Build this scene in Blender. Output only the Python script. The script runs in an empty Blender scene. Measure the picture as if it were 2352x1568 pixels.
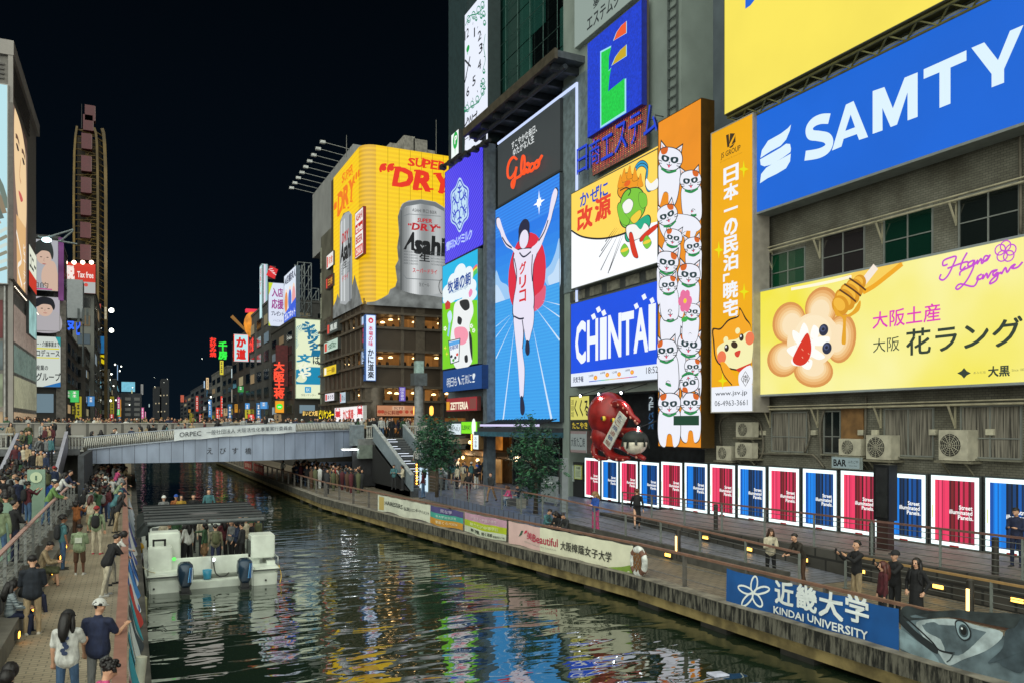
import bpy,bmesh,math,random
import numpy as np
from mathutils import Vector as V,Matrix,noise as mnoise
sc=bpy.context.scene
COL=sc.collection
RND=random.Random(11)
rad=math.radians
# camera, world, exposure
EYE=5.8
HV,UV,F=975.0,301.0,1829.0
TH=math.atan((1176-UV)/F)
S,C=math.sin(TH),math.cos(TH)
cam=bpy.data.cameras.new('camera')
cam.sensor_width=36.0
cam.lens=36.0*F/2352.0
cam.shift_y=(HV-784.0)/2352.0
cam.clip_start,cam.clip_end=0.1,3000
cam_o=bpy.data.objects.new('camera',cam)
COL.objects.link(cam_o)
cam_o.location=(0,0,EYE)
cam_o.rotation_euler=(rad(90),0,-TH)
sc.camera=cam_o
sc.view_settings.view_transform='Standard'
sc.view_settings.look='None'
sc.view_settings.exposure=0.0
sc.view_settings.gamma=1.0
try:
 sc.cycles.use_denoising=True
 sc.cycles.sample_clamp_indirect=6.0
 sc.cycles.sample_clamp_direct=0.0
 sc.cycles.max_bounces=6
 sc.cycles.diffuse_bounces=3
 sc.cycles.glossy_bounces=3
 sc.cycles.transparent_max_bounces=8
except Exception:
 pass
def lin(h):
 h=h.lstrip('#')
 out=[]
 for i in(0,2,4):
  c=int(h[i:i+2],16)/255.0
  out.append(c/12.92 if c<=0.04045 else((c+0.055)/1.055)**2.4)
 return out
FILL_GLOW=2.5  # added fill light: bright sky lobe behind the camera for the unseen city
def make_world():
 w=bpy.data.worlds.new('World')
 sc.world=w
 w.use_nodes=True
 nt=w.node_tree
 nt.nodes.clear()
 N=nt.nodes.new
 out=N('ShaderNodeOutputWorld');bg=N('ShaderNodeBackground')
 tc=N('ShaderNodeTexCoord');sep=N('ShaderNodeSeparateXYZ')
 nt.links.new(tc.outputs['Generated'],sep.inputs[0])
 ramp=N('ShaderNodeValToRGB')
 nt.links.new(sep.outputs['Z'],ramp.inputs[0])
 e=ramp.color_ramp.elements
 e[0].position=0.0;e[0].color=(.0030,.0070,.0125,1)
 e[1].position=0.62;e[1].color=(.0004,.0011,.0018,1)
 m=ramp.color_ramp.elements.new(0.2);m.color=(.0014,.0036,.0070,1)
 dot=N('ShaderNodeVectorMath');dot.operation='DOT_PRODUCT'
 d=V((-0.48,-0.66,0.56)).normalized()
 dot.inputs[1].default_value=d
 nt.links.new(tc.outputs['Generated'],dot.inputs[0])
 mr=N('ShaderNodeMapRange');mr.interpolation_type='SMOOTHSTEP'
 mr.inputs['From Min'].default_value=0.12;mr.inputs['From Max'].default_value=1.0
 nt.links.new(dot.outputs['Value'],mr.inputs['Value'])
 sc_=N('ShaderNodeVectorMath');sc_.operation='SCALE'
 sc_.inputs[0].default_value=(FILL_GLOW*.95,FILL_GLOW*.98,FILL_GLOW*.86)
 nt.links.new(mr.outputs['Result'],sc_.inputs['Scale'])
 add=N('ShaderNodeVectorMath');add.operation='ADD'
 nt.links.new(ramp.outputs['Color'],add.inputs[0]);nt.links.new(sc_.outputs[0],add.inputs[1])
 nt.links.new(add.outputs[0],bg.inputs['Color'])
 bg.inputs['Strength'].default_value=1.0
 nt.links.new(bg.outputs[0],out.inputs[0])
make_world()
# where a pixel's ray meets a plane
def wall(X0,u,v=HV):
 z=X0*F/(C*(u-UV));return V((X0,(z-X0*S)/C,EYE+(HV-v)*z/F))
def face(Y0,u,v=HV):
 k=C*(u-UV)/F;z=Y0*C/(1-k*S);return V((k*z,Y0,EYE+(HV-v)*z/F))
def ground(Z0,u,v):
 z=F*(EYE-Z0)/(v-HV);X=z*C*(u-UV)/F;return V((X,(z-X*S)/C,Z0))
def screen_u(p):
 z=p[0]*S+p[1]*C
 return UV+F*p[0]/(C*z)
 # materials
MATS={}
def pm(h,rough=.6,metal=0.,noise=.18,scale=3.,bump=0.,spec=.5,h2=None,coord='Object',stretch=(1,1,1)):
 """painted or mineral surface with a little uneven colour"""
 key=('p',h,rough,metal,noise,scale,bump,h2,stretch,spec)
 if key in MATS:return MATS[key]
 m=bpy.data.materials.new('surface_'+h.strip('#'));m.use_nodes=True
 nt=m.node_tree;b=nt.nodes['Principled BSDF']
 b.inputs['Roughness'].default_value=rough;b.inputs['Metallic'].default_value=metal
 b.inputs['Specular IOR Level'].default_value=spec
 c=lin(h)
 if noise>0:
  tc=nt.nodes.new('ShaderNodeTexCoord');mp=nt.nodes.new('ShaderNodeMapping');mp.inputs['Scale'].default_value=stretch
  n=nt.nodes.new('ShaderNodeTexNoise');n.inputs['Scale'].default_value=scale;n.inputs['Detail'].default_value=6
  nt.links.new(tc.outputs[coord],mp.inputs[0]);nt.links.new(mp.outputs[0],n.inputs['Vector'])
  r=nt.nodes.new('ShaderNodeValToRGB')
  a=[x*(1-noise*1.6)for x in c];z=[min(1,x*(1+noise))for x in c]
  if h2:a=lin(h2)
  r.color_ramp.elements[0].position=.34;r.color_ramp.elements[1].position=.64
  r.color_ramp.elements[0].color=(*[max(0,x)for x in a],1);r.color_ramp.elements[1].color=(*z,1)
  nt.links.new(n.outputs['Fac'],r.inputs[0]);nt.links.new(r.outputs[0],b.inputs['Base Color'])
  if bump:
   bp=nt.nodes.new('ShaderNodeBump');bp.inputs['Strength'].default_value=bump;bp.inputs['Distance'].default_value=.02
   nt.links.new(n.outputs['Fac'],bp.inputs['Height']);nt.links.new(bp.outputs[0],b.inputs['Normal'])
 else:
  b.inputs['Base Color'].default_value=(*c,1)
 MATS[key]=m;return m
def em(h,s=1.,sample=True,var=0.,scale=.4,h2=None):
 """a surface that gives off light (lit sign face, lamp, window)"""
 key=('e',h,s,sample,var,scale,h2)
 if key in MATS:return MATS[key]
 m=bpy.data.materials.new('lit_'+h.strip('#'));m.use_nodes=True
 nt=m.node_tree;b=nt.nodes['Principled BSDF']
 c=lin(h)
 b.inputs['Base Color'].default_value=(.02,.02,.02,1);b.inputs['Roughness'].default_value=.5
 b.inputs['Specular IOR Level'].default_value=.1
 b.inputs['Emission Color'].default_value=(*c,1);b.inputs['Emission Strength'].default_value=s
 if var or h2:
  tc=nt.nodes.new('ShaderNodeTexCoord');n=nt.nodes.new('ShaderNodeTexNoise');n.inputs['Scale'].default_value=scale
  n.inputs['Detail'].default_value=3
  nt.links.new(tc.outputs['Object'],n.inputs['Vector'])
  r=nt.nodes.new('ShaderNodeValToRGB')
  r.color_ramp.elements[0].position=.32;r.color_ramp.elements[1].position=.66
  a=lin(h2)if h2 else[x*(1-var)for x in c]
  r.color_ramp.elements[0].color=(*a,1);r.color_ramp.elements[1].color=(*c,1)
  nt.links.new(n.outputs['Fac'],r.inputs[0]);nt.links.new(r.outputs[0],b.inputs['Emission Color'])
 if not sample:m.cycles.emission_sampling='NONE'
 MATS[key]=m;return m
def em_lines(h1,h2,pitch,s=1.,axis=2,width=.5,slope=0.,sample=True):
 """rows of light tubes or diodes: two alternating lit colours"""
 key=('w',h1,h2,pitch,s,axis,width,slope)
 if key in MATS:return MATS[key]
 m=bpy.data.materials.new('tubes_'+h1.strip('#'));m.use_nodes=True
 nt=m.node_tree;b=nt.nodes['Principled BSDF']
 b.inputs['Base Color'].default_value=(.02,.02,.02,1);b.inputs['Emission Strength'].default_value=s
 tc=nt.nodes.new('ShaderNodeTexCoord');sep=nt.nodes.new('ShaderNodeSeparateXYZ')
 nt.links.new(tc.outputs['Object'],sep.inputs[0])
 a=nt.nodes.new('ShaderNodeMath');a.operation='MULTIPLY_ADD';a.inputs[1].default_value=slope
 nt.links.new(sep.outputs[1 if axis==2 else 2],a.inputs[0]);nt.links.new(sep.outputs[axis],a.inputs[2])
 mu=nt.nodes.new('ShaderNodeMath');mu.operation='MULTIPLY';mu.inputs[1].default_value=1/pitch
 nt.links.new(a.outputs[0],mu.inputs[0])
 fr=nt.nodes.new('ShaderNodeMath');fr.operation='PINGPONG';fr.inputs[1].default_value=.5
 nt.links.new(mu.outputs[0],fr.inputs[0])
 r=nt.nodes.new('ShaderNodeValToRGB');r.color_ramp.elements[0].position=width*.5-.08;r.color_ramp.elements[1].position=width*.5+.08
 r.color_ramp.elements[0].color=(*lin(h1),1);r.color_ramp.elements[1].color=(*lin(h2),1)
 nt.links.new(fr.outputs[0],r.inputs[0]);nt.links.new(r.outputs[0],b.inputs['Emission Color'])
 if not sample:m.cycles.emission_sampling='NONE'
 MATS[key]=m;return m
def glass_mat(h='#20262a',rough=.04,alpha=.35):
 key=('g',h,rough,alpha)
 if key in MATS:return MATS[key]
 m=bpy.data.materials.new('glass_'+h.strip('#'));m.use_nodes=True
 nt=m.node_tree;b=nt.nodes['Principled BSDF']
 b.inputs['Base Color'].default_value=(*lin(h),1);b.inputs['Roughness'].default_value=rough
 b.inputs['Specular IOR Level'].default_value=.8;b.inputs['Alpha'].default_value=alpha
 MATS[key]=m;return m
def brick_mat(h1,h2,mortar,sx,sz,rough=.8,plane='YZ',stain=.5):
 key=('b',h1,sx,sz,plane)
 if key in MATS:return MATS[key]
 m=bpy.data.materials.new('tiles_'+h1.strip('#'));m.use_nodes=True
 nt=m.node_tree;b=nt.nodes['Principled BSDF'];b.inputs['Roughness'].default_value=rough
 tc=nt.nodes.new('ShaderNodeTexCoord');sep=nt.nodes.new('ShaderNodeSeparateXYZ');cb=nt.nodes.new('ShaderNodeCombineXYZ')
 nt.links.new(tc.outputs['Object'],sep.inputs[0])
 a,c={'YZ':(1,2),'XZ':(0,2),'XY':(0,1)}[plane]
 nt.links.new(sep.outputs[a],cb.inputs[0]);nt.links.new(sep.outputs[c],cb.inputs[1])
 br=nt.nodes.new('ShaderNodeTexBrick');br.inputs['Scale'].default_value=1
 br.inputs['Brick Width'].default_value=sx;br.inputs['Row Height'].default_value=sz
 br.inputs['Mortar Size'].default_value=min(sx,sz)*.09
 br.inputs['Color1'].default_value=(*lin(h1),1);br.inputs['Color2'].default_value=(*lin(h2),1);br.inputs['Mortar'].default_value=(*lin(mortar),1)
 nt.links.new(cb.outputs[0],br.inputs['Vector'])
 n=nt.nodes.new('ShaderNodeTexNoise');n.inputs['Scale'].default_value=.7;n.inputs['Detail'].default_value=7
 nt.links.new(tc.outputs['Object'],n.inputs['Vector'])
 r=nt.nodes.new('ShaderNodeValToRGB');r.color_ramp.elements[0].position=.35;r.color_ramp.elements[1].position=.62
 r.color_ramp.elements[0].color=(1-stain,1-stain*1.05,1-stain*1.15,1);r.color_ramp.elements[1].color=(1,1,1,1)
 nt.links.new(n.outputs['Fac'],r.inputs[0])
 mx=nt.nodes.new('ShaderNodeMix');mx.data_type='RGBA';mx.blend_type='MULTIPLY';mx.inputs['Factor'].default_value=1
 nt.links.new(br.outputs['Color'],mx.inputs['A']);nt.links.new(r.outputs[0],mx.inputs['B'])
 nt.links.new(mx.outputs['Result'],b.inputs['Base Color'])
 bp=nt.nodes.new('ShaderNodeBump');bp.inputs['Strength'].default_value=.35;bp.inputs['Distance'].default_value=.01;bp.invert=True
 nt.links.new(br.outputs['Fac'],bp.inputs['Height']);nt.links.new(bp.outputs[0],b.inputs['Normal'])
 MATS[key]=m;return m
 # mesh building
WO={}
def tag(o,label=None,cat=None,group=None,kind=None):
 if label:o['label']=label
 if cat:o['category']=cat
 if group:o['group']=group
 if kind:o['kind']=kind
 return o
def thing(name,label,cat,loc=(0,0,0),group=None):
 o=bpy.data.objects.new(name,None);COL.objects.link(o);o.empty_display_size=.2
 o.location=loc;WO[o.name]=V(loc)
 return tag(o,label,cat,group)
class MB:
 def __init__(s):s.v=[];s.f=[];s.m=[];s.mats=[];s.smooth=[]
 def mi(s,mat):
  if mat not in s.mats:s.mats.append(mat)
  return s.mats.index(mat)
 def add(s,vs,fs,mat,smooth=False):
  b=len(s.v);k=s.mi(mat)
  s.v.extend([tuple(x)for x in vs])
  for f in fs:s.f.append([b+i for i in f]);s.m.append(k);s.smooth.append(smooth)
  return s
 def box(s,a,b,mat):
  (x0,y0,z0),(x1,y1,z1)=tuple(min(p,q)for p,q in zip(a,b)),tuple(max(p,q)for p,q in zip(a,b))
  vs=[(x0,y0,z0),(x1,y0,z0),(x1,y1,z0),(x0,y1,z0),(x0,y0,z1),(x1,y0,z1),(x1,y1,z1),(x0,y1,z1)]
  return s.add(vs,[(0,3,2,1),(4,5,6,7),(0,1,5,4),(1,2,6,5),(2,3,7,6),(3,0,4,7)],mat)
 def hexa(s,vs,mat):
  return s.add(vs,[(0,3,2,1),(4,5,6,7),(0,1,5,4),(1,2,6,5),(2,3,7,6),(3,0,4,7)],mat)
 def bar(s,p,q,w,h,mat,up=(0,0,1)):
  """rectangular bar from p to q, w across, h along up"""
  p,q=V(p),V(q);d=(q-p)
  if d.length<1e-6:return s
  d.normalize();up=V(up)
  if abs(d.dot(up))>.98:up=V((1,0,0))
  a=d.cross(up).normalized()*w/2;b=a.cross(d).normalized()*h/2
  return s.hexa([p-a-b,p+a-b,q+a-b,q-a-b,p-a+b,p+a+b,q+a+b,q-a+b],mat)
 def cyl(s,p,q,r0,r1=None,n=10,mat=None,cap=True):
  p,q=V(p),V(q);r1=r0 if r1 is None else r1
  d=(q-p).normalized();up=V((0,0,1))if abs(d.z)<.95 else V((1,0,0))
  a=d.cross(up).normalized();b=a.cross(d)
  vs=[]
  for k in range(n):
   t=2*math.pi*k/n;o=a*math.cos(t)+b*math.sin(t)
   vs+=[p+o*r0,q+o*r1]
  fs=[(2*k,2*((k+1)%n),2*((k+1)%n)+1,2*k+1)for k in range(n)]
  s.add(vs,fs,mat,True)
  if cap:
   s.add([vs[2*k]for k in range(n)],[tuple(reversed(range(n)))],mat);s.add([vs[2*k+1]for k in range(n)],[tuple(range(n))],mat)
  return s
 def tube(s,pts,r,mat,n=6,rs=None):
  pts=[V(p)for p in pts];m=len(pts);rings=[]
  a=None
  for i,p in enumerate(pts):
   d=(pts[min(i+1,m-1)]-pts[max(i-1,0)]).normalized()
   if a is None:
    up=V((0,0,1))if abs(d.z)<.9 else V((1,0,0));a=d.cross(up).normalized()
   else:
    a=(a-d*a.dot(d)).normalized()
   b=d.cross(a);rr=rs[i]if rs else r
   rings.append([p+a*math.cos(2*math.pi*k/n)*rr+b*math.sin(2*math.pi*k/n)*rr for k in range(n)])
  vs=[x for ring in rings for x in ring]
  fs=[(i*n+k,i*n+(k+1)%n,(i+1)*n+(k+1)%n,(i+1)*n+k)for i in range(m-1)for k in range(n)]
  fs+=[tuple(reversed(range(n))),tuple((m-1)*n+k for k in range(n))]
  return s.add(vs,fs,mat,True)
 def ell(s,c,r,mat,nu=12,nv=8,rot=None):
  c=V(c);r=(r,r,r)if not hasattr(r,'__len__')else r
  vs=[];fs=[]
  for j in range(nv+1):
   t=math.pi*j/nv
   for i in range(nu):
    p=2*math.pi*i/nu
    q=V((r[0]*math.sin(t)*math.cos(p),r[1]*math.sin(t)*math.sin(p),r[2]*math.cos(t)))
    vs.append(c+(rot@q if rot else q))
  for j in range(nv):
   for i in range(nu):
    fs.append((j*nu+i,(j+1)*nu+i,(j+1)*nu+(i+1)%nu,j*nu+(i+1)%nu))
  return s.add(vs,fs,mat,True)
 def lathe(s,prof,c,mat,n=14):
  c=V(c);vs=[];m=len(prof)
  for r,z in prof:
   for k in range(n):
    t=2*math.pi*k/n;vs.append(c+V((r*math.cos(t),r*math.sin(t),z)))
  fs=[(i*n+k,i*n+(k+1)%n,(i+1)*n+(k+1)%n,(i+1)*n+k)for i in range(m-1)for k in range(n)]
  return s.add(vs,fs,mat,True)
 def prism(s,pts,ext,mat):
  """closed 3D outline pushed along ext"""
  pts=[V(p)for p in pts];n=len(pts);e=V(ext)
  vs=pts+[p+e for p in pts]
  return s.add(vs,[tuple(reversed(range(n))),tuple(range(n,2*n))]+[(k,(k+1)%n,n+(k+1)%n,n+k)for k in range(n)],mat)
 def build(s,name,parent=None,origin=None,label=None,cat=None,group=None,kind=None,bev=0.):
  if parent is not None:o0=WO[parent.name]
  else:o0=V(origin)if origin is not None else(V((sum(x[i]for x in s.v)/len(s.v)if i<2 else min(x[2]for x in s.v)for i in range(3)))if s.v else V((0,0,0)))
  me=bpy.data.meshes.new(name)
  me.from_pydata([(x[0]-o0.x,x[1]-o0.y,x[2]-o0.z)for x in s.v],[],s.f)
  for m in s.mats:me.materials.append(m)
  me.polygons.foreach_set('material_index',s.m);me.polygons.foreach_set('use_smooth',s.smooth)
  me.update()
  bm=bmesh.new();bm.from_mesh(me);good=[];seen=set()
  for f0 in bm.faces:
   if f0.index in seen:continue
   st,isl,ok=[f0],[],True;seen.add(f0.index)
   while st:
    f=st.pop();isl.append(f)
    for e in f.edges:
     if len(e.link_faces)!=2:ok=False
     for g in e.link_faces:
      if g.index not in seen:seen.add(g.index);st.append(g)
   if ok:good+=isl
  bmesh.ops.recalc_face_normals(bm,faces=good)
  if bev:bmesh.ops.bevel(bm,geom=[e for e in bm.edges if e.calc_face_angle(0)>.5],offset=bev,segments=2,affect='EDGES')
  bm.to_mesh(me);bm.free()
  o=bpy.data.objects.new(name,me);COL.objects.link(o)
  WO[o.name]=o0
  if parent is not None:o.parent=parent
  else:o.location=o0
  return tag(o,label,cat,group,kind)
def dup(o,loc=None,parent=None,name=None):
 c=o.copy();COL.objects.link(c)
 if parent is not None:c.parent=parent
 if loc is not None:c.location=loc
 for ch in list(o.children):dup(ch,None,c)
 return c
 # lettering and flat artwork
TXT={}
def text_mesh(body,bold=0.):
 key=body
 if key not in TXT:
  c=bpy.data.curves.new('t','FONT');c.body=body;c.resolution_u=2
  o=bpy.data.objects.new('t',c);COL.objects.link(o)
  dg=bpy.context.evaluated_depsgraph_get();ev=o.evaluated_get(dg);me=ev.to_mesh()
  vs=[(x.co.x,x.co.y)for x in me.vertices];fs=[tuple(p.vertices)for p in me.polygons]
  ev.to_mesh_clear();bpy.data.objects.remove(o);bpy.data.curves.remove(c)
  if not vs:vs,fs=[(0,0),(1,0),(1,1),(0,1)],[(0,1,2,3)]
  x0=min(v[0]for v in vs);x1=max(v[0]for v in vs);y0=min(v[1]for v in vs);y1=max(v[1]for v in vs)
  TXT[key]=([((x-x0)/max(1e-6,x1-x0),(y-y0)/max(1e-6,y1-y0))for x,y in vs],fs,max(.05,x1-x0),max(.05,y1-y0))
 return TXT[key][:2]
def smooth_pts(pts,n=5,closed=False):
 out=[];m=len(pts)
 rng=range(m)if closed else range(m-1)
 g=(lambda i:pts[i%m])if closed else(lambda i:pts[max(0,min(m-1,i))])
 for i in rng:
  p0,p1,p2,p3=g(i-1),g(i),g(i+1),g(i+2)
  for k in range(n):
   t=k/n
   out.append(tuple(.5*(2*b+(c-a)*t+(2*a-5*b+4*c-d)*t*t+(3*b-a-3*c+d)*t**3)for a,b,c,d in zip(p0,p1,p2,p3)))
 if not closed:out.append(tuple(pts[-1]))
 return out
class Art:
 """flat lit or printed shapes on one plane; x,y in 0..1 from the top left corner, each shape a hair proud of the last"""
 def __init__(s,O,W,Hh,ax,ay=(0,0,-1),n=(-1,0,0),eps=.0022,off=.006,warp=None,z0=None):
  s.O=V(O);s.W=W;s.H=Hh;s.ax=V(ax);s.ay=V(ay);s.n=V(n);s.k=0;s.eps=eps*.4;s.off=off;s.mb=MB();s.warp=warp
 def p(s,x,y,k=None):
  k=s.k if k is None else k
  q=s.O+s.ax*(x*s.W)+s.ay*(y*s.H)+s.n*(s.off+k*s.eps)
  if s.warp:q=q+s.warp(x,y)
  return q
 def poly(s,pts,mat,smooth=False,n=5):
  if smooth:pts=smooth_pts(pts,n,True)
  s.k+=1;s.mb.add([s.p(x,y)for x,y in pts],[tuple(range(len(pts)))],mat);return s
 def rect(s,x0,y0,x1,y1,mat):return s.poly([(x0,y0),(x1,y0),(x1,y1),(x0,y1)],mat)
 def grid(s,x0,y0,x1,y1,nx,ny,mat):
  s.k+=1
  vs=[s.p(x0+(x1-x0)*i/nx,y0+(y1-y0)*j/ny)for j in range(ny+1)for i in range(nx+1)]
  s.mb.add(vs,[(j*(nx+1)+i,j*(nx+1)+i+1,(j+1)*(nx+1)+i+1,(j+1)*(nx+1)+i)for j in range(ny)for i in range(nx)],mat,True)
  if s.warp:s.k+=3
  return s
 def ell(s,cx,cy,rx,ry,mat,rot=0,n=24,a0=0,a1=360):
  """radii in fractions of the WIDTH"""
  a=s.W/s.H;cr,sr=math.cos(rad(rot)),math.sin(rad(rot));pts=[]
  full=(a1-a0)>=360
  for k in range(n if full else n+1):
   t=rad(a0+(a1-a0)*k/n);x,y=rx*math.cos(t),ry*math.sin(t)
   pts.append((cx+x*cr-y*sr,cy+(x*sr+y*cr)*a))
  return s.poly(pts,mat)
 def ring(s,cx,cy,rx,ry,wd,mat,n=28,rot=0):
  a=s.W/s.H;cr,sr=math.cos(rad(rot)),math.sin(rad(rot))
  pts=[]
  for k in range(n):
   t=2*math.pi*k/n;x,y=rx*math.cos(t),ry*math.sin(t)
   pts.append((cx+x*cr-y*sr,cy+(x*sr+y*cr)*a))
  return s.stroke(pts,wd,mat,closed=True)
 def stroke(s,pts,wd,mat,closed=False,smooth=False,n=5,taper=False):
  if smooth:pts=smooth_pts(pts,n,closed)
  s.k+=1;a=s.W/s.H;m=len(pts);q=[(x,y/a)for x,y in pts];L=[];Rr=[]
  for i in range(m):
   p0=q[(i-1)%m]if closed else q[max(0,i-1)];p1=q[(i+1)%m]if closed else q[min(m-1,i+1)]
   dx,dy=p1[0]-p0[0],p1[1]-p0[1];l=math.hypot(dx,dy)or 1;h=wd/2
   if taper:h*=max(.12,1-i/(m-1))
   nx,ny=-dy/l*h,dx/l*h
   L.append((q[i][0]+nx,(q[i][1]+ny)*a));Rr.append((q[i][0]-nx,(q[i][1]-ny)*a))
  vs=[s.p(*z)for z in L]+[s.p(*z)for z in Rr]
  rng=range(m)if closed else range(m-1)
  s.mb.add(vs,[(i,(i+1)%m,m+(i+1)%m,m+i)for i in rng],mat);return s
 def text(s,body,x,y,w,h,mat,bold=.0,shear=0.,slope=0.):
  vs,fs=text_mesh(body);ew,eh=TXT[body][2:];q=max(0,bold)*.9;dx,dy=min(.09,q/ew)*w,min(.06,q/eh)*h
  for ox,oy in(((0,0),)if bold<=0 else((-1,-1),(1,-1),(-1,1),(1,1),(0,0))):
   s.k+=1
   s.mb.add([s.p(x+ox*dx+dx*(1-2*a)*0+(a+shear*(b-.5)*(h*s.H)/(w*s.W))*w,y+oy*dy+(1-b)*h+slope*a)for a,b in vs],fs,mat)
  return s
 def vtext(s,body,x,y,w,h,mat,bold=.02,gap=.1):
  n=len(body);c=h/n
  for i,ch in enumerate(body):
   if ch==' ':continue
   if ch in 'ー一':s.rect(x+w*(.44 if ch=='ー' else 0),y+i*c+(.08*c if ch=='ー' else .42*c),x+w*(.58 if ch=='ー' else 1),y+i*c+(.9*c if ch=='ー' else .56*c),mat);continue
   if ch in '「」':
    f=(lambda px:x+w*px);g=(lambda py:y+c*(i+py))
    if ch=='「':s.poly([(f(-.05),g(.55)),(f(-.05),g(.98)),(f(.08),g(.98)),(f(.08),g(.68)),(f(.42),g(.68)),(f(.42),g(.55))],mat)
    else:s.poly([(f(1.02),g(-.0)),(f(1.02),g(.45)),(f(.58),g(.45)),(f(.58),g(.33)),(f(.9),g(.33)),(f(.9),g(-.0))],mat)
    continue
   k=1.0 if ch not in 'のつにしはかさくり' else .92
   s.text(ch,x+w*(1-k)/2,y+i*c+c*gap/2,w*k,c*(1-gap),mat,bold)
  return s
 def build(s,name,parent,label=None):return s.mb.build(name,parent,label=label)
class Sign:
 """a billboard: housing box as the thing, the lit face and its artwork as a part"""
 def __init__(s,name,label,cat,O,W,Hh,ax,n,depth=.4,frame='#3a3c3e',rim=.06,group=None,rimh=None,proud=.012):
  ax,n=V(ax),V(n);O=V(O);dn=V((0,0,-1))
  mb=MB();fm=pm(frame,.5,.2,.1)
  def P(x,y,d):return O+ax*x+dn*y+n*d
  r=rim
  mb.hexa([P(-r,Hh+r,-depth),P(W+r,Hh+r,-depth),P(W+r,Hh+r,0),P(-r,Hh+r,0),P(-r,-r,-depth),P(W+r,-r,-depth),P(W+r,-r,0),P(-r,-r,0)],fm)
  s.root=mb.build(name,None,P(W/2,Hh,-depth/2),label,cat,group)
  if rim>.02:
   fr=MB();rm=pm(rimh or frame,.4,.3,.05);q=.03
   for a,b in(((-r,-r),(W+r,0)),((-r,Hh),(W+r,Hh+r)),((-r,0),(0,Hh)),((W,0),(W+r,Hh))):
    fr.hexa([P(a[0],b[1],.003),P(b[0],b[1],.003),P(b[0],b[1],q),P(a[0],b[1],q),P(a[0],a[1],.003),P(b[0],a[1],.003),P(b[0],a[1],q),P(a[0],a[1],q)],rm)
   fr.build('frame',s.root)
  s.a=Art(O,W,Hh,ax,dn,n,off=proud)
 def done(s,name='display'):
  s.a.build(name,s.root);return s.root
def wall_sign(X0,uL,uR,vT,vB,*args,**kw):
 """sign on the right bank, facing the canal; vT, vB measured at its left (far) edge"""
 a=wall(X0,uL,vT);b=wall(X0,uR);z=wall(X0,uL,vB)
 return Sign(*args,O=a,W=a.y-b.y,Hh=a.z-z.z,ax=(0,-1,0),n=(-1,0,0),**kw)
def front_sign(Y0,uL,uR,vT,vB,*args,**kw):
 a=face(Y0,uL,vT);b=face(Y0,uR);z=face(Y0,uL,vB)
 return Sign(*args,O=a,W=b.x-a.x,Hh=a.z-z.z,ax=(1,0,0),n=(0,-1,0),**kw)
def left_sign(X0,uL,uR,vT,vB,*args,**kw):
 a=wall(X0,uL,vT);b=wall(X0,uR);z=wall(X0,uL,vB)
 return Sign(*args,O=a,W=b.y-a.y,Hh=a.z-z.z,ax=(0,1,0),n=(1,0,0),**kw)
CR={'d':(0,0,.91875),'c1':(1100,0,3.137),'c2':(1090,350,2.09),'c3':(1400,350,1.96),'c4':(1750,0,2.178),'c5':(1750,560,2.4506),'ca':(750,300,3.136),'c6':(600,600,3.137),'c8':(780,750,3.136),'q6':(940,1000,3.92),'q7':(1400,1080,3.92),'q8':(1780,1100,2.583),'l1':(0,0,2.614),'l2':(0,500,2.614),'l3':(0,1000,4.48),'l4':(0,1300,3.852),'bt':(300,1100,3.92)}
def K(c,x,y):
 a,b,s=CR[c];return((a+x/s)*.91875,(b+y/s)*.91875)
def _P(s,c,pts):
 out=[]
 for x,y in pts:
  u,v=K(c,x,y)
  if abs(s.ax.y)>.5:q=wall(s.O.x,u,v)
  else:q=face(s.O.y,u,v)
  d=q-s.O;out.append((d.dot(s.ax)/s.W,d.dot(s.ay)/s.H))
 return out
Art.P=_P
def _tx(s,c,body,xL,yT,yB,xR,mat,bold=.02,shear=0.,vert=False,slope=0.):
 (x0,y0),(_,y1),(x1,_)=s.P(c,[(xL,yT),(xL,yB),(xR,yT)])
 if vert:return s.vtext(body,x0,y0,x1-x0,y1-y0,mat,bold)
 return s.text(body,x0,y0,x1-x0,y1-y0,mat,bold,shear,slope)
Art.tx=_tx
def _el(s,c,x,y,rx,ry,mat,rot=0,n=24):
 """ellipse centred on a crop pixel, radii in crop pixels at that spot"""
 (a,b),(e,_),(_,g)=s.P(c,[(x,y),(x+rx,y),(x,y+ry)])
 return s.ell(a,b,abs(e-a),abs(g-b)*s.H/s.W,mat,rot,n)
Art.el=_el
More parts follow.
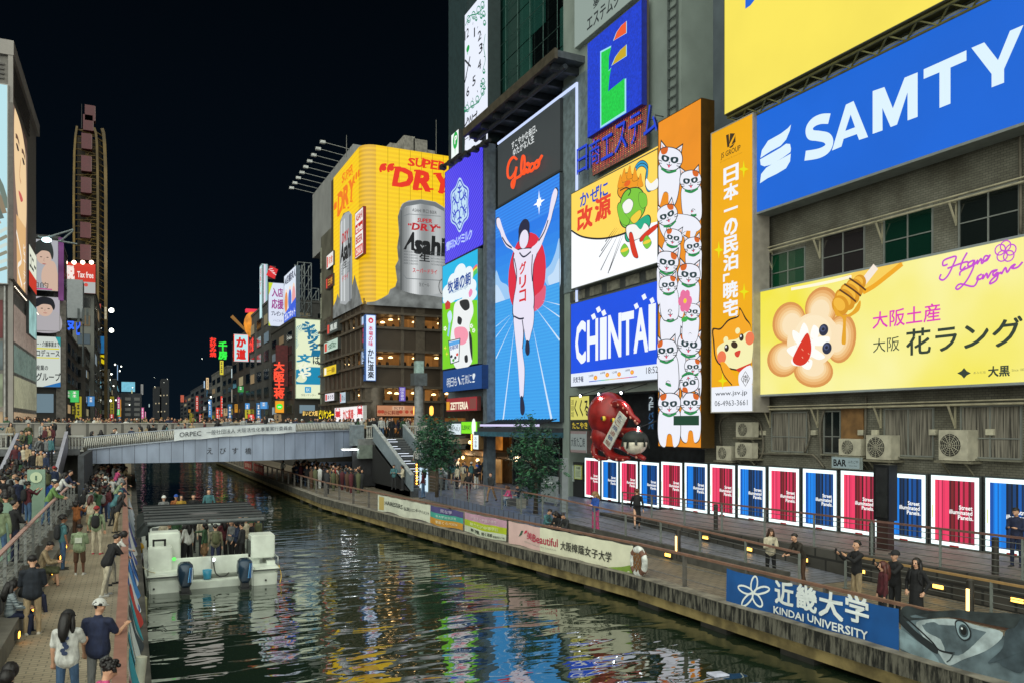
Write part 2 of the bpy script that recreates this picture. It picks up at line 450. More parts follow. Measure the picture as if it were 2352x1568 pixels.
# water
def water_mat():
 m=bpy.data.materials.new('canal_water');m.use_nodes=True
 nt=m.node_tree;b=nt.nodes['Principled BSDF']
 b.inputs['Base Color'].default_value=(.014,.026,.014,1);b.inputs['Roughness'].default_value=.012
 b.inputs['IOR'].default_value=4.0;b.inputs['Specular IOR Level'].default_value=.5
 tc=nt.nodes.new('ShaderNodeTexCoord')
 def nz(scale,st,det,dist):
  mp=nt.nodes.new('ShaderNodeMapping');mp.inputs['Scale'].default_value=st;mp.inputs['Rotation'].default_value=(0,0,rad(22))
  nt.links.new(tc.outputs['Object'],mp.inputs[0])
  n=nt.nodes.new('ShaderNodeTexNoise');n.inputs['Scale'].default_value=scale;n.inputs['Detail'].default_value=det
  n.inputs['Distortion'].default_value=dist;nt.links.new(mp.outputs[0],n.inputs['Vector']);return n
 a=nz(.62,(.42,1.3,1),1.0,.9);c=nz(2.3,(.5,1.3,1),.7,.6);d=nz(.2,(1,1,1),1,.3)
 ad=nt.nodes.new('ShaderNodeMath');ad.operation='MULTIPLY_ADD';ad.inputs[1].default_value=.19
 nt.links.new(c.outputs['Fac'],ad.inputs[0]);nt.links.new(a.outputs['Fac'],ad.inputs[2])
 ad2=nt.nodes.new('ShaderNodeMath');ad2.operation='MULTIPLY_ADD';ad2.inputs[1].default_value=.9
 nt.links.new(d.outputs['Fac'],ad2.inputs[0]);nt.links.new(ad.outputs[0],ad2.inputs[2])
 bp=nt.nodes.new('ShaderNodeBump');bp.inputs['Strength'].default_value=1.0;bp.inputs['Distance'].default_value=.058
 nt.links.new(ad2.outputs[0],bp.inputs['Height']);nt.links.new(bp.outputs[0],b.inputs['Normal'])
 return m
MB().add([(-3,-10,0),(30,-10,0),(30,420,0),(-3,420,0)],[(0,1,2,3)],water_mat()).build('canal_water',None,(0,0,0),kind='structure')
MB().add([(-600,-60,-1.5),(600,-60,-1.5),(600,1500,-1.5),(-600,1500,-1.5)],[(0,1,2,3)],pm('#2a2a28',.9)).build('ground',None,(0,0,0),kind='structure')
# left bank
PAVE=brick_mat('#a89c85','#9c917c','#77705f',.3,.15,.7,'XY',.28)
CONC=pm('#6e6b62',.85,0,.22,1.6,.2)
CONCD=pm('#4a4943',.9,0,.35,1.2,.3)
STEEL=pm('#8b8e8c',.35,.7,.08)
GREYP=pm('#7d8480',.5,.2,.1)
BROWNR=pm('#8a6558',.6,0,.12,6.)
DARK=pm('#1c1d1f',.6,.1,.1)
def ledge(mb,pts,z0,z1,w,mat):
 pass
MB().box((-2.25,-6,-1.4),(.02,140,1.1),PAVE).build('promenade',None,(0,0,0),kind='structure')
MB().box((.02,-6,-1.4),(.34,140,1.09),CONCD).build('quay_kerb',None,(0,0,0),kind='structure')
MB().box((-2.65,-6,-1.4),(-2.25,47,1.52),pm('#77746b',.8,0,.25,1.2,.2)).build('bench_wall',None,(0,0,0),kind='structure')
MB().box((-9.5,-6,-1.4),(-2.65,50,2.0),brick_mat('#7c7d78','#6e706b','#474844',.45,.45,.8,'XY',.3)).build('terrace',None,(0,0,0),kind='structure')
MB().box((-2.65,50,-1.4),(-2.35,61,4.1),pm('#3d4146',.8)).box((-14,60.6,-1.4),(-2.65,61,4.3),CONCD).build('abutment',None,(0,0,0),kind='structure')
def stairs(name,label,x0,x1,y0,y1,z0,z1,n,mat,lit,group=None):
 t=thing(name,label,'stairs',((x0+x1)/2,y0,z0),group)
 mb=MB();lt=[]
 for i in range(n):
  ya=y0+(y1-y0)*i/n;za=z0+(z1-z0)*(i+1)/n
  mb.box((x0,ya,z0-.6),(x1,y1,za),mat)
  mb.box((x0+.02,ya-.012*(1 if y1>y0 else-1),za-.05),(x1-.02,ya,za-.002),pm('#5d5f60',.5))
  if i%3!=2:lt.append((ya-.02*(1 if y1>y0 else-1),za))
 mb.build('steps',t)
 g=MB()
 for k,(ya,za)in enumerate(lt):
  w=(x1-x0)*RND.uniform(.2,.42);c=x0+(x1-x0)*RND.uniform(.4,.62)
  g.box((c-w/2,ya-.015,za-.045),(c+w/2,ya,za-.012),em('#e8f2ff',1.6,False))
 g.build('step_light',t)
 return t
ST_L=stairs('bridge_stairs','grey stairs with lit step edges climbing from the crowded terrace to the bridge',-6.2,-3.75,49,57,2.0,4.3,14,pm('#55585a',.7),True)
mb=MB();LIL=pm('#9a9aa6',.5,0,.06)
mb.prism([(-3.75,48.6,1.9),(-3.75,48.6,3.1),(-3.75,57.2,5.4),(-3.75,57.2,4.2)],(.18,0,0),LIL);mb.build('stringer',ST_L)
MB().prism([(-6.38,48.6,1.9),(-6.38,48.6,3.0),(-6.38,57.2,5.3),(-6.38,57.2,4.2)],(.18,0,0),LIL).build('stringer',ST_L)
MB().box((-14,57,3.9),(-2.9,64,4.3),pm('#5c5f62',.7)).build('landing_deck',None,(0,0,0),kind='structure')
def baluster_fence(name,label,p,q,h,n,parent=None,mat=None):
 p,q=V(p),V(q);mat=mat or pm('#a7a8a2',.5,0,.08)
 t=thing(name,label,'balustrade',(p+q)/2)
 mb=MB();mb.bar(p+V((0,0,h)),q+V((0,0,h)),.14,.1,mat);mb.build('handrail',t)
 mb=MB();mb.bar(p+V((0,0,.08)),q+V((0,0,.08)),.12,.1,mat)
 mb.build('base_rail',t)
 mb=MB()
 for k in range(n):
  c=p.lerp(q,(k+.5)/n)
  mb.lathe([(.03,.12),(.055,.2),(.028,.32),(.05,h*.6),(.03,h*.85),(.045,h-.05)],c,mat,6)
 mb.build('baluster_row',t)
 return t
baluster_fence('balustrade','pale baluster fence on the landing beside the left stairs',(-12,57.1,4.3),(-6.5,57.1,4.3),.95,22)
baluster_fence('balustrade','short pale baluster fence between stair stringer and ramp',(-3.6,57.1,4.1),(-2.7,57.1,4.1),1.0,5)
# right bank
EDGE=[(-8,15.0),(11.8,14.8),(21.8,14.7),(29.5,13.9),(42,12.7),(54,11.6),(75,11.4),(140,11.2)]
def edge_x(y):
 for(a,xa),(b,xb)in zip(EDGE,EDGE[1:]):
  if a<=y<=b:return xa+(xb-xa)*(y-a)/(b-a)
 return EDGE[-1][1]
def slab(outer,inner,z0,z1,mat,name,kind='structure'):
 n=len(outer);mb=MB()
 vs=[(x,y,z0)for x,y in outer]+[(x,y,z0)for x,y in inner]+[(x,y,z1)for x,y in outer]+[(x,y,z1)for x,y in inner]
 fs=[]
 for i in range(n-1):
  fs+=[(2*n+i,2*n+i+1,3*n+i+1,3*n+i),(i,i+1,2*n+i+1,2*n+i),(n+i,3*n+i,3*n+i+1,n+i+1),(i,n+i,n+i+1,i+1)]
 fs+=[(0,2*n,3*n,n),(n-1,2*n-1,4*n-1,3*n-1)]
 mb.add(vs,fs,mat);return mb.build(name,None,(0,0,0),kind=kind)
QPAVE=brick_mat('#857b69','#786f60','#524c42',.4,.2,.55,'XY',.3)
slab([(x,y)for y,x in EDGE],[(18.2 if y<33 else 17.6,y)for y,x in EDGE],.5,.9,QPAVE,'quay')
def stain_mat():
 m=bpy.data.materials.new('stained_concrete');m.use_nodes=True;nt=m.node_tree;b=nt.nodes['Principled BSDF'];b.inputs['Roughness'].default_value=.9
 tc=nt.nodes.new('ShaderNodeTexCoord');mp=nt.nodes.new('ShaderNodeMapping');mp.inputs['Scale'].default_value=(7,7,1.1)
 n=nt.nodes.new('ShaderNodeTexNoise');n.inputs['Scale'].default_value=1.3;n.inputs['Detail'].default_value=7;n.inputs['Roughness'].default_value=.65
 nt.links.new(tc.outputs['Object'],mp.inputs[0]);nt.links.new(mp.outputs[0],n.inputs['Vector'])
 r=nt.nodes.new('ShaderNodeValToRGB');r.color_ramp.elements[0].position=.44;r.color_ramp.elements[1].position=.58
 r.color_ramp.elements[0].color=(*lin('#12130e'),1);r.color_ramp.elements[1].color=(*lin('#5f5d52'),1)
 nt.links.new(n.outputs['Fac'],r.inputs[0]);nt.links.new(r.outputs[0],b.inputs['Base Color']);return m
slab([(x-.12,y)for y,x in EDGE],[(x+.28,y)for y,x in EDGE],.5,.92,stain_mat(),'quay_edge')
slab([(x-.14,y)for y,x in EDGE],[(x+.34,y)for y,x in EDGE],.921,.94,pm('#7d786c',.8,0,.3,2.5,.2),'quay_edge_top')
slab([(x+.1,y)for y,x in EDGE],[(x+.4,y)for y,x in EDGE],.14,.44,pm('#8a7a4e',.6,.1,.3,2.),'quay_beam')
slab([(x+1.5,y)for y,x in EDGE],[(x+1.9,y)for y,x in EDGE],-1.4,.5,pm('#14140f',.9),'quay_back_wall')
yy=8.
kk=0
while yy<62:
 x=edge_x(yy)
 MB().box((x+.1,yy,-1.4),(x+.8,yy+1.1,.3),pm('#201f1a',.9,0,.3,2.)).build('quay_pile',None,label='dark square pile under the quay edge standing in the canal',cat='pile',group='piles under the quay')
 yy+=3.1;kk+=1
DECK=pm('#59595b',.55,0,.16,2.2,.1)
slab([(17.6,33),(17.6,110)],[(40,33),(40,110)],-1,1.35,brick_mat('#6a7690','#606b84','#474e5e',.6,.6,.42,'XY',.2),'plaza')  # blue of the runner screen's light put into the paving colour
MB().add([(17.9,18,.9),(21,18,.9),(21,33,1.35),(17.9,33,1.35),(17.9,18,.91),(21,18,.91),(21,33,1.355),(17.9,33,1.355)],[(0,3,2,1),(4,5,6,7),(0,1,5,4),(1,2,6,5),(2,3,7,6),(3,0,4,7)],brick_mat('#7c808c','#70747f','#4d5058',.6,.3,.45,'XY',.25)).build('ramp',None,(0,0,0),kind='structure')
MB().box((17.75,18,.5),(17.9,33,1.38),pm('#4b4a45',.8,0,.2)).build('ramp_kerb',None,(0,0,0),kind='structure')
MB().hexa([(21.05,-8,-1),(26,-8,-1),(26,33.5,-1),(21.05,33.5,-1),(21.05,-8,1.95),(26,-8,1.95),(26,33.5,1.46),(21.05,33.5,1.46)],pm('#756b66',.58,0,.2,1.5,.15,stretch=(1,6,1))).build('upper_walkway',None,(0,0,0),kind='structure')
MB().hexa([(20.8,-8,-1),(21.05,-8,-1),(21.05,33.5,-1),(20.8,33.5,-1),(20.8,-8,1.98),(21.05,-8,1.98),(21.05,33.5,1.5),(20.8,33.5,1.5)],brick_mat('#4c4a45','#3c3b37','#232320',.9,.45,.8,'YZ',.5)).build('retaining_wall',None,(0,0,0),kind='structure')
MB().box((18.2,-8,.5),(20.8,18,.9),QPAVE).build('quay_pavement',None,(0,0,0),kind='structure')
def railing(name,label,pts,h,spacing,wires,hand=(.09,.06),handm=None,postm=None,postw=.07,drop=0.,group=None):
 """continuous railing: handrail, posts, wires; pts at deck level"""
 handm=handm or BROWNR;postm=postm or GREYP
 pts=[V(p)for p in pts]
 t=thing(name,label,'railing',pts[len(pts)//2],group)
 mb=MB()
 for a,b in zip(pts,pts[1:]):mb.bar(a+V((0,0,h)),b+V((0,0,h)),hand[0],hand[1],handm)
 mb.build('handrail',t)
 if wires:
  mb=MB()
  for a,b in zip(pts,pts[1:]):
   for k in range(wires):
    z=V((0,0,h*(k+.6)/(wires+.5)));mb.cyl(a+z,b+z,.012,None,5,STEEL,False)
  mb.build('wires',t)
 total=sum((b-a).length for a,b in zip(pts,pts[1:]));n=max(2,int(total/spacing)+1)
 for k in range(n):
  d=total*k/(n-1);
  for a,b in zip(pts,pts[1:]):
   l=(b-a).length
   if d<=l+1e-4:c=a.lerp(b,min(1,d/l));dr=(b-a).normalized();break
   d-=l
  mb=MB();mb.bar(c-V((0,0,drop)),c+V((0,0,h-.02)),postw,postw*.6,postm,dr);mb.box((c.x-.08,c.y-.08,c.z),(c.x+.08,c.y+.08,c.z+.015),postm)
  mb.build('post',t)
 return t
railing('canal_railing','brown railing with wide flat handrail along the left canal edge',[(-.14,2,1.1),(-.17,30,1.1),(-.3,47,1.1),(-.35,60,1.1)],1.1,2.4,0,(.19,.06),pm('#91695c',.55,0,.1,4.))
railing('terrace_railing','steel railing with pinkish handrail between terrace and left promenade',[(-2.62,4,1.9),(-2.62,33,1.98),(-2.55,45,2.0)],1.0,1.9,4,(.1,.05),pm('#b08d84',.5,0,.1),STEEL)
RL=[(y,edge_x(y)+.32)for y in(-2,6,11.8,21.8,29.5,42,54)]
RAILTOP=1.9
railing('quay_railing','long brown-topped railing carrying cloth banners along the right quay',[(x,y,.93)for y,x in RL],RAILTOP-.93,2.6,2,(.1,.07),pm('#7a5a4a',.55,0,.12),pm('#6a6762',.5,.3),.12)
railing('quay_railing','dark railing of the right quay below the bridge',[(edge_x(y)+.32,y,.93)for y in(54.5,75,110)],.97,2.6,2,(.1,.07),pm('#7a5a4a',.55,0,.12),pm('#6a6762',.5,.3),.12)
railing('ramp_railing','brown-topped wire railing down the sloping ramp between quay and plaza',[(17.62,49.5,1.35),(17.66,33,1.35),(17.85,25,1.12),(17.85,17.6,.92)],1.1,2.15,5,(.06,.06),pm('#7f6053',.5,0,.1),GREYP)
railing('walkway_railing','wire railing along the upper walkway in front of the lit panels',[(21.15,32,1.48),(21.15,6,1.79)],1.12,2.2,6,(.06,.06),pm('#6d5048',.5,0,.1),GREYP)
railing('landing_railing','short wire railing before the retaining wall at the lower right',[(19.3,17.2,.92),(19.3,6,.92)],1.0,2.2,5,(.06,.06),pm('#a08052',.5,0,.1),GREYP)
def xy_on_rail(u,off=0.):
 best=None
 for i in range(4000):
  y=5+50*i/4000.
  x=None
  for(a,xa),(b,xb)in zip(RL,RL[1:]):
   if a<=y<=b:x=xa+(xb-xa)*(y-a)/(b-a)
  if x is None:continue
  d=abs(screen_u((x+off,y))-u)
  if best is None or d<best[0]:best=(d,x+off,y)
 return best[1],best[2]
 # the bridge
ramp_t=thing('footbridge_ramp','low grey panelled footbridge ramp with slatted balustrade spanning the canal','bridge',(6,63,3.1))
XS=[-2.95+i*(16.1+2.95)/24 for i in range(25)]
def g_bot(x):t=(x+2.95)/19.05;return 3.14-.05*math.sin(math.pi*t)+.16*t**3
def g_top(x):t=(x+2.95)/19.05;return 4.07+1.28*(1-(1-t)**1.7)
def r_top(x):t=(x+2.95)/19.05;return 4.95+1.05*(1-(1-t)**1.9)
def g_y(x):t=(x+2.95)/19.05;return 62+1.2*t**6*1.2
mb=MB();gm=pm('#8d99ae',.4,.1,.13,.9,stretch=(1,1,.35));gd=pm('#23262b',.7)
for a,b in zip(XS,XS[1:]):
 a_,b_=a+.012,b-.012
 mb.hexa([(a_,g_y(a),g_bot(a)),(b_,g_y(b),g_bot(b)),(b_,g_y(b)+.5,g_bot(b)),(a_,g_y(a)+.5,g_bot(a)),(a_,g_y(a),g_top(a)),(b_,g_y(b),g_top(b)),(b_,g_y(b)+.5,g_top(b)),(a_,g_y(a)+.5,g_top(a))],gm)
mb.build('fascia_panels',ramp_t)
mb=MB()
for a,b in zip(XS,XS[1:]):
 mb.hexa([(a,g_y(a)+.03,g_bot(a)+.02),(b,g_y(b)+.03,g_bot(b)+.02),(b,66,g_bot(b)+.3),(a,66,g_bot(a)+.3),(a,g_y(a)+.03,g_top(a)-.05),(b,g_y(b)+.03,g_top(b)-.05),(b,66,g_top(b)-.05),(a,66,g_top(a)-.05)],gd)
mb.build('girder',ramp_t)
mb=MB();cop=pm('#9aa2ae',.4,.2,.05)
for a,b in zip(XS,XS[1:]):mb.bar((a,g_y(a)-.05,g_top(a)+.03),(b,g_y(b)-.05,g_top(b)+.03),.2,.08,cop)
mb.build('coping',ramp_t);mb=MB()
for a,b in zip(XS,XS[1:]):mb.bar((a,g_y(a)-.1,r_top(a)),(b,g_y(b)-.1,r_top(b)),.1,.06,cop)
mb.build('top_rail',ramp_t)
mb=MB();slm=pm('#c0c0b8',.5,.1,.06)
n=150
for k in range(n):
 x=-2.9+(19.0)*k/n;zb,zt=g_top(x)+.06,r_top(x);y=g_y(x)
 mb.tube([(x,y-.02,zb),(x+.02,y-.17,zb+(zt-zb)*.35),(x+.06,y-.12,zb+(zt-zb)*.7),(x+.1,y-.1,zt)],.045,slm,4)
mb.build('slat_balustrade',ramp_t)
bl=Art((0,61.99,0),1,1,(1,0,0),(0,0,1),(0,-1,0),off=.01)
for ch,u in zip('えびす橋',(482,512,540,570)):
 p=face(61.99,u-7,1042);q=face(61.99,u+7,1027)
 vs,fs=text_mesh(ch,.01)
 bl.mb=MB();bl.mb.add([(p.x+(q.x-p.x)*a,61.98,p.z+(q.z-p.z)*b)for a,b in vs],fs,pm('#16181c',.5,0,0));bl.mb.build('character',ramp_t)
xa,xb=face(61.7,400).x,face(61.7,681).x;bn=MB();nb_=26;vs=[]
for j in range(4):
 for i in range(nb_+1):
  x=xa+(xb-xa)*i/nb_;t_=r_top(x)-.0-.03*abs(math.sin(i*.55));b_=g_top(x)+.03*math.sin(i*.8)
  vs.append((x,g_y(x)-.27+.03*math.sin(i*.9+j),t_+(b_-t_)*j/3))
bn.add(vs,[(j*(nb_+1)+i,j*(nb_+1)+i+1,(j+1)*(nb_+1)+i+1,(j+1)*(nb_+1)+i)for j in range(3)for i in range(nb_)],pm('#c9cfd2',.7,0,.05),True)
def btext(body,u0,u1,lo,hi,col):
 v_,f_=text_mesh(body);p,q=face(61.7,u0).x,face(61.7,u1).x
 bn.add([(p+(q-p)*a,g_y(p+(q-p)*a)-.335,g_top(p+(q-p)*a)+(r_top(p+(q-p)*a)-g_top(p+(q-p)*a))*(lo+(hi-lo)*b))for a,b in v_],f_,pm(col,.7,0,0))
btext('ORPEC',412,462,.3,.72,'#20262e');btext('一般社団法人 大阪活性化事業実行委員会',474,672,.3,.74,'#39424c')
bn.build('bridge_banner',None,label='long white banner with dark characters tied to the bridge balustrade',cat='banner')
main=MB().box((-16,66.2,4.0),(40,84,4.7),pm('#5f5d58',.8)).build('bridge_deck',None,(0,0,0),kind='structure')
par=thing('stone_parapet','long plain stone parapet of the main bridge with the crowd behind it','parapet',(0,71.8,4.7))
mb=MB();stm=brick_mat('#8d8a83','#85827b','#54524d',1.25,1.4,.35,'XZ',.25)
mb.box((-16,71.7,4.5),(14.6,72.0,5.9),stm);mb.build('stone_wall',par)
MB().box((-16,71.62,5.9),(14.6,72.08,5.98),pm('#9a968e',.4)).build('coping',par)
MB().box((-16,66,4.3),(14.6,71.7,4.66),pm('#595651',.8)).build('bridge_footway',None,(0,0,0),kind='structure')
MB().box((15.9,60.6,4.25),(26,72,4.7),pm('#6d7070',.7)).box((15.9,60.6,3.2),(17.2,62.4,4.25),pm('#67716a',.7)).build('landing_deck',None,(0,0,0),kind='structure')
lp=thing('landing_wall','solid grey curved parapet where the bridge ramp meets the right stairs','parapet',(16,61,4.7))
MB().box((15.3,61.0,4.2),(16.4,61.25,5.75),pm('#6f7a80',.6)).build('wall_panel',lp)
MB().box((15.25,60.96,5.75),(16.45,61.3,5.83),pm('#8b9498',.5)).build('coping',lp)
baluster_fence('balustrade','white baluster fence at the head of the right stairs',(16.45,60.6,4.7),(17.1,60.6,4.7),1.0,4)
baluster_fence('balustrade','white baluster fence between right stairs and street tree',(19.7,60.4,4.7),(23.5,60.4,4.7),1.0,20)
ST_R=stairs('bridge_stairs','wide stairs with white lit step edges descending from bridge to the right plaza',17.15,19.4,51.5,60.5,1.35,4.7,20,pm('#43474b',.6),True)
SG=pm('#77848c',.45,.1,.08)
for x in(16.97,19.4):MB().prism([(x,51.2,1.35),(x,51.2,2.4),(x,60.6,5.75),(x,60.6,4.6)],(.18,0,0),SG).build('stringer',ST_R)
for x in(16.95,19.38):MB().bar((x+.1,51.2,2.44),(x+.1,60.6,5.84),.26,.07,pm('#9ea4a4',.4)).build('handrail',ST_R)
MB().prism([(16.9,51.5,1.35),(16.9,60.4,4.3),(16.9,60.4,1.35)],(.06,0,0),pm('#0d0f11',.9)).build('stair_shade_sheet',ST_R)  # near-black sheet in place of the open shade under the stairs
MB().box((15.6,61.3,1),(24,61.6,4.25),pm('#25262a',.8)).build('abutment',None,(0,0,0),kind='structure')
for k,u in enumerate((812,880)):
 p=face(60.9,u,1050)
 t=MB().box((p.x-.9,61.0,3.9),(p.x+.9,61.14,4.0),pm('#d0d0d0',.4)).build('tube_lamp',None,label='white fluorescent tube under the bridge %s'%('by the stair side' if k else 'over the shaded crowd'),cat='lamp',group='tube lamps under the bridge')
 MB().box((p.x-.85,60.96,3.87),(p.x+.85,61.12,3.9),em('#f4faff',14)).build('tube',t)
 # right bank: the brick building and its signs
WHT=em('#eaf3fb',1.,False);INK=em('#16181c',.6,False)
BRK=brick_mat('#77766a','#69685c','#474640',.2,.085,.7,'YZ',.42)
bk=thing('tiled_building','old olive-grey tiled building carrying the big blue and yellow billboards','building',(30,10,1.3))
MB().box((25.5,-8,1.2),(36,31.3,19.0),BRK).build('wall',bk)
CURT=pm('#6e6a60',.8,0,.5,2.5,stretch=(1,9,.3));FRM=pm('#8f938e',.4,.5,.06)
def window(parent,X0,c,xL,yT,yB,xR,pane,mull=1,cross=.55,depth=.14):
 a=wall(X0,*K(c,xL,yT));b=wall(X0,*K(c,xR,yT));z=wall(X0,*K(c,xL,yB))
 y1,y0,z1,z0=a.y,b.y,a.z,z.z
 mb=MB();w=.05
 for p,q in(((y0,z0),(y1,z0+w)),((y0,z1-w),(y1,z1)),((y0,z0+w),(y0+w,z1-w)),((y1-w,z0+w),(y1,z1-w))):
  mb.box((X0-.05,p[0],p[1]),(X0+.02,q[0],q[1]),FRM)
 for k in range(mull):
  y=y0+(y1-y0)*(k+1)/(mull+1);mb.box((X0-.035,y-.025,z0+w),(X0+.015,y+.025,z1-w),FRM)
 if cross:mb.box((X0-.04,y0+w,z0+(z1-z0)*(1-cross)-.02),(X0+.012,y1-w,z0+(z1-z0)*(1-cross)+.02),FRM)
 o=mb.build('window',parent)
 MB().box((X0-.012,y0+.02,z0+.02),(X0+.005,y1-.02,z1-.02),pane).build('pane',o)
 MB().box((X0-.16,y0-.06,z0-.07),(X0-.06,y1+.06,z0-.01),pm('#6f6e60',.8)).build('sill',o)
 return o
GL={k:glass_mat(h,.06,1.)for k,h in{'green':'#12402a','rose':'#2b2829','green2':'#0e2c22','dk':'#171d1c','cur':'#4a4740'}.items()}  # green tints: a green sign's reflection put into the glass colour
X5=25.49
window(bk,X5,'c4',390,1390,1600,576,GL['green'],1,.5)
window(bk,X5,'c4',668,1290,1530,900,GL['rose'],1,.5)
window(bk,X5,'c4',1002,1190,1455,1272,GL['green2'],1,.5)
window(bk,X5,'c4',1410,1076,1370,1745,GL['dk'],1,.5)
for xl,yt,yb,xr,g,cr in((440,1150,1390,660,'cur',.62),(760,1142,1402,866,'dk',.6),(1130,1128,1415,1436,'cur',0),(1598,1112,1428,1975,'cur',.62)):
 window(bk,X5,'c5',xl,yt,yb,xr,CURT if g=='cur' else GL[g],1,cr)
a=wall(X5,*K('c5',868,1130));b=wall(X5,*K('c5',1005,1130));z=wall(X5,*K('c5',868,1400))
MB().box((X5-.04,b.y,z.z),(X5+.02,a.y,a.z),pm('#7a5a34',.7,0,.2)).build('boarded_panel',bk)
def pipe_run(c,pts,label,br):
 p=wall(25.2,*K(c,*pts[0]));q=wall(25.2,*K(c,*pts[1]))
 t=thing('conduit',label,'pipe',(25.2,(p.y+q.y)/2,p.z))
 mb=MB();m=pm('#a9a38a',.5,0,.15)
 mb.cyl((25.2,p.y,p.z),(25.2,q.y-5,p.z),.045,None,7,m);mb.cyl((25.12,p.y,p.z+.12),(25.12,q.y-5,p.z+.12),.03,None,6,m);mb.build('pipe',t)
 for y in br:
  yy=wall(25.2,*K(c,y,0)).y
  mb=MB();mb.bar((25.5,yy,p.z-.02),(25.08,yy,p.z-.02),.06,.05,m);mb.bar((25.48,yy,p.z-.75),(25.12,yy,p.z-.05),.05,.05,m);mb.bar((25.48,yy,p.z-.8),(25.48,yy,p.z),.06,.04,m);mb.build('bracket',t)
pipe_run('c4',[(320,1382),(1745,1000)],'pale conduit on brackets above the upper windows of the tiled building',[365,625,965,1365])
pipe_run('c5',[(360,1134),(1985,1075)],'pale conduit on brackets below the yellow food billboard',[400,690,1075,1530])
for k in range(7):
 x=(385,700,1075,990,1780,350,1430)[k];p=wall(25.45,*K('c5',x,1290))
 MB().box((25.38,p.y-.13,p.z),(25.5,p.y+.13,p.z+.2),pm('#b5b19c',.6)).build('junction_box',bk)
def cable(c,pts,r,label):
 q=[wall(25.38,*K(c,*p))for p in pts]
 MB().tube(smooth_pts([tuple(v)for v in q],4),r,pm('#5f5a4e',.7),5).build('cable',None,label=label,cat='cable',group='cables on the tiled wall')
for pts in([(130,1360),(130,1190),(300,1175),(370,1230),(385,1400),(330,1470)],[(640,1400),(672,1300),(660,1150)],[(745,1430),(735,1250),(760,1140)],[(1000,1420),(1015,1230),(1015,1050)],[(760,1490),(700,1420),(640,1410),(340,1405)]):
 cable('c5',pts,.045,'grey cable looping over the tiled wall among the air conditioners')
cable('c4',[(1740,700),(1745,1000),(1745,1270)],.05,'straight grey downpipe on the tiled wall beside the large upper window')
def ac_unit(c,xl,yt,yb,xr,d,label,fan=.5,shelf=True,X0=24.95):
 a=wall(X0,*K(c,xl,yt));b=wall(X0,*K(c,xr,yt));z=wall(X0,*K(c,xl,yb))
 y1,y0,z1,z0=a.y,b.y,a.z,z.z
 t=thing('air_conditioner',label,'air conditioner',(X0+d/2,(y0+y1)/2,z0),'outdoor units on the tiled wall')
 m=pm('#aeaa98',.5,0,.14,3.)
 MB().box((X0,y0,z0),(X0+d,y1,z1),m).build('casing',t)
 w,h=y1-y0,z1-z0;cy=y1-w*.4 if fan<.9 else(y0+y1)/2;r=min(h*.42,w*.36)
 mb=MB();mb.cyl((X0-.012,cy,(z0+z1)/2),(X0+.004,cy,(z0+z1)/2),r,None,20,pm('#2e2e2a',.6));mb.build('fan_opening',t)
 mb=MB()
 for k in range(4):
  mb.cyl((X0-.02,cy,(z0+z1)/2),(X0-.014,cy,(z0+z1)/2),r*.22,None,10,m)
  rr=r*(k+1.6)/5.2
  ring=[(X0-.02,cy+rr*math.cos(2*math.pi*i/18),(z0+z1)/2+rr*math.sin(2*math.pi*i/18))for i in range(19)]
  mb.tube(ring,.007,m,4)
 for i in range(6):
  t_=math.pi*i/6;mb.bar((X0-.02,cy-r*math.cos(t_),(z0+z1)/2-r*math.sin(t_)),(X0-.02,cy+r*math.cos(t_),(z0+z1)/2+r*math.sin(t_)),.012,.012,m)
 mb.build('fan_grille',t)
 if shelf:
  mb=MB();mb.box((X0-.05,y0-.15,z0-.09),(25.5,y1+.15,z0-.02),pm('#787463',.7,.2));mb.bar((X0,y0+.1,z0-.08),(25.5,y0+.1,z0-.6),.05,.05,pm('#787463',.7));mb.bar((X0,y1-.1,z0-.08),(25.5,y1-.1,z0-.6),.05,.05,pm('#787463',.7));mb.build('shelf',t)
ac_unit('c5',220,1212,1302,322,.35,'upper of the two small outdoor units stacked by the orange cat screen')
ac_unit('c5',100,1356,1442,190,.4,'small outdoor unit lowest and nearest the orange cat screen')
ac_unit('c5',216,1335,1428,318,.35,'outdoor unit directly beneath the upper small unit')
ac_unit('c5',850,1312,1412,985,.38,'outdoor unit below the boarded window left of the big fan unit')
ac_unit('c5',1018,1290,1436,1168,.5,'large outdoor unit with round fan beside the black screen pillar')
ac_unit('c5',1462,1258,1442,1640,.6,'largest outdoor unit alone on its shelf under the yellow billboard')
s=wall_sign(24.8,*[K('c5',812,0)[0],K('c5',980,0)[0]],K('c5',0,1425)[1],K('c5',0,1488)[1],'bar_sign','small grey BAR sign below the outdoor units','sign',depth=.12,frame='#8d9896',rim=.03)
s.a.rect(0,0,1,1,em('#8fa3a2',.75));s.a.text('BAR',.05,.2,.46,.62,pm('#12161a',.5,0,0),.03);s.a.text('ふたごや',.58,.22,.37,.28,pm('#12161a',.5,0,0),.01);s.a.text('since bar',.62,.66,.3,.12,pm('#12161a',.5,0,0));s.done()
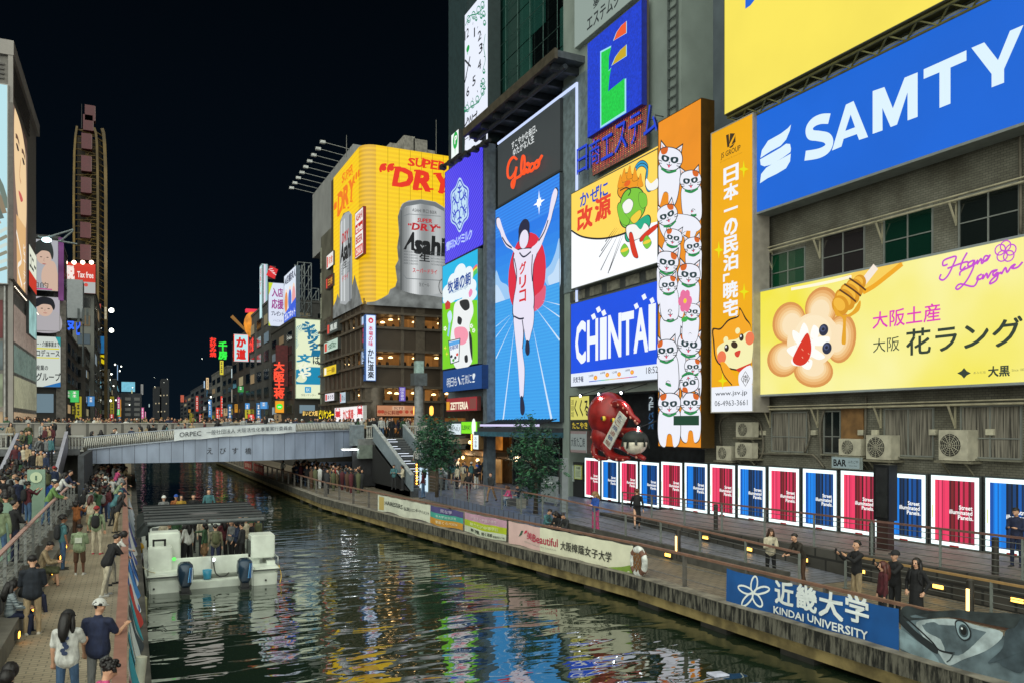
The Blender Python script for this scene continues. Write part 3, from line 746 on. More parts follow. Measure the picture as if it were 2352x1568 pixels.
# yellow screen, blue billboard, food billboard
s=wall_sign(24.1,1665,2700,-330,264,'led_screen','huge bright yellow screen above the blue billboard at the top edge','screen',depth=.7,frame='#6b6a4a',rim=.03)
A=s.a;A.rect(0,0,1,1,em('#fbe75c',1.0,True,.07,.25));A.poly(A.P('c4',[(248,-60),(340,-60),(300,0),(275,32),(248,50)]),em('#0f62d8',1.));s.done()
mb=MB();p=wall(24.1,1665,264);q=wall(24.1,2600,264)
tr=thing('sign_truss','olive steel truss under the yellow screen','truss',(24.6,20,p.z-.5))
for dx,dz in((.15,-.12),(.75,-.12),(.4,-.5)):mb.cyl((24.1+dx,p.y,p.z+dz),(24.1+dx,q.y,p.z+dz),.06,None,6,pm('#6d6b3f',.6,.2))
mb.build('rails',tr);mb=MB();y=p.y
while y>q.y:mb.bar((24.25,y,p.z-.12),(24.85,y,p.z-.14),.06,.05,pm('#6d6b3f',.6,.2));mb.bar((24.25,y,p.z-.12),(24.5,y-.6,p.z-.5),.05,.05,pm('#6d6b3f',.6,.2));mb.bar((24.5,y-.6,p.z-.5),(24.25,y-1.2,p.z-.12),.05,.05,pm('#6d6b3f',.6,.2));y-=1.2
mb.build('bracing',tr)
s=wall_sign(24.5,1735,2640,262,490,'billboard','wide blue billboard with white lettering below the yellow screen','billboard',depth=.8,frame='#7d8583',rim=.09,rimh='#8b9290')
A=s.a;A.rect(0,0,1,1,em('#0465da',1.0,True,.10,.22))
W2=em('#dcf1fb',1.02,False)
A.poly(A.P('c4',[(330,862),(338,820),(372,768),(440,730),(480,700),(497,680),(490,715),(470,762),(440,796),(385,826)]),W2)
A.poly(A.P('c4',[(328,870),(385,838),(440,806),(470,784),(492,786),(497,812),(494,830),(450,862),(390,898),(352,908),(332,900)]),W2)
A.poly(A.P('c4',[(328,1000),(334,950),(362,915),(420,880),(496,838),(492,880),(470,918),(420,948),(370,972)]),W2)
A.stroke(A.P('c4',[(706,648),(660,650),(620,668),(597,700),(605,735),(645,742),(690,752),(706,780),(690,815),(645,838),(574,850)]),.026,W2,smooth=True)
A.poly(A.P('c4',[(720,822),(796,572),(838,552),(917,748),(868,764),(856,732),(784,758),(772,800)]),W2)
A.poly(A.P('c4',[(793,715),(822,626),(846,695)]),em('#0465da',1.0,False))
A.poly(A.P('c4',[(942,731),(942,498),(1006,476),(1052,592),(1116,425),(1187,396),(1187,638),(1132,658),(1132,505),(1075,680),(1040,694),(995,590),(996,712)]),W2)
A.poly(A.P('c4',[(1220,432),(1220,380),(1453,276),(1453,332),(1366,370),(1366,566),(1306,590),(1306,396)]),W2)
A.poly(A.P('c4',[(1480,263),(1550,233),(1625,330),(1690,170),(1764,138),(1658,378),(1658,452),(1590,478),(1590,405)]),W2);s.done()
s=wall_sign(24.7,1734,2640,674,906,'billboard','wide yellow food billboard with flower biscuit and honey dipper','billboard',depth=.6,frame='#8a9093',rim=.08,rimh='#9aa3a6')
A=s.a;A.rect(0,0,1,1,em('#f3e645',1.0,True,0,.16,'#fbf7b4'))
hon=em('#f0a81c',1.,False);hon2=em('#f7cf5a',1.,False)
A.poly(A.P('c5',[(740,372),(860,330),(1000,280),(1100,255),(1250,236),(1180,300),(1090,380),(1010,430),(1000,370),(960,330),(850,352)]),hon2)
A.stroke(A.P('c5',[(1240,245),(1160,310),(1070,380),(1000,420)]),.012,hon,smooth=True)
A.stroke(A.P('c5',[(560,400),(700,375),(840,345),(930,322)]),.008,em('#fff6d8',1.,False),smooth=True)
bis=[em('#f4c078',1.,False),em('#f8d9a0',1.,False),em('#fce9c4',1.,False)]
for(x,y,rx,ry)in((545,605,105,125),(745,510,105,122),(865,700,95,150),(695,900,125,98),(510,830,100,105)):
 for q_,c_ in enumerate(('#d9944e','#e8ae6a','#f1c385','#f7d6a2','#fae3bb')):g_=1-q_*.11;A.el('c5',x+(690-x)*q_*.03,y+(700-y)*q_*.03,rx*g_,ry*g_,em(c_,1.,False),8,28)
A.el('c5',690,710,165,165,em('#fae3bb',1.,False))
A.el('c5',690,690,120,130,bis[2]);crm=em('#fdfdf8',1.,False);crs=em('#e8e6da',1.,False)
for pts in([(640,605),(670,660),(640,720),(612,680)],[(575,650),(640,700),(640,760),(580,710)],[(535,770),(600,740),(640,790),(590,820)],[(700,620),(735,650),(720,700),(680,690)],[(700,700),(795,690),(780,740),(690,740)],[(700,760),(770,810),(730,830),(680,800)],[(610,830),(690,830),(680,886),(640,880)],[(565,830),(620,800),(640,860),(580,865)]):
 A.poly(A.P('c5',pts),crm,True)
A.el('c5',650,760,60,70,crm)
A.poly(A.P('c5',[(664,668),(686,735),(683,800),(660,845),(625,866),(590,858),(573,830),(590,785),(625,720)]),em('#d8301c',1.,False),True)
for k in range(14):A.el('c5',600+(k*37)%75,750+(k*23)%95,3,3,em('#f2a080',1.,False),n=6)
for x,y in((764,650),(785,760)):
 A.el('c5',x,y,29,36,em('#242a44',1.,False));A.el('c5',x-4,y-8,17,19,em('#4a5478',1.,False));A.el('c5',x-2,y-5,9,10,em('#161a2c',1.,False))
A.stroke(A.P('c5',[(1085,262),(1000,370)]),.02,em('#f6e8d8',1.,False))
for k,(x,y,rx,ry)in enumerate(((985,360,42,46),(955,395,60,52),(925,430,70,55),(895,465,72,55),(868,500,58,55))):
 A.el('c5',x,y,rx,ry,em('#d9941a',1.,False),40);A.el('c5',x-6,y-6,rx*.72,ry*.62,em('#f3b93c',1.,False),40)
for x,y in((985,380),(955,415),(925,450)):A.stroke(A.P('c5',[(x-62,y-46),(x-5,y-8),(x+40,y+28)]),.0045,em('#5a3310',1.,False),smooth=True)
A.poly(A.P('c5',[(830,500),(880,560),(940,540),(990,470),(985,530),(930,570),(905,580),(903,720),(890,738),(876,720),(884,585),(840,560)]),em('#e6a522',1.,False),True)
PK=em('#e23bb8',1.,False);GR=em('#2e3c30',1.,False)
A.tx('c5','大阪土産',1068,545,645,1482,PK,.012)
A.tx('c5','大阪',1070,705,790,1232,GR,.0);A.tx('c5','花ラング',1275,650,805,1985,GR,.014);A.tx('c5','ド',2030,600,720,2150,GR,.014)
A.tx('c5','大黒',1778,872,935,1908,GR,.03);A.tx('c5','あみだ池',1688,902,918,1762,em('#8a8a50',1,False),0);A.tx('c5','Since 1805',1922,886,902,2010,em('#8a8a50',1,False),0)
for y0,w in((898,16),(912,42),(926,16)):A.poly(A.P('c5',[(1630-w,y0),(1630,y0-16-w*.15),(1630+w,y0),(1630,y0+16+w*.15)]),GR)
PU=em('#c84fd0',1.,False);lw=.0042
for pts in([(1530,250),(1502,258),(1505,228),(1550,208),(1582,205),(1560,262),(1532,318),(1502,346),(1480,336),(1490,310)],[(1650,178),(1622,228),(1608,272),(1618,284),(1640,262)],[(1528,276),(1580,256),(1640,236),(1660,240)],[(1690,225),(1660,240),(1655,262),(1680,255),(1695,225),(1692,255),(1715,225),(1710,250),(1735,215),(1738,245),(1755,232),(1782,205),(1760,200),(1748,230),(1772,225),(1792,190)],[(1605,320),(1610,295),(1660,270),(1690,262),(1650,345),(1600,400),(1580,395),(1610,370),(1690,385),(1720,330)],[(1740,310),(1715,325),(1712,345),(1740,335),(1748,310),(1745,340),(1770,305),(1775,335),(1800,295),(1835,285),(1810,300),(1812,320),(1838,300),(1830,345),(1790,370),(1800,345),(1855,300),(1860,310),(1885,270),(1895,300),(1920,265),(1945,250),(1925,275),(1960,268),(1990,235)]):
 A.stroke(A.P('c5',pts),lw,PU,smooth=True,n=4)
for k in range(5):
 t=math.radians(72*k-90);A.ring(*A.P('c5',[(1885+34*math.cos(t),172+34*math.sin(t))])[0],.011,.011,.0028,PU,14)
s.done()
# orange company column sign
s=wall_sign(24.3,1635,1729,309,945,'sign_column','tall orange sign column with white characters and a dog beside the blue billboard','sign',depth=.9,frame='#9a948a',rim=.05,rimh='#b8b4aa')
A=s.a;JO=em('#f3ae04',1.,True,.06,.4);JW=em('#f2f5fb',1.,False);A.rect(0,0,1,.912,JO);A.rect(0,.912,1,1,em('#eef2fb',1.))
bk_=em('#3a2a10',1,False)
A.poly(A.P('c4',[(143,738),(158,732),(162,800),(150,805)]),bk_);A.poly(A.P('c4',[(165,728),(192,728),(160,790)]),bk_);A.poly(A.P('c4',[(194,732),(195,775),(172,790),(192,745)]),bk_);A.poly(A.P('c4',[(160,805),(192,778),(180,800),(168,808)]),bk_)
A.tx('c4','JS GROUP',115,838,875,222,bk_,.01);A.tx('c4','property & tourism',112,880,892,232,em('#c98a10',1,False),0)
A.tx('c3','日本一の民泊',806,140,650,874,JW,.035,vert=True);A.tx('c3','「暁宅」',806,612,960,874,JW,.035,vert=True)
def spark(A,c,x,y,rx,ry,m):A.poly(A.P(c,[(x,y-ry),(x+rx*.2,y-ry*.2),(x+rx,y),(x+rx*.2,y+ry*.2),(x,y+ry),(x-rx*.2,y+ry*.2),(x-rx,y),(x-rx*.2,y-ry*.2)]),m)
for x,y in((905,145),(783,540),(907,745),(802,1178)):spark(A,'c3',x,y,24,44,em('#e8e000',1,False))
bl_=em('#2a1c10',1,False);og=em('#f5a81c',1,False);cr_=em('#f6f0b4',1,False)
A.poly(A.P('c3',[(752,925),(790,922),(830,880),(880,860),(885,820),(915,870),(942,920),(945,1060),(930,1120),(880,1130),(800,1110),(765,1070),(755,990)]),bl_,True)
A.poly(A.P('c3',[(758,932),(792,930),(832,888),(880,868),(888,832),(912,878),(942,925),(944,1050),(930,1112),(880,1122),(805,1102),(770,1065),(762,990)]),og,True)
A.poly(A.P('c3',[(775,1020),(820,985),(870,975),(944,940),(944,1085),(900,1118),(840,1115),(790,1085)]),cr_,True)
for x,y in((818,978),(876,935)):A.el('c3',x,y,12,15,cr_)
for x,y in((822,1018),(895,967)):A.el('c3',x,y,11,18,bl_);A.el('c3',x-3,y-6,4,6,JW)
A.el('c3',860,1003,17,16,em('#3a2414',1,False),20);A.poly(A.P('c3',[(862,1040),(890,1030),(882,1060),(868,1060)]),em('#d84030',1,False),True)
for x,y in((798,1064),(936,972)):A.el('c3',x,y,22,32,em('#f07a50',1,False))
A.poly(A.P('c3',[(868,1122),(944,1090),(920,1125),(880,1135)]),em('#d83820',1,False));A.poly(A.P('c3',[(885,1140),(944,1105),(944,1205),(890,1210)]),JW,True)
A.poly(A.P('c3',[(790,1095),(815,1090),(860,1150),(880,1185),(850,1200),(810,1150)]),og,True);A.stroke(A.P('c3',[(790,1095),(810,1150),(850,1200)]),.02,bl_,smooth=True)
A.ring(*A.P('c3',[(915,1168)])[0],.1,.12,.012,bl_,4);A.tx('c3','南',902,1150,1188,930,bl_,0)
A.tx('c3','www.jsv.jp',768,1232,1258,924,em('#3a4048',1,False),.005);A.tx('c3','06-4963-3661',765,1276,1302,926,em('#3a4048',1,False),0)
s.done()
# orange cat screen
s=wall_sign(24.1,1513,1611,283,1023,'led_screen','tall orange screen showing a pile of white cartoon cats','screen',depth=.75,frame='#4a3308',rim=.03)
A=s.a;A.eps=.0005;CN=[0];A.rect(0,0,1,1,em('#f1931c',1.,True,.1,.5));cw=em('#eef0fa',1.,False);ck=em('#23272e',1,False);ct=em('#1d3b40',1,False);co=em('#d8641c',1,False);cp=em('#f3b8a0',1,False)
def cat(x,y,k,tilt=0,body=None,mask=True,patch=1):
 """plain white cartoon cat: ears, head, collar"""
 A.k=2+48*(CN[0]%5);CN[0]+=1
 def q(pts):
  c_,s_=math.cos(rad(tilt)),math.sin(rad(tilt));return A.P('c3',[(max(485,min(696,x+(a*c_-b*s_)*k*1.1)),min(1506,y+(a*s_+b*c_)*k*1.3))for a,b in pts])
 if body:
  A.poly(q([(a,b)for a,b in body]),ck,True);A.poly(q([(a*.95,b*.975+1)for a,b in body]),cw,True)
 for sx in(-1,1):A.poly(q([(sx*44,-14),(sx*46,-62),(sx*14,-36)]),ck);A.poly(q([(sx*40,-16),(sx*43,-54),(sx*16,-33)]),cw);A.poly(q([(sx*36,-24),(sx*40,-46),(sx*24,-32)]),cp)
 A.poly(q([(-52,2),(-40,-32),(0,-42),(40,-32),(52,2),(34,32),(0,40),(-34,32)]),ck,True);A.poly(q([(-49,2),(-38,-29),(0,-39),(38,-29),(49,2),(32,29),(0,37),(-32,29)]),cw,True)
 A.poly(q([(patch*14,-38),(patch*40,-28),(patch*34,-12),(patch*16,-18)]),co,True)
 for sx in(-1,1):
  A.poly(q([(sx*4,-6),(sx*30,-10),(sx*34,4),(sx*20,12),(sx*6,8)]),ct,True);A.poly(q([(sx*15,-3),(sx*24,-4),(sx*22,5),(sx*14,5)]),cw,True)
  for d in(0,7):A.stroke(q([(sx*30,12+d),(sx*48,10+d*1.5)]),.01,ck)
 A.poly(q([(-4,10),(4,10),(0,15)]),ck);A.stroke(q([(-10,18),(-4,22),(0,17),(4,22),(10,18)]),.012,ck,smooth=True)
 A.poly(q([(-5,22),(5,22),(0,31)]),em('#e0506a',1,False),True);A.stroke(q([(-30,36),(0,46),(32,35)]),.035,em('#1f8a4a',1,False),smooth=True)
B1=[(-40,20),(40,20),(52,90),(44,150),(20,165),(10,120),(-10,120),(-20,165),(-46,150),(-54,90)];B2=[(-40,10),(40,10),(120,50),(150,100),(110,110),(60,90),(-20,110),(-50,60)]
for a in((540,95,1.1,8,B1,True,-1),(643,200,.95,-6,B1,True,1),(530,370,.95,-20,B2,True,1),(640,660,1.0,4,B1,True,-1),(535,600,1.0,6,B1,True,1),(540,830,1.0,-6,B1,True,-1),(637,1000,1.05,8,B1,True,-1),(525,1030,1.0,-4,B1,True,-1),(640,1190,.85,170,None,True,1),(545,1290,1.0,0,B1,True,-1),(652,330,.72,12,B1,True,1),(655,520,.8,-8,B1,True,1),(560,480,.8,10,B1,True,-1),(655,840,.72,6,B1,True,-1),(540,710,.82,-4,B1,True,1),(545,1150,.85,6,B1,True,1),(655,1110,.75,0,B1,True,1),(645,1285,.92,0,B1,True,1)):cat(*a)
A.k=245
for k in range(6):
 t=rad(60*k);A.el('c3',624+20*math.cos(t),790+34*math.sin(t),14,24,em('#e8719f',1,False))
A.el('c3',624,790,8,12,em('#f3d13a',1,False));A.el('c3',622,880,16,13,em('#3fae4a',1,False));A.rect(.42,.908,1,.936,em('#10402c',1,False));s.done()
# the grey tower between
tw=thing('tower_building','dark blue-grey tower wall rising behind the orange sign column','building',(30,27,1.3))
MB().box((26.6,15,1.2),(38,34.6,60),pm('#566068',.6,0,.15,.6)).build('wall',tw)
mb=MB()
for k in range(26):mb.box((26.52,33.0,22+k*.7),(26.6,34.0,22.08+k*.7),pm('#6c757a',.5,.3))
for y in(33.0,34.0):mb.box((26.5,y-.04,20),(26.58,y+.04,42),pm('#6c757a',.5,.3))
mb.build('service_ladder',tw)
# Estem building: grey wall with three stacked signs, octopus shop below
GW=pm('#7c8882',.7,0,.10,.5)
es=thing('office_building','grey building wall holding the letter E sign and the stacked white and blue billboards','building',(30,38,1.35))
MB().box((24.62,32.0,7.6),(38,43.95,60),GW).build('wall',es)
MB().box((26.4,31.4,1.35),(38,43.95,7.6),pm('#23282c',.7,0,.3)).build('shop_back_wall',es)
MB().box((24.62,43.2,1.35),(26.4,43.95,7.6),GW).build('wall_end',es)
mb=MB()
for k in range(14):y=33.2+k*.75;mb.box((24.55,y,14.9-.0),(24.62,y+.66,16.1),pm('#303436',.4)if k%3 else pm('#6d6c64',.6))
mb.box((24.5,33.0,14.8),(24.62,43.6,14.9),pm('#4a4f4c',.6));
MB().box((24.56,33.0,wall(24.3,1313,692).z),(24.63,43.0,wall(24.3,1313,668).z),pm('#3c4040',.5)).build('window_band',es)
for k in range(5):MB().box((24.53,33.6+k*1.9,wall(24.3,1313,690).z),(24.57,34.9+k*1.9,wall(24.3,1313,670).z),pm('#757468',.6,0,.3)).build('shutter',es)
mb=MB()
for y in(32.25,32.95):mb.box((24.5,y-.04,12),(24.58,y+.04,44),pm('#49514f',.5))
for k in range(60):mb.box((24.5,32.25,12.2+k*.5),(24.56,32.95,12.27+k*.5),pm('#49514f',.5))
mb.build('service_ladder',es)
s=wall_sign(24.3,1320,1462,-60,111,'name_board','pale name board with dark katakana at the top of the grey building','sign',depth=.9,frame='#a8b2ac',rim=.02)
A=s.a;A.rect(0,0,1,1,em('#94a49c',.9));A.tx('c1','エステムシ',1155,150,252,1410,em('#20282a',1,False),.02);A.tx('c1','夢と',1205,-5,75,1320,em('#20282a',1,False),.02);s.done()
s=wall_sign(24.25,1361,1486,95,405,'dot_light_sign','panel of red and amber light dots behind the letter E sign','sign',depth=.12,frame='#5a5048',rim=.0)
A=s.a;A.rect(0,0,1,1,pm('#6a5a52',.6,0,.1))
dm=em('#f2604a',1.5,False);nx,ny=34,74
for j in range(ny):
 for i in range(nx):
  if 4<i<nx-5 and 6<j<42:continue
  cx,cy=(i+.5)/nx,(j+.5)/ny;r=.008;A.k=1
  m_=dm if(i*7+j*3)%11 else em('#ffc060',1.5,False)
  A.mb.add([A.p(cx-r,cy),A.p(cx,cy-r*A.W/A.H),A.p(cx+r,cy),A.p(cx,cy+r*A.W/A.H)],[(0,1,2,3)],m_)
s.done('dot_lights')
s=wall_sign(23.9,1350,1474,102,317,'letter_sign','blue sparkling square sign with a big green letter E','sign',depth=.3,frame='#1a2a90',rim=.02)
A=s.a;A.rect(0,0,1,1,em('#1440dc',1.,True,.35,9.));outl=em('#9fe0f4',1.,False)
def quadE(pts,m):
 cx=sum(p[0]for p in pts)/len(pts);cy=sum(p[1]for p in pts)/len(pts)
 A.poly(A.P('c1',pts),outl);A.poly(A.P('c1',[(cx+(x-cx)*.90,cy+(y-cy)*.95)for x,y in pts]),m)
GE=em('#18d84c',1.,True,.25,8.)
quadE([(1258,405),(1345,360),(1325,440),(1322,560),(1345,530),(1330,600),(1318,725),(1462,615),(1462,885),(1258,1010)],GE)
quadE([(1358,325),(1385,255),(1425,200),(1467,165),(1467,262)],em('#ee5a2c',1,False));quadE([(1345,520),(1375,450),(1415,395),(1467,350),(1467,442)],em('#c9a81c',1,False));s.done()
a=wall(24.0,1323,345);mb=MB();z0=wall(24.0,1323,404).z;yR=wall(24.0,1512).y
for i,ch in enumerate('日商エステム'):
 vs,fs=text_mesh(ch,.03);w=(a.y-yR)/6
 for dx,m_ in((0,em('#1e44d6',1.,False)),(.12,pm('#1a2456',.5,0,0))):
  mb.add([(24.0+dx,a.y-w*(i+.06)-w*.86*px,z0+(a.z-z0)*py*(1 if ch not in 'エ' else .85))for px,py in vs],fs,m_)
 for px in(.3,.7):mb.cyl((24.1,a.y-w*(i+px),z0+.9),(24.62,a.y-w*(i+px),z0+.9),.03,None,5,pm('#444a4a',.5))
mb.build('neon_lettering',None,label='blue neon katakana lettering standing off the grey wall',cat='sign')
s=wall_sign(24.1,1313,1511,447,664,'billboard','yellow and white medicine billboard with blue and red characters','billboard',depth=.8,frame='#5f6660',rim=.06)
A=s.a;A.rect(0,0,1,1,em('#f4f7fb',1.08));KY=em('#ffd65a',1.05);bk2=em('#181c22',.9,False)
A.poly(A.P('c3',[(57,265),(482,30),(482,400),(400,420),(300,465),(200,485),(110,475),(57,440)]),KY)
A.stroke(A.P('c3',[(57,445),(110,475),(200,485),(300,465),(400,420)]),.012,bk2,smooth=True)
for cx_,(t,x0,y0,y1,x1)in enumerate((('か',100,268,330,142),('ぜ',150,245,312,194),('に',198,222,288,236))):A.tx('c3',t,x0,y0,y1,x1,em('#1c4ec4',1,False),.025)
A.tx('c3','改',88,345,452,160,em('#e8442a',1,False),.035);A.tx('c3','源',175,298,405,250,em('#e8442a',1,False),.035)
for a,b in(((290,435),(195,575)),((300,440),(202,640)),((312,440),(238,655)),((282,432),(205,545)),((322,445),(245,640)),((276,428),(225,500))):A.stroke(A.P('c3',[b,a]),.008,bk2,taper=True)
def blob(pts,m,o=1.03):
 cx=sum(p[0]for p in pts)/len(pts);cy=sum(p[1]for p in pts)/len(pts)
 A.poly(A.P('c3',[(cx+(x-cx)*1.07,cy+(y-cy)*1.05)for x,y in pts]),bk2,True);A.poly(A.P('c3',pts),m,True)
rb=em('#2f9fd0',1,False);rg=em('#d8341c',1,False);og2=em('#f09a1c',1,False);gr2=em('#7cc83c',1,False);tq=em('#1fae86',1,False);wt=em('#f6f6f2',1,False)
for off in(0,14):A.stroke(A.P('c3',[(300,330+off),(365,260+off),(370,150+off),(400,110+off),(430,130+off),(425,200+off),(440,235+off),(475,200+off)]),.022,bk2,smooth=True);A.stroke(A.P('c3',[(300,330+off),(365,260+off),(370,150+off),(400,110+off),(430,130+off),(425,200+off),(440,235+off),(475,200+off)]),.013,rb,smooth=True)
blob([(290,270),(295,220),(325,165),(380,185),(395,215),(350,250),(330,300)],og2);blob([(330,250),(390,240),(420,290),(415,350),(380,400),(330,430),(300,400),(300,310)],gr2)
blob([(360,420),(430,370),(445,410),(410,470),(340,500),(325,460)],tq);blob([(310,320),(340,290),(362,310),(350,350),(322,360)],wt)
for pts,m_ in(([(285,335),(300,310),(320,360),(345,395),(330,420),(300,400)],gr2),([(395,260),(425,270),(430,320),(405,335),(390,300)],gr2),([(350,385),(395,345),(400,375),(370,410)],em('#f2d040',1,False)),([(428,190),(450,215),(482,190),(482,235),(445,250),(425,225)],wt),([(330,430),(370,415),(400,440),(420,410),(440,440),(400,480),(345,490)],wt)):blob(pts,m_)
for x,y in((318,165),(345,150),(372,160),(300,195),(398,190)):blob([(x-12,y+40),(x-4,y-8),(x+4,y-22),(x+8,y+6),(x+14,y+36)],og2)
A.el('c3',335,215,16,14,em('#e8641c',1,False));A.stroke(A.P('c3',[(300,250),(330,236),(352,250),(340,275)]),.008,bk2,smooth=True)
blob([(345,465),(360,460),(375,520),(388,575),(365,570),(350,520)],rg);blob([(400,480),(440,440),(480,415),(478,435),(440,470),(405,500)],rg)
for x,y in((322,545),(432,505)):blob([(x-20,y),(x,y-35),(x+22,y),(x,y+30)],gr2);A.el('c3',x,y-4,20,9,em('#f2d040',1,False))
s.done()
s=wall_sign(24.1,1312,1511,700,887,'billboard','deep blue billboard with heavy white condensed lettering and weather strip','billboard',depth=.8,frame='#565e66',rim=.06)
A=s.a;A.rect(0,0,1,.845,em('#0a4fe6',1.,True,.06,.4));A.rect(0,.845,1,1,em('#e6eefb',1.));CW=em('#f0f6fc',1.02,False)
for ch,xl,xr,yt,yb in(('C',78,126,900,1092),('H',136,186,892,1078),('I',200,228,880,1068),('N',240,300,868,1062),('T',306,362,856,1048),('A',366,432,838,1038),('I',440,470,815,1022)):
 A.tx('c3',ch,xl,yt,yb,xr,CW,.03)
def dia(x,y,w,h,t=0):A.poly(A.P('c3',[(x-w,y-h*.2-t),(x+w*.3,y-h),(x+w,y+h*.2+t),(x-w*.3,y+h)]),CW)
for x,y in((192,832),(218,848),(168,866),(416,770),(455,788),(378,815)):dia(x,y,13,17,2)
A.tx('c3','天気予報',67,1160,1188,118,em('#1a2a58',1,False),.02)
for k,(t,x,y)in enumerate((('24時',158,1157),('6時',216,1143),('12時',274,1140),('18時',338,1130))):
 A.tx('c3',t,x-14,y-9,y+3,x+10,em('#30385c',1,False),0);A.el('c3',x+20,y+6,9,11,em('#f28a3c',1,False));A.el('c3',x+20,y+6,5,6,em('#f9c23c',1,False))
for k in range(12):
 x0=147+k*19.7;y0=1183-k*2.1;cc=('#3a50c8','#3a78d8','#3aa0d8','#48c0a8','#8ac858','#d8c838','#f0b038','#f08838','#e86040','#d84880','#a848b8','#6848c8')[k]
 A.poly(A.P('c3',[(x0,y0-3),(x0+19.7,y0-5),(x0+19.7,y0-1),(x0,y0+1)]),em(cc,1,False))
A.tx('c3','18:52',428,1112,1144,486,em('#1c2030',1,False),0);s.done()
# octopus shop
oc=thing('octopus_sculpture','giant red octopus sculpture with white headband sign above the lit panels','sculpture',(23.4,36.6,3.6))
OR=pm('#8e1c1a',.32,0,.2,2.);ORS=pm('#c98a78',.35)
Q=lambda u,v,dx=0:wall(23.4+dx,*K('c3',u,v))
mb=MB();c=Q(225,1355);mb.ell(c+V((.2,.1,.1)),(1.05,1.32,1.28),OR,20,14);c2=Q(215,1445);mb.ell(c2+V((.1,0,0)),(.8,.75,.9),OR,16,10);mb.build('head',oc)
for pts,r in(([(240,1300,.2),(290,1285,-.2),(330,1310,-.3),(355,1350,-.3),(385,1375,-.2),(370,1385,-.1)],.25),([(250,1430,0),(310,1430,-.3),(380,1425,-.4),(400,1445,-.2)],.33),([(240,1465,0),(300,1490,-.3),(360,1530,-.4),(415,1560,-.3)],.36),([(190,1470,.1),(170,1510,-.1),(180,1550,-.2),(230,1560,-.2)],.3),([(225,1490,-.2),(250,1540,-.4),(300,1558,-.5),(340,1555,-.4)],.34),([(175,1440,.2),(160,1450,0),(165,1425,-.1),(185,1440,-.2)],.13)):
 q=smooth_pts([tuple(Q(u,v,d))for u,v,d in pts],5);n=len(q)
 t=MB().tube(q,r,OR,9,[r*(1-.72*i/(n-1))for i in range(n)]).build('tentacle',oc)
 g=MB()
 for i in range(3,n-2,3):g.ell(V(q[i])+V((-r*.8*(1-.7*i/n),0,-.08)),(.06,.08,.08),ORS,8,5)
 g.build('suckers',t)
eb=MB();e=Q(262,1372,-.72);eb.ell(e,(.12,.14,.14),pm('#d8b83a',.3),12,8);eb.ell(e+V((-.13,0,0)),(.06,.08,.1),DARK,8,6);eb.build('eye',oc)
eb=MB();e=Q(215,1362,-.8);eb.ell(e,(.12,.13,.14),pm('#d8b83a',.3),12,8);eb.ell(e+V((-.13,0,0)),(.06,.08,.1),DARK,8,6);eb.build('eye',oc)
hb=Art(Q(285,1325,-1.15),1,1,(0,-1,0));
mb=MB();p=[Q(290,1325,-1.1),Q(325,1360,-1.1),Q(245,1515,-.9),Q(210,1480,-.9)];mb.prism(p,(.05,0,0),pm('#cfcfc4',.6));hs=mb.build('headband_board',oc)
mb=MB();d=(p[3]-p[0]);w_=(p[1]-p[0])
for k,ch in enumerate('たこ焼道頓堀'):
 vs,fs=text_mesh(ch,.01);o_=p[0]+d*(.05+k*.155)+w_*.2
 mb.add([o_+w_*.6*x+d*.12*(1-y)+V((-.03,0,0))for x,y in vs],fs,pm(('#1d3f80','#8a2a20')[k%2],.6,0,0))
mb.build('lettering',hs)
pl=thing('takoyaki_ball','pale round dumpling ball with black crumbs held by the octopus','sculpture',Q(365,1490));mb=MB();c=Q(368,1482,-.5);mb.ell(c,(.62,.62,.58),pm('#d8d2c0',.5,0,.2),16,12);mb.build('ball',pl)
mb=MB();mb.ell(c+V((0,0,.2)),(.66,.66,.44),pm('#1c2420',.6),16,8)
for k in range(9):t=2*math.pi*k/9;mb.bar(c+V((.6*math.cos(t),.6*math.sin(t),.25)),c+V((.68*math.cos(t),.68*math.sin(t),-.1-.25*(k%3)/3)),.12,.05,pm('#1c2420',.6),(0,0,1))
mb.build('topping',pl)
for(u0,u1,v0,v1,bg,tx,col,lab,vert)in((1311,1354,911,963,'#d9d26a','くくる','#15180c','yellow shop sign with black brush characters beside the octopus',False),(1312,1353,966,986,'#20221c','たこやき','#c8b030','dark shop sign with gold characters under the yellow one',False)):
 s=wall_sign(23.9,u0,u1,v0,v1,'shop_sign',lab,'sign',depth=.3,frame='#3a3c34',rim=.03);s.a.rect(0,0,1,1,em(bg,.95));s.a.text(tx,.22 if u0==1311 else .08,.15,.74 if u0==1311 else .84,.7,em(col,1,False),.02,-.15)
 if u0==1311:s.a.vtext('道頓堀',.03,.1,.16,.8,em('#5a5a28',1,False),0)
 s.done()
s=wall_sign(23.8,1311,1348,989,1037,'shop_sign','pale striped shop sign with a row of vertical characters','sign',depth=.3,frame='#6a5c58',rim=.02);A=s.a;A.rect(0,0,1,1,em('#8f9a96',.7))
for k in range(16):A.rect(k/16,0,(k+.5)/16,.12,em('#7a4440',.7,False));A.rect(k/16,.88,(k+.5)/16,1,em('#7a4440',.7,False))
for k,ch in enumerate('大阪たこ焼'):A.text(ch,.06+k*.18,.3,.14,.42,em('#20282a',1,False),.01)
s.done()
s=wall_sign(25.2,1489,1503,905,985,'floor_sign','narrow dark vertical 2F sign beside the octopus','sign',depth=.15,frame='#16202a',rim=.02);s.a.rect(0,0,1,1,pm('#18222c',.5));s.a.vtext('2F',.15,.06,.7,.4,em('#b8c8d0',.8,False),.01);s.a.vtext('パンパ',.1,.5,.8,.5,em('#3a6a9a',.8,False),.01);s.done()
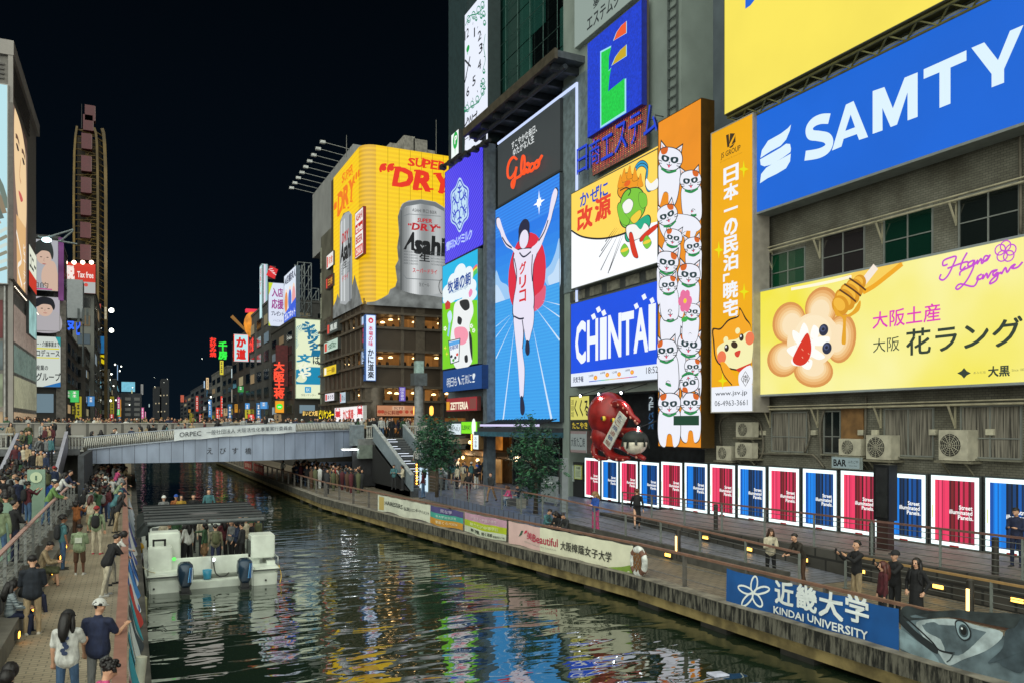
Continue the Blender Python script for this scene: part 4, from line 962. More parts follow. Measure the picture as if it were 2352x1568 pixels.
for k,(u,v)in enumerate(((100,1250),(190,1242),(385,1408),(300,1235))):
 q=wall(22.9,*K('c3',u,v));t=MB().cyl(q+V((.12,0,.06)),q+V((1.6,0,.5)),.025,None,6,DARK).cyl(q+V((.16,0,.08)),q,.05,.11,10,DARK).build('spotlight',None,label=('arm spotlight above the yellow shop sign','arm spotlight over the octopus head','small spotlight between octopus arms','arm spotlight under the blue billboard')[k],cat='lamp',group='spotlights around the octopus')
 MB().ell(q,(.05,.09,.09),em('#eaf6ff',9),8,6).build('bulb',t)
 L=bpy.data.lights.new('spotlight_beam','SPOT');L.energy=90;L.spot_size=rad(85);L.spot_blend=.6;L.shadow_soft_size=.1;L.color=(.95,.98,1);lo=bpy.data.objects.new('spotlight_beam',L);COL.objects.link(lo);lo.location=q+V((-.05,0,-.05));lo.rotation_euler=(V((.55,(-.3,-.2,.3,-.4)[k],-.6))).to_track_quat('-Z','Y').to_euler()
 # runner screen building
gb=thing('screen_building','grey building behind the tall blue runner screen','building',(30,49,1.35))
MB().box((24.75,43.97,5.4),(38,54.3,26.6),pm('#6d7876',.6,0,.1,.5)).build('wall',gb)
MB().box((26.6,43.97,1.35),(38,54.3,5.4),pm('#1d2226',.4,0,.3)).build('shop_back_wall',gb)
mb=MB()
for k in range(10):y=44.2+k*1.02;mb.box((25.6,y,1.35),(25.66,y+.08,5.2),pm('#3a4448',.4,.4))
mb.box((25.6,44,3.2),(25.66,54.2,3.28),pm('#3a4448',.4,.4));mb.build('shopfront_frame',gb)
MB().box((25.7,44,1.4),(25.74,54.2,5.2),glass_mat('#1a2226',.05,.75)).build('shopfront_glass',gb)
for k in range(9):MB().box((26.3,44.6+k*1.05,1.5+(k*.37)%.9),(26.5,45.3+k*1.05,2.0+(k*.61)%1.5),em(('#7a8a94','#4a6070','#8a7a60')[k%3],.35,False)).build('shelf_light',gb)
MB().box((22.9,43.9,5.0),(25.6,54.4,5.32),pm('#2f5a6c',.5)).box((23.0,43.9,5.32),(24.7,54.0,5.6),pm('#31363c',.5)).build('canopy',gb)
MB().box((22.86,44.0,5.7),(22.95,53.2,5.85),em('#cfc8ee',1.1)).build('light_strip',gb)
mb=MB()
for k in range(20):mb.bar((22.95,44.2+k*.46,5.8),(24.7,44.2+k*.46,6.3),.03,.08,DARK)
mb.build('canopy_ribs',gb)
MB().box((24.6,43.6,1.35),(24.78,44.0,26.6),GW).build('corner_pier',gb)
s=wall_sign(24.3,1138.5,1286,484,968,'runner_screen','tall blue screen with a white runner before a red sun','screen',depth=.45,frame='#3a4246',rim=.03)
A=s.a
A.rect(0,0,1,.30,em_lines('#1f78e6','#2a8df0',.22,1.,2,.5));A.rect(0,.30,1,1,em_lines('#35a4ee','#2c98ea',.22,1.,2,.5))
for k in range(9):
 y0=.14+k*.045;A.rect(0,y0,1,y0+.045,em('#%02x%02x%02x'%(31+k*4,122+k*6,232+k),1.,True))
cl=em('#9cc9f4',1,False);cl2=em('#c4def8',1,False)
A.poly(A.P('c2',[(560,700),(600,650),(625,590),(648,520),(648,780),(590,770)]),cl,True);A.poly(A.P('c2',[(585,720),(615,690),(648,620),(648,775),(600,765)]),cl2,True)
A.poly(A.P('c2',[(313,690),(340,740),(380,770),(400,880),(350,900),(313,930)]),cl,True);A.poly(A.P('c2',[(313,760),(350,810),(370,880),(313,900)]),cl2,True)
A.rect(0,.44,1,1,em_lines('#3aa6ee','#2f9aea',.22,1.,2,.5))
A.el('c2',473,705,103,215,em('#dc2540',1.));A.poly(A.P('c2',[(505,900),(560,860),(575,800),(572,760),(548,790),(510,830)]),em('#e05a78',1,False),True)
ln=em('#cfe6fb',1,False)
for a,b,w_ in(((415,950),(352,1465),.022),((510,985),(605,1455),.026),((405,945),(315,1140),.012),((525,880),(648,1045),.014),((555,860),(648,925),.009),((560,840),(648,862),.006),((400,915),(315,1030),.007),((400,905),(315,975),.005)):A.stroke(A.P('c2',[b,a]),w_,ln,taper=True)
sp=em('#f2fbff',1.3,False);(sx_,sy_)=A.P('c2',[(541,328)])[0]
for k in range(8):t=rad(45*k);L_=(.085 if k%2==0 else .045);A.poly([(sx_+.012*math.cos(t+1.57),sy_+.012*math.sin(t+1.57)*A.W/A.H),(sx_+L_*math.cos(t),sy_+L_*math.sin(t)*A.W/A.H),(sx_-.012*math.cos(t+1.57),sy_-.012*math.sin(t+1.57)*A.W/A.H)],sp)
A.el('c2',541,328,12,20,sp)
ru=em('#1c2140',1,False);rw=em('#e9e4f6',1.,False)
parts_=[[(415,600),(400,575),(372,560),(350,520),(338,480),(322,450),(320,415),(335,410),(345,440),(355,470),(375,520),(405,560),(440,590),(430,660)],[(500,570),(530,540),(560,480),(590,400),(600,340),(610,290),(625,255),(638,270),(632,310),(615,370),(600,430),(570,510),(545,570),(505,625)],[(412,600),(440,575),(505,570),(530,590),(512,650),(508,740),(515,830),(505,900),(462,935),(412,925),(408,850),(425,740),(412,660)],[(412,915),(463,925),(462,1010),(455,1100),(466,1190),(463,1290),(458,1340),(443,1340),(438,1270),(432,1180),(425,1100),(415,1010)],[(462,930),(470,890),(500,860),(515,890),(512,960),(500,1010),(490,1050),(474,1045),(465,990)]]
for p_ in parts_:A.poly(A.P('c2',[(x+(x-sum(q[0]for q in p_)/len(p_))*.07,y+(y-sum(q[1]for q in p_)/len(p_))*.035)for x,y in p_]),ru,True,3)
A.el('c2',463,500,30,68,ru);A.el('c2',463,468,30,52,ru)
for p_ in parts_:A.poly(A.P('c2',p_),rw,True,3)
A.el('c2',463,520,24,48,rw)
for pts in([(475,1050),(490,1055),(493,1110),(480,1125),(470,1100)],[(445,1342),(458,1342),(468,1400),(460,1435),(445,1420)]):A.poly(A.P('c2',pts),ru,True)
for pts in([(412,620),(425,690),(424,740)],[(508,600),(504,680),(508,740)],[(412,922),(440,935),(463,932)],[(440,590),(463,612),(500,585)],[(350,510),(372,545),(400,565)],[(590,420),(570,480),(540,530)],[(455,940),(462,1010),(456,1090)]):A.stroke(A.P('c2',pts),.012,ru,smooth=True)
for k,ch in enumerate('グリコ'):A.tx('c2',ch,441,648+72*k,706+72*k,474,em('#d8202c',1,False),.03)
s.done()
s=wall_sign(24.35,1144,1287,334,478,'script_billboard','dark grey panel with red script lettering above the runner screen','sign',depth=.5,frame='#33383a',rim=.0);A=s.a
A.rect(0,0,1,1,em('#41484a',.8,True,.06,.6));A.rect(0,.97,1,1,em('#2b3032',.8,False))
A.tx('c1','すこやかな毎日、',563,1118,1178,762,em('#e8eeee',1,False),.01);A.tx('c1','ゆたかな人生',575,1172,1232,740,em('#e8eeee',1,False),.01);s.done()
gl=thing('script_lettering','glowing red-orange script lettering on the dark panel','sign',wall(24.2,1205,390))
mb=MB();rm_=em('#ff5420',1.05);
for pts in([(600,1250),(575,1235),(545,1270),(530,1330),(535,1390),(560,1395),(590,1350),(600,1310),(590,1370),(585,1430),(572,1475),(562,1450),(575,1415),(625,1385)],[(625,1385),(660,1330),(662,1240),(648,1230),(638,1300),(640,1360),(660,1365)],[(660,1365),(680,1330),(678,1350),(690,1352),(705,1330)],[(735,1285),(715,1290),(700,1330),(715,1345),(745,1310)],[(765,1262),(742,1290),(748,1322),(772,1300),(778,1262),(762,1262),(770,1275),(800,1222)]):
 mb.tube([tuple(wall(24.12,*K('c1',x,y)))for x,y in smooth_pts(pts,5)],.085,rm_,8)
mb.ell(wall(24.12,*K('c1',690,1290)),.15,rm_,8,6);mb.build('tube_letters',gl)
lf=thing('neon_border','white light strip framing the grey wall above and beside the runner screen','light strip',(24.4,44,10))
a=wall(24.5,1144,333);b=wall(24.5,1324);mb=MB();mb.box((24.44,b.y,a.z),(24.56,a.y,a.z+.14),em('#c9d8ff',1.1));mb.box((24.44,b.y-.1,12.5),(24.56,b.y+.02,a.z+.14),em('#c9d8ff',1.1));mb.build('strip',lf)
MB().box((24.56,40.8,14.0),(24.66,43.95,27),pm('#6b7a80',.5)).build('pier_wall',lf)
cn=thing('sign_canopy','dark steel canopy with beams over the runner screen','canopy',(24,49,26.7));zc=a.z+.35
mb=MB();mb.box((22.6,41.3,zc+.7),(25.6,55.5,zc+1.1),pm('#4b5258',.5,.2));mb.box((22.5,41.2,zc+.55),(22.7,55.6,zc+1.15),pm('#4a4438',.5,.2));mb.build('roof_panel',cn);mb=MB()
for k in range(7):mb.box((22.75,42+k*2.1,zc+.25),(25.4,42.3+k*2.1,zc+.68),pm('#2c3238',.5,.3))
mb.cyl((23.4,41.5,zc+.35),(23.4,55.3,zc+.35),.16,None,8,pm('#3b424a',.4,.3));mb.build('beams',cn)
gt=thing('glass_tower','dark green glass tower above the runner screen','building',(32,50,27.5));g0=pm('#173430',.25,0,.25,.25);zt=60
MB().box((25.4,41.5,27.5),(40,55.6,zt),pm('#1a2e2c',.4)).build('wall',gt)
k=0
for iy in range(7):
 for iz in range(9):
  y=41.7+iy*1.98;z=27.8+iz*2.6
  if(iy,iz)in((2,1),(3,1),(1,2),(2,2),(1,3)):h_='#070c0c'
  else:h_=('#1c403a','#16352f','#22463f')[(iy*5+iz*3)%3]
  MB().box((25.28,y,z),(25.38,y+1.9,z+2.52),glass_mat(h_,.12,1.)).build('glass_panel',gt)
mb=MB()
for iy in range(8):mb.cyl((25.1,41.65+iy*1.98,27.6),(25.1,41.65+iy*1.98,50),.025,None,5,pm('#3d5a54',.4,.4))
for iz in range(9):mb.cyl((25.05,41.5,29+iz*2.6),(25.05,55.5,29+iz*2.6),.02,None,5,pm('#3d5a54',.4,.4))
mb.build('cable_grid',gt)
MB().box((25.0,41.0,26),(25.4,42.4,zt),pm('#6f7e7c',.5,.2)).build('corner_fin',gt)
# milk and yoghurt sign building
sb=thing('corner_building','narrow grey building behind the violet and yoghurt signs next to the bridge','building',(30,59,1.35))
MB().box((24.3,54.35,7.2),(38,63.4,26.5),pm('#5a6770',.6,0,.12,.5)).build('wall',sb)
MB().box((25.9,54.35,1.35),(38,63.4,7.2),pm('#4a3c2e',.7,0,.3)).build('shop_back_wall',sb)
mb=MB()
for k in range(50):mb.box((24.05,54.5,8+k*.36),(24.3,55.5,8.24+k*.36),pm('#474e52',.5,.3))
mb.build('louvre_column',sb)
MB().box((23.6,53.6,1.35),(24.3,54.3,26.5),pm('#59646e',.5,.1)).build('corner_pier',sb)
s=wall_sign(23.6,1023,1110,398,606,'neon_sign','violet-blue striped neon sign with white snow crystal emblem','sign',depth=.5,frame='#23308a',rim=.05);A=s.a
A.rect(0,0,1,1,em_lines('#2a1ee0','#5a50f4',.34,1.,2,.5,.55));sw=em('#bfe0f6',1,False);sbx=em('#2038c8',1,False);ctr=(1250,665)
pts=[]
for k in range(12):t=rad(30*k-90);r_=(1.0,.82)[k%2];pts.append((1253+80*r_*math.cos(t),668+215*r_*math.sin(t)-20*math.cos(t)))
A.poly(A.P('ca',pts),sw,True);A.stroke(A.P('ca',[(1253+(x-1253)*.88,668+(y-668)*.90)for x,y in pts]),.016,sbx,closed=True,smooth=True)
for k in range(6):
 t=rad(60*k-90);q=lambda r_,a_:(1253+80*r_*math.cos(t+a_),668+215*r_*math.sin(t+a_)-20*math.cos(t+a_))
 A.stroke(A.P('ca',[q(.28,0),q(.74,0)]),.02,sbx)
 for r_ in(.45,.6):A.stroke(A.P('ca',[q(r_+.1,.28/r_*.6),q(r_,0),q(r_+.1,-.28/r_*.6)]),.018,sbx)
 A.stroke(A.P('ca',[q(.3,0),q(.16,rad(30)),q(.3,rad(60))]),.016,sbx)
for k,ch in enumerate('雪印メグミルク'):A.tx('ca',ch,1150+29.5*k,968-16*k,1032-15*k,1178+29.5*k,em('#b4c8fb',1.05,False),.03)
s.done()
s=wall_sign(23.35,1017,1098,613,848,'yoghurt_billboard','blue and green yoghurt billboard with rainbow, cup and spoon','billboard',depth=.7,frame='#5a6a70',rim=.04);A=s.a
A.rect(0,0,1,1,em('#12b8e8',1.));gg=em('#7ad41c',1.);A.poly(A.P('ca',[(1115,1440),(1200,1430),(1300,1415),(1392,1412)])+[(1,1),(0,1)],gg)
for k,c_ in enumerate(('#e8508a','#f2a030','#f2e040','#50c860')):A.stroke(A.P('ca',[(1392,1150+k*11),(1372,1165+k*11),(1352,1195+k*11)]),.05,em(c_,1,False),smooth=True)
cw2=em('#eaf6fb',1,False)
for x,y,rx,ry in((1255,1200,48,70),(1320,1220,40,70),(1200,1270,42,65),(1160,1350,45,60),(1345,1310,40,60),(1250,1310,110,95),(1180,1390,60,50),(1330,1380,60,50)):A.el('ca',x,y,rx,ry,cw2)
for k,ch in enumerate('牧場の朝'):A.tx('ca',ch,1162+46*k,1275-22*k,1365-20*k,1202+46*k,em('#1a4a9c',1,False),.03)
A.tx('ca','Makiba no Asa Yogurt',1192,1335,1375,1322,em('#5a8ab8',1,False),0);A.poly(A.P('ca',[(1330,1345),(1342,1325),(1356,1340),(1352,1370),(1333,1392),(1326,1360)]),em('#f08ab8',1,False),True)
q8=lambda pts:A.P('c8',pts)
A.poly(q8([(1130,20),(1240,-10),(1270,90),(1240,200),(1255,350),(1250,500),(1130,530),(1090,330),(1110,150)]),em('#eef2f2',1,False),True)
for pts in([(1165,10),(1225,0),(1240,60),(1205,85),(1170,50)],[(1235,250),(1258,300),(1262,470),(1245,400)],[(1200,440),(1222,430),(1226,480),(1205,485)],[(1150,130),(1180,150),(1170,195),(1145,180)]):A.poly(q8(pts),em('#20242a',1,False),True)
A.poly(q8([(1128,220),(1200,215),(1230,270),(1205,340),(1150,345),(1122,280)]),em('#f59ab0',1,False),True)
A.poly(q8([(1066,110),(1090,85),(1103,130),(1090,180),(1078,190),(1072,160)]),em('#c8e8fa',1,False),True);A.stroke(q8([(1084,180),(1070,285)]),.05,em('#8fcdf2',1,False))
A.poly(q8([(1072,318),(1168,298),(1158,480),(1090,502)]),em('#1a3a34',1,False));A.poly(q8([(1078,325),(1162,305),(1153,474),(1094,494)]),em('#f0f6fa',1,False));A.poly(q8([(1079,330),(1162,311),(1160,340),(1081,362)]),em('#58a8e8',1,False))
for k,ch in enumerate('牧場の朝'):A.tx('c8',ch,1086+17*k,362-5*k,395-5*k,1101+17*k,em('#1a4a9c',1,False),.02)
for x,y in((1100,440),(1130,450),(1145,425),(1115,470)):A.el('c8',x,y,9,12,em(('#28303a','#e04a3a','#28303a','#48a83a')[x%4],1,False))
for x,y in((1050,225),(1275,240),(1258,205)):
 for k in range(5):t=rad(72*k);A.el('c8',x+8*math.cos(t),y+12*math.sin(t),5,7,em('#f4f8f0',1,False),n=10)
for x,y in((1052,375),(1065,420)):spark(A,'c8',x,y,12,22,em('#f2e84a',1,False))
A.poly(q8([(1050,30),(1072,5),(1095,25),(1090,70),(1055,80)]),em('#c83a34',1,False));s.done()
s=wall_sign(23.2,1018,1107,852,900,'slogan_sign','navy slogan sign with white brush characters under the yoghurt billboard','sign',depth=.5,frame='#0c2a58',rim=.02);A=s.a;A.rect(0,0,1,1,em('#0d4284',1.))
for k,ch in enumerate('明日も、元気に!'):A.tx('c8',ch,1058+28.5*k,612-5.6*k,682-5.4*k,1082+28.5*k,em('#dfe8ee',1,False),.0,.15)
s.done()
s=wall_sign(23.3,1026,1096,915,944,'shop_sign','red shop sign with cream letters over the burger shop','sign',depth=.3,frame='#5a2a28',rim=.02);A=s.a;A.rect(0,0,1,1,em('#9c2c34',.9));A.text('ZETTERIA',.14,.34,.58,.52,em('#efe2c8',1.1,False),.04);A.rect(.0,.25,.11,.9,em('#e0a030',1,False));A.rect(.78,.12,.97,.88,em('#8a4a44',.8,False));s.done()
s=wall_sign(23.3,1060,1096,968,994,'shop_sign','bright green shop sign with a white speech bubble','sign',depth=.25,frame='#4a7a2a',rim=.02);A=s.a;A.rect(0,0,1,1,em('#7ee01c',1.1));A.text('SUBWAY',.04,.3,.56,.4,em('#1f5a1c',1,False),.02);A.ell(.8,.42,.13,.2,em('#f2f8f0',1.1,False));A.ell(.74,.88,.05,.05,em('#f2f8f0',1.1,False));s.done()
s=wall_sign(23.4,1028,1059,972,996,'shop_sign','white glowing shop sign half hidden by the street tree','sign',depth=.25,rim=.02);s.a.rect(0,0,1,1,em('#dceaf0',1.));s.a.text('MENU',.1,.3,.8,.4,em('#405058',1,False));s.done()
s=wall_sign(22.8,1087,1099,998,1030,'lantern_sign','small white upright lantern sign edged with bulbs','sign',depth=.4,frame='#6a5030',rim=.02);s.a.rect(0,0,1,1,em('#e8f6fb',1.1));s.a.vtext('お食事',.25,.1,.5,.8,em('#34424a',1,False),0);s.done()
for k in range(9):p=wall(22.75,1083,998+k*4.2);MB().ell(p,.055,em('#ffb040',4,False),6,4).build('bulb',s.root)
mb=MB();mb.box((25.2,54.6,1.4),(25.3,63,3.2),em('#d89a50',.42,True,.6,1.2));mb.build('shopfront',sb)
MB().box((25.3,54.6,3.9),(25.35,60.6,5.4),em('#c87a2c',.75,True,.7,1.)).build('shop_window',sb)
MB().box((24.4,54.4,3.4),(25.6,63,3.75),pm('#6a5238',.6)).build('shop_fascia',sb)
MB().box((23.9,54.4,5.9),(25.9,63.3,6.1),pm('#3c4a50',.6)).build('awning',sb)
for k,(y,z)in enumerate(((55.5,3.9),(57,4.6),(58.4,3.0),(60,4.4),(56.2,2.9),(61.5,3.1))):MB().ell((24.9,y,z),.14,em('#ffcf80',6),8,6).build('shop_lamp',sb)
for(y,z,e_)in((56,3.2,90),(59.5,3.2,90)):
 L=bpy.data.lights.new('shop_light','POINT');L.energy=e_;L.color=(1,.72,.42);L.shadow_soft_size=.25;lo=bpy.data.objects.new('shop_light',L);COL.objects.link(lo);lo.location=(24.2,y,z)
s=wall_sign(24.0,1068,1121,36,365,'clock_screen','tall white clock billboard with green scrollwork at the top','billboard',depth=1.0,frame='#2c3a3c',rim=.04);A=s.a;A.rect(0,0,1,1,em('#e6ecfa',1.05));gs=em('#1f8a66',1,False);ik=em('#23262c',1,False)
for t,x,y,w_ in(('12',212,285,30),('1',272,260,7),('2',312,295,26),('3',322,395,28),('4',312,525,26),('5',270,648,24),('6',222,732,22)):A.tx('c1',t,x-w_/2,y-36,y+36,x+w_/2,ik,.012)
for a,b in(((240,445),(205,620)),((200,475),(245,525)),((212,600),(198,650))):A.stroke(A.P('c1',[a,b]),.035,ik)
for k in range(11):t=rad(-90+18*k);A.stroke(A.P('c1',[(222+135*math.cos(t),500+320*math.sin(t)-55*math.cos(t)),(222+127*math.cos(t),500+300*math.sin(t)-52*math.cos(t))]),.015,ik)
for x,y,r in((230,150,22),(270,120,24),(310,80,26),(340,40,22),(350,110,18),(355,180,16),(350,560,14),(345,640,20),(340,720,22),(300,780,22),(260,820,22),(220,850,22),(205,860,14),(355,690,12),(330,130,14),(290,150,12),(330,670,12)):
 A.stroke(A.P('c1',[(x+r*.75*math.cos(t_)*(1-t_*.06),y+r*1.5*math.sin(t_)*(1-t_*.06))for t_ in[k*.55 for k in range(17)]]),.018,gs,smooth=True,n=3)
A.stroke(A.P('c1',[(205,205),(240,130),(300,110),(345,60),(352,10)]),.02,gs,smooth=True);A.stroke(A.P('c1',[(362,270),(350,370),(362,470),(345,540)]),.018,gs,smooth=True);A.stroke(A.P('c1',[(200,885),(250,840),(310,800),(355,700)]),.02,gs,smooth=True)
A.el('c1',226,385,12,26,em('#1fa048',1,False));A.stroke(A.P('c1',[(226,400),(222,432)]),.02,em('#1fa048',1,False))
for k,ch in enumerate('ピップ'):A.tx('c1',ch,195+36*k,950-26*k,1050-26*k,228+36*k,ik,.02)
A.tx('c1','十一日は"磁気の日"',196,1075,1145,362,ik,.0,0);s.done()
a=wall(24.0,1068,80);MB().box((24.2,a.y+.1,22),(25.4,63,45),pm('#24383c',.5,0,.15)).build('blank_sign',None,label='dark blank side panel beyond the clock billboard',cat='panel')
s=wall_sign(23.9,1037,1054,312,366,'logo_sign','small white sign with a green leaf letter below the clock billboard','sign',depth=.5,rim=.03);A=s.a;A.rect(0,0,1,1,em('#eef8f4',1.05));A.ell(.55,.35,.32,.42,em('#1fb04a',1,False));A.stroke([(.5,.4),(.52,.92)],.16,em('#1fb04a',1,False),taper=True);A.text('P',.45,.18,.3,.3,em('#f4fbf4',1,False),.04);s.done()
bm_=thing('lamp_bar','dark slanted floodlight bar above the violet neon sign','lamp',wall(22.8,1060,350));p=wall(22.6,1012,385);q=wall(22.9,1125,322)
MB().cyl(p,q,.14,None,8,DARK).build('bar',bm_)
for k in range(6):c=p.lerp(q,.05+k*.17);MB().box((c.x-.2,c.y-.25,c.z-.25),(c.x+.25,c.y+.25,c.z+.1),DARK).build('floodlight',bm_)
# beer screen corner building
ab=thing('corner_building','dark brown restaurant building with lit window rows under the yellow beer screen','building',(24,79,4.7))
DB=pm('#4a4036',.5,.2,.15,.6);DB2=pm('#5e554a',.5,.2,.12);WARM=em('#b87a3c',.62,True,.5,.8);WARM2=em('#a86a34',.6,True,.5,.7)
MB().box((22.2,75.6,4.7),(36,92,17.6),WARM).build('lit_interior',ab)
mb=MB()
for z0,z1 in((4.7,5.0),(6.5,8.05),(9.4,11.35),(12.8,14.95),(16.3,17.6)):
 mb.box((19.6,73.05,z0),(36,91.9,z1),DB)
for z in(8.05,9.4,11.35,12.8,14.95,16.3):mb.box((19.35,72.8,z-.12),(36,92,z+.1),DB2)
mb.build('floor_slabs',ab)
mb=MB()
for u in(838,921,955,1012):p=face(73,u);w=.9 if u in(838,955)else .3;mb.box((p.x,72.95,4.7),(p.x+w,73.6,17.3),DB2)
for k in range(9):mb.box((19.5,73.9+k*1.9,4.7),(19.8,74.0+k*1.9,17.3),DB2)
p=face(72.6,845);mb.cyl((20.9,73.4,4.7),(20.9,73.4,9.3),.8,None,14,DB2);mb.build('columns',ab)
wg=glass_mat('#2a2018',.05,.12)
for z0,z1 in((8.15,9.3),(11.45,12.7),(15.05,16.2),(5.0,6.5)):
 for xa,xb in((20.9,23.9),(24.1,25.6),(26.4,29.5),(29.7,33)):MB().box((xa,73.2,z0),(xb,73.22,z1),wg).build('window',ab)
 for k in range(8):MB().box((19.75,74.05+k*1.9,z0),(19.77,75.75+k*1.9,z1),wg).build('window',ab)
lampm=em('#ffd08a',7)
for x,z in((21.8,15.6),(22.6,15.9),(23.6,16.0),(25.0,15.8),(27.6,15.8),(21.6,12.2),(22.6,12.3),(25.0,12.3),(27.3,12.4),(21.5,8.8),(22.5,8.9),(23.2,8.85),(24.9,8.9),(27.0,8.8),(28.4,8.9)):
 MB().cyl((x,74.4,z),(x,74.4,z+.5),.015,None,4,DARK).lathe([(.03,.12),(.2,.05),(.24,-.04),(.03,-.08)],(x,74.4,z),lampm,10).build('pendant_lamp',ab)
for k in range(7):MB().lathe([(.03,.12),(.2,.05),(.22,-.05),(.03,-.1)],(20.6,75+k*2.1,(15.7,12.2,8.8)[k%3]),lampm,8).build('pendant_lamp',ab)
mb=MB()
for k in range(26):
 z=(8.1,11.4,15.0)[k%3];x=21+(k*1.37)%9;mb.ell((x,74.7,z+.25),(.16,.16,.3),pm('#1c1410',.8),6,5)
mb.build('furniture_row',ab)
bb=thing('beer_screen','giant yellow corner screen with silver beer can and red lettering','screen',(20,79,17.3))
zt=face(72.7,836,330).z;zb=face(72.7,836,697).z;R_=1.3
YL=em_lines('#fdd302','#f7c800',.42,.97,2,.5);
mb=MB();x0,y0=19.35,72.6
arc=[(x0+R_-R_*math.sin(t),y0+R_-R_*math.cos(t))for t in[math.pi/2*k/6 for k in range(7)]]
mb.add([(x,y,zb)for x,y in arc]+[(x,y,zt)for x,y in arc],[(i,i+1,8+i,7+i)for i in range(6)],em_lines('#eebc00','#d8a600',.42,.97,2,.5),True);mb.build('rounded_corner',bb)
MB().box((x0+.02,y0+R_,zb),(36,85.4,zt-.05),pm('#4a4030',.6)).box((x0+R_,y0+.02,zb),(36,y0+R_,zt-.05),pm('#4a4030',.6)).build('housing',bb)
RD=em('#e8321c',1.,False);SILV=em('#a4a9ab',1.,False);SIL2=em('#cdd2d3',1,False);SIL3=em('#6e7478',1,False);ICE=em('#878c8a',.9,True,.6,.9);BLK=em('#14161a',1,False)
p=face(y0,1160)
A=Art((x0+R_,y0,zt),p.x-x0-R_,zt-zb,(1,0,0),(0,0,-1),(0,-1,0),off=0)
A.rect(0,0,1,1,YL)
for k in range(9):xx=(k+1)/12;A.rect(xx,0,xx+.004,1,em('#cfa400',.9,False))
def serif(c,ch,xl,yt,yb,xr,m,b=.035,sh=.14,slab=True):
 A.tx(c,ch,xl,yt,yb,xr,m,b,sh)
 h=(yb-yt)
 if slab and ch in 'DRYPUE':
  for(fx0,fx1,top)in{'D':((-.10,.35,0),(-.16,.30,1)),'R':((-.10,.3,0),(-.16,.42,1),(.78,1.12,1)),'Y':((-.10,.42,0),(.68,1.2,0),(.2,.72,1)),'P':((-.1,.3,0),(-.12,.45,1)),'U':((-.1,.4,0),(.7,1.15,0)),'E':((-.1,.3,0),(-.1,.3,1))}[ch]:
   w=xr-xl;y_=yb if top else yt;A.poly(A.P(c,[(xl+fx0*w,y_-h*.05),(xl+fx1*w,y_-h*.05),(xl+fx1*w,y_+h*.05),(xl+fx0*w,y_+h*.05)]),m)
for ch,xl,xr,yt,yb in(('S',850,900,298,358),('U',908,965,303,366),('P',968,1020,310,376),('E',1028,1075,318,384),('R',1085,1140,326,392)):serif('ca',ch,xl,yt,yb,xr,RD,.03,.16)
for ch,xl,xr,yt,yb in(('D',742,880,375,515),('R',905,1030,400,545),('Y',1055,1180,425,565)):serif('ca',ch,xl,yt,yb,xr,RD,.045,.2)
for x in(630,690):A.el('ca',x+22,378,24,24,RD);A.stroke(A.P('ca',[(x+4,412),(x-2,385),(x+14,356),(x+48,352)]),.016,RD,smooth=True)
A.poly(A.P('ca',[(520,1432),(585,1425),(640,1400),(690,1370),(705,1330),(745,1310),(760,1260),(745,1150),(770,1100),(760,1000),(775,900),(765,760),(790,680),(1180,700),(1400,1450),(1400,1500),(520,1450)]),ICE)
A.poly(A.P('ca',[(782,700),(800,660),(850,635),(950,626),(1060,645),(1130,690),(1190,740),(1190,1330),(1160,1400),(1000,1375),(860,1360),(800,1335),(790,1280)]),SILV,False)
for k in range(30):
 t_=(k+.5)/30;x_a,x_b=784+400*k/30,784+400*(k+1)/30;g_=.52+.34*math.exp(-((t_-.28)/.12)**2)+.22*math.exp(-((t_-.72)/.16)**2)-.2*math.exp(-(t_/.05)**2);v_=int(max(70,min(225,255*g_)));tp=655+60*abs(t_-.42)**2*4
 A.k-=(k>0);A.poly(A.P('ca',[(x_a,tp+10),(x_b,tp+10),(x_b,1335+40*math.sin(math.pi*t_)),(x_a,1335+40*math.sin(math.pi*t_))]),em('#%02x%02x%02x'%(v_-4,v_,v_+1),1,False))
A.poly(A.P('ca',[(786,690),(820,650),(940,628),(1060,648),(1130,695),(1130,720),(1050,680),(940,660),(830,680),(792,715)]),SIL3,False)
A.tx('ca','ASAHI 辛口 BEER',878,690,722,1070,BLK,0);
for ch,xl,xr,yt,yb in(('S',920,936,772,802),('U',940,960,774,803),('P',964,983,776,805),('E',986,1005,778,807),('R',1010,1034,780,809)):serif('ca',ch,xl,yt,yb,xr,em('#b8242c',1,False),.03,.14,False)
for ch,xl,xr,yt,yb in(('D',880,935,812,862),('R',948,1000,818,868),('Y',1012,1068,826,876)):serif('ca',ch,xl,yt,yb,xr,em('#b8242c',1,False),.04,.2)
for x in(850,866,1078,1092):A.el('ca',x,822+(x-850)*.1,7,9,em('#b8242c',1,False))
A.poly(A.P('ca',[(808,1018),(880,880),(893,885),(893,1030),(868,1022),(868,960),(838,990),(830,1020)]),BLK);A.tx('ca','sahi',902,905,1045,1128,BLK,.05,.05)
A.tx('ca','生',935,1052,1108,1012,BLK,.03)
for j in range(5):
 A.tx('ca','BEER IS BREWED',812,1026+j*23,1040+j*23,922,em('#4a5054',1,False),0);A.tx('ca','WITH PRECISION',1022,1036+j*23,1050+j*23,1135,em('#4a5054',1,False),0)
A.tx('ca','スーパードライ',880,1162,1198,1070,em('#c02430',1,False),.02);A.tx('ca','生ビール',930,1276,1306,1010,BLK,.0);A.ring(*A.P('ca',[(1115,1310)])[0],.03,.055,.005,BLK,16)
A.stroke(A.P('ca',[(800,760),(850,742),(1100,760)]),.004,SIL3);A.stroke(A.P('ca',[(795,1200),(830,1245),(1110,1262)]),.005,SIL3)
A.build('canal_street_display',bb)
A=Art((x0,wall(x0,766).y,zt),wall(x0,766).y-y0-R_,zt-zb,(0,-1,0),(0,0,-1),(-1,0,0),off=0)
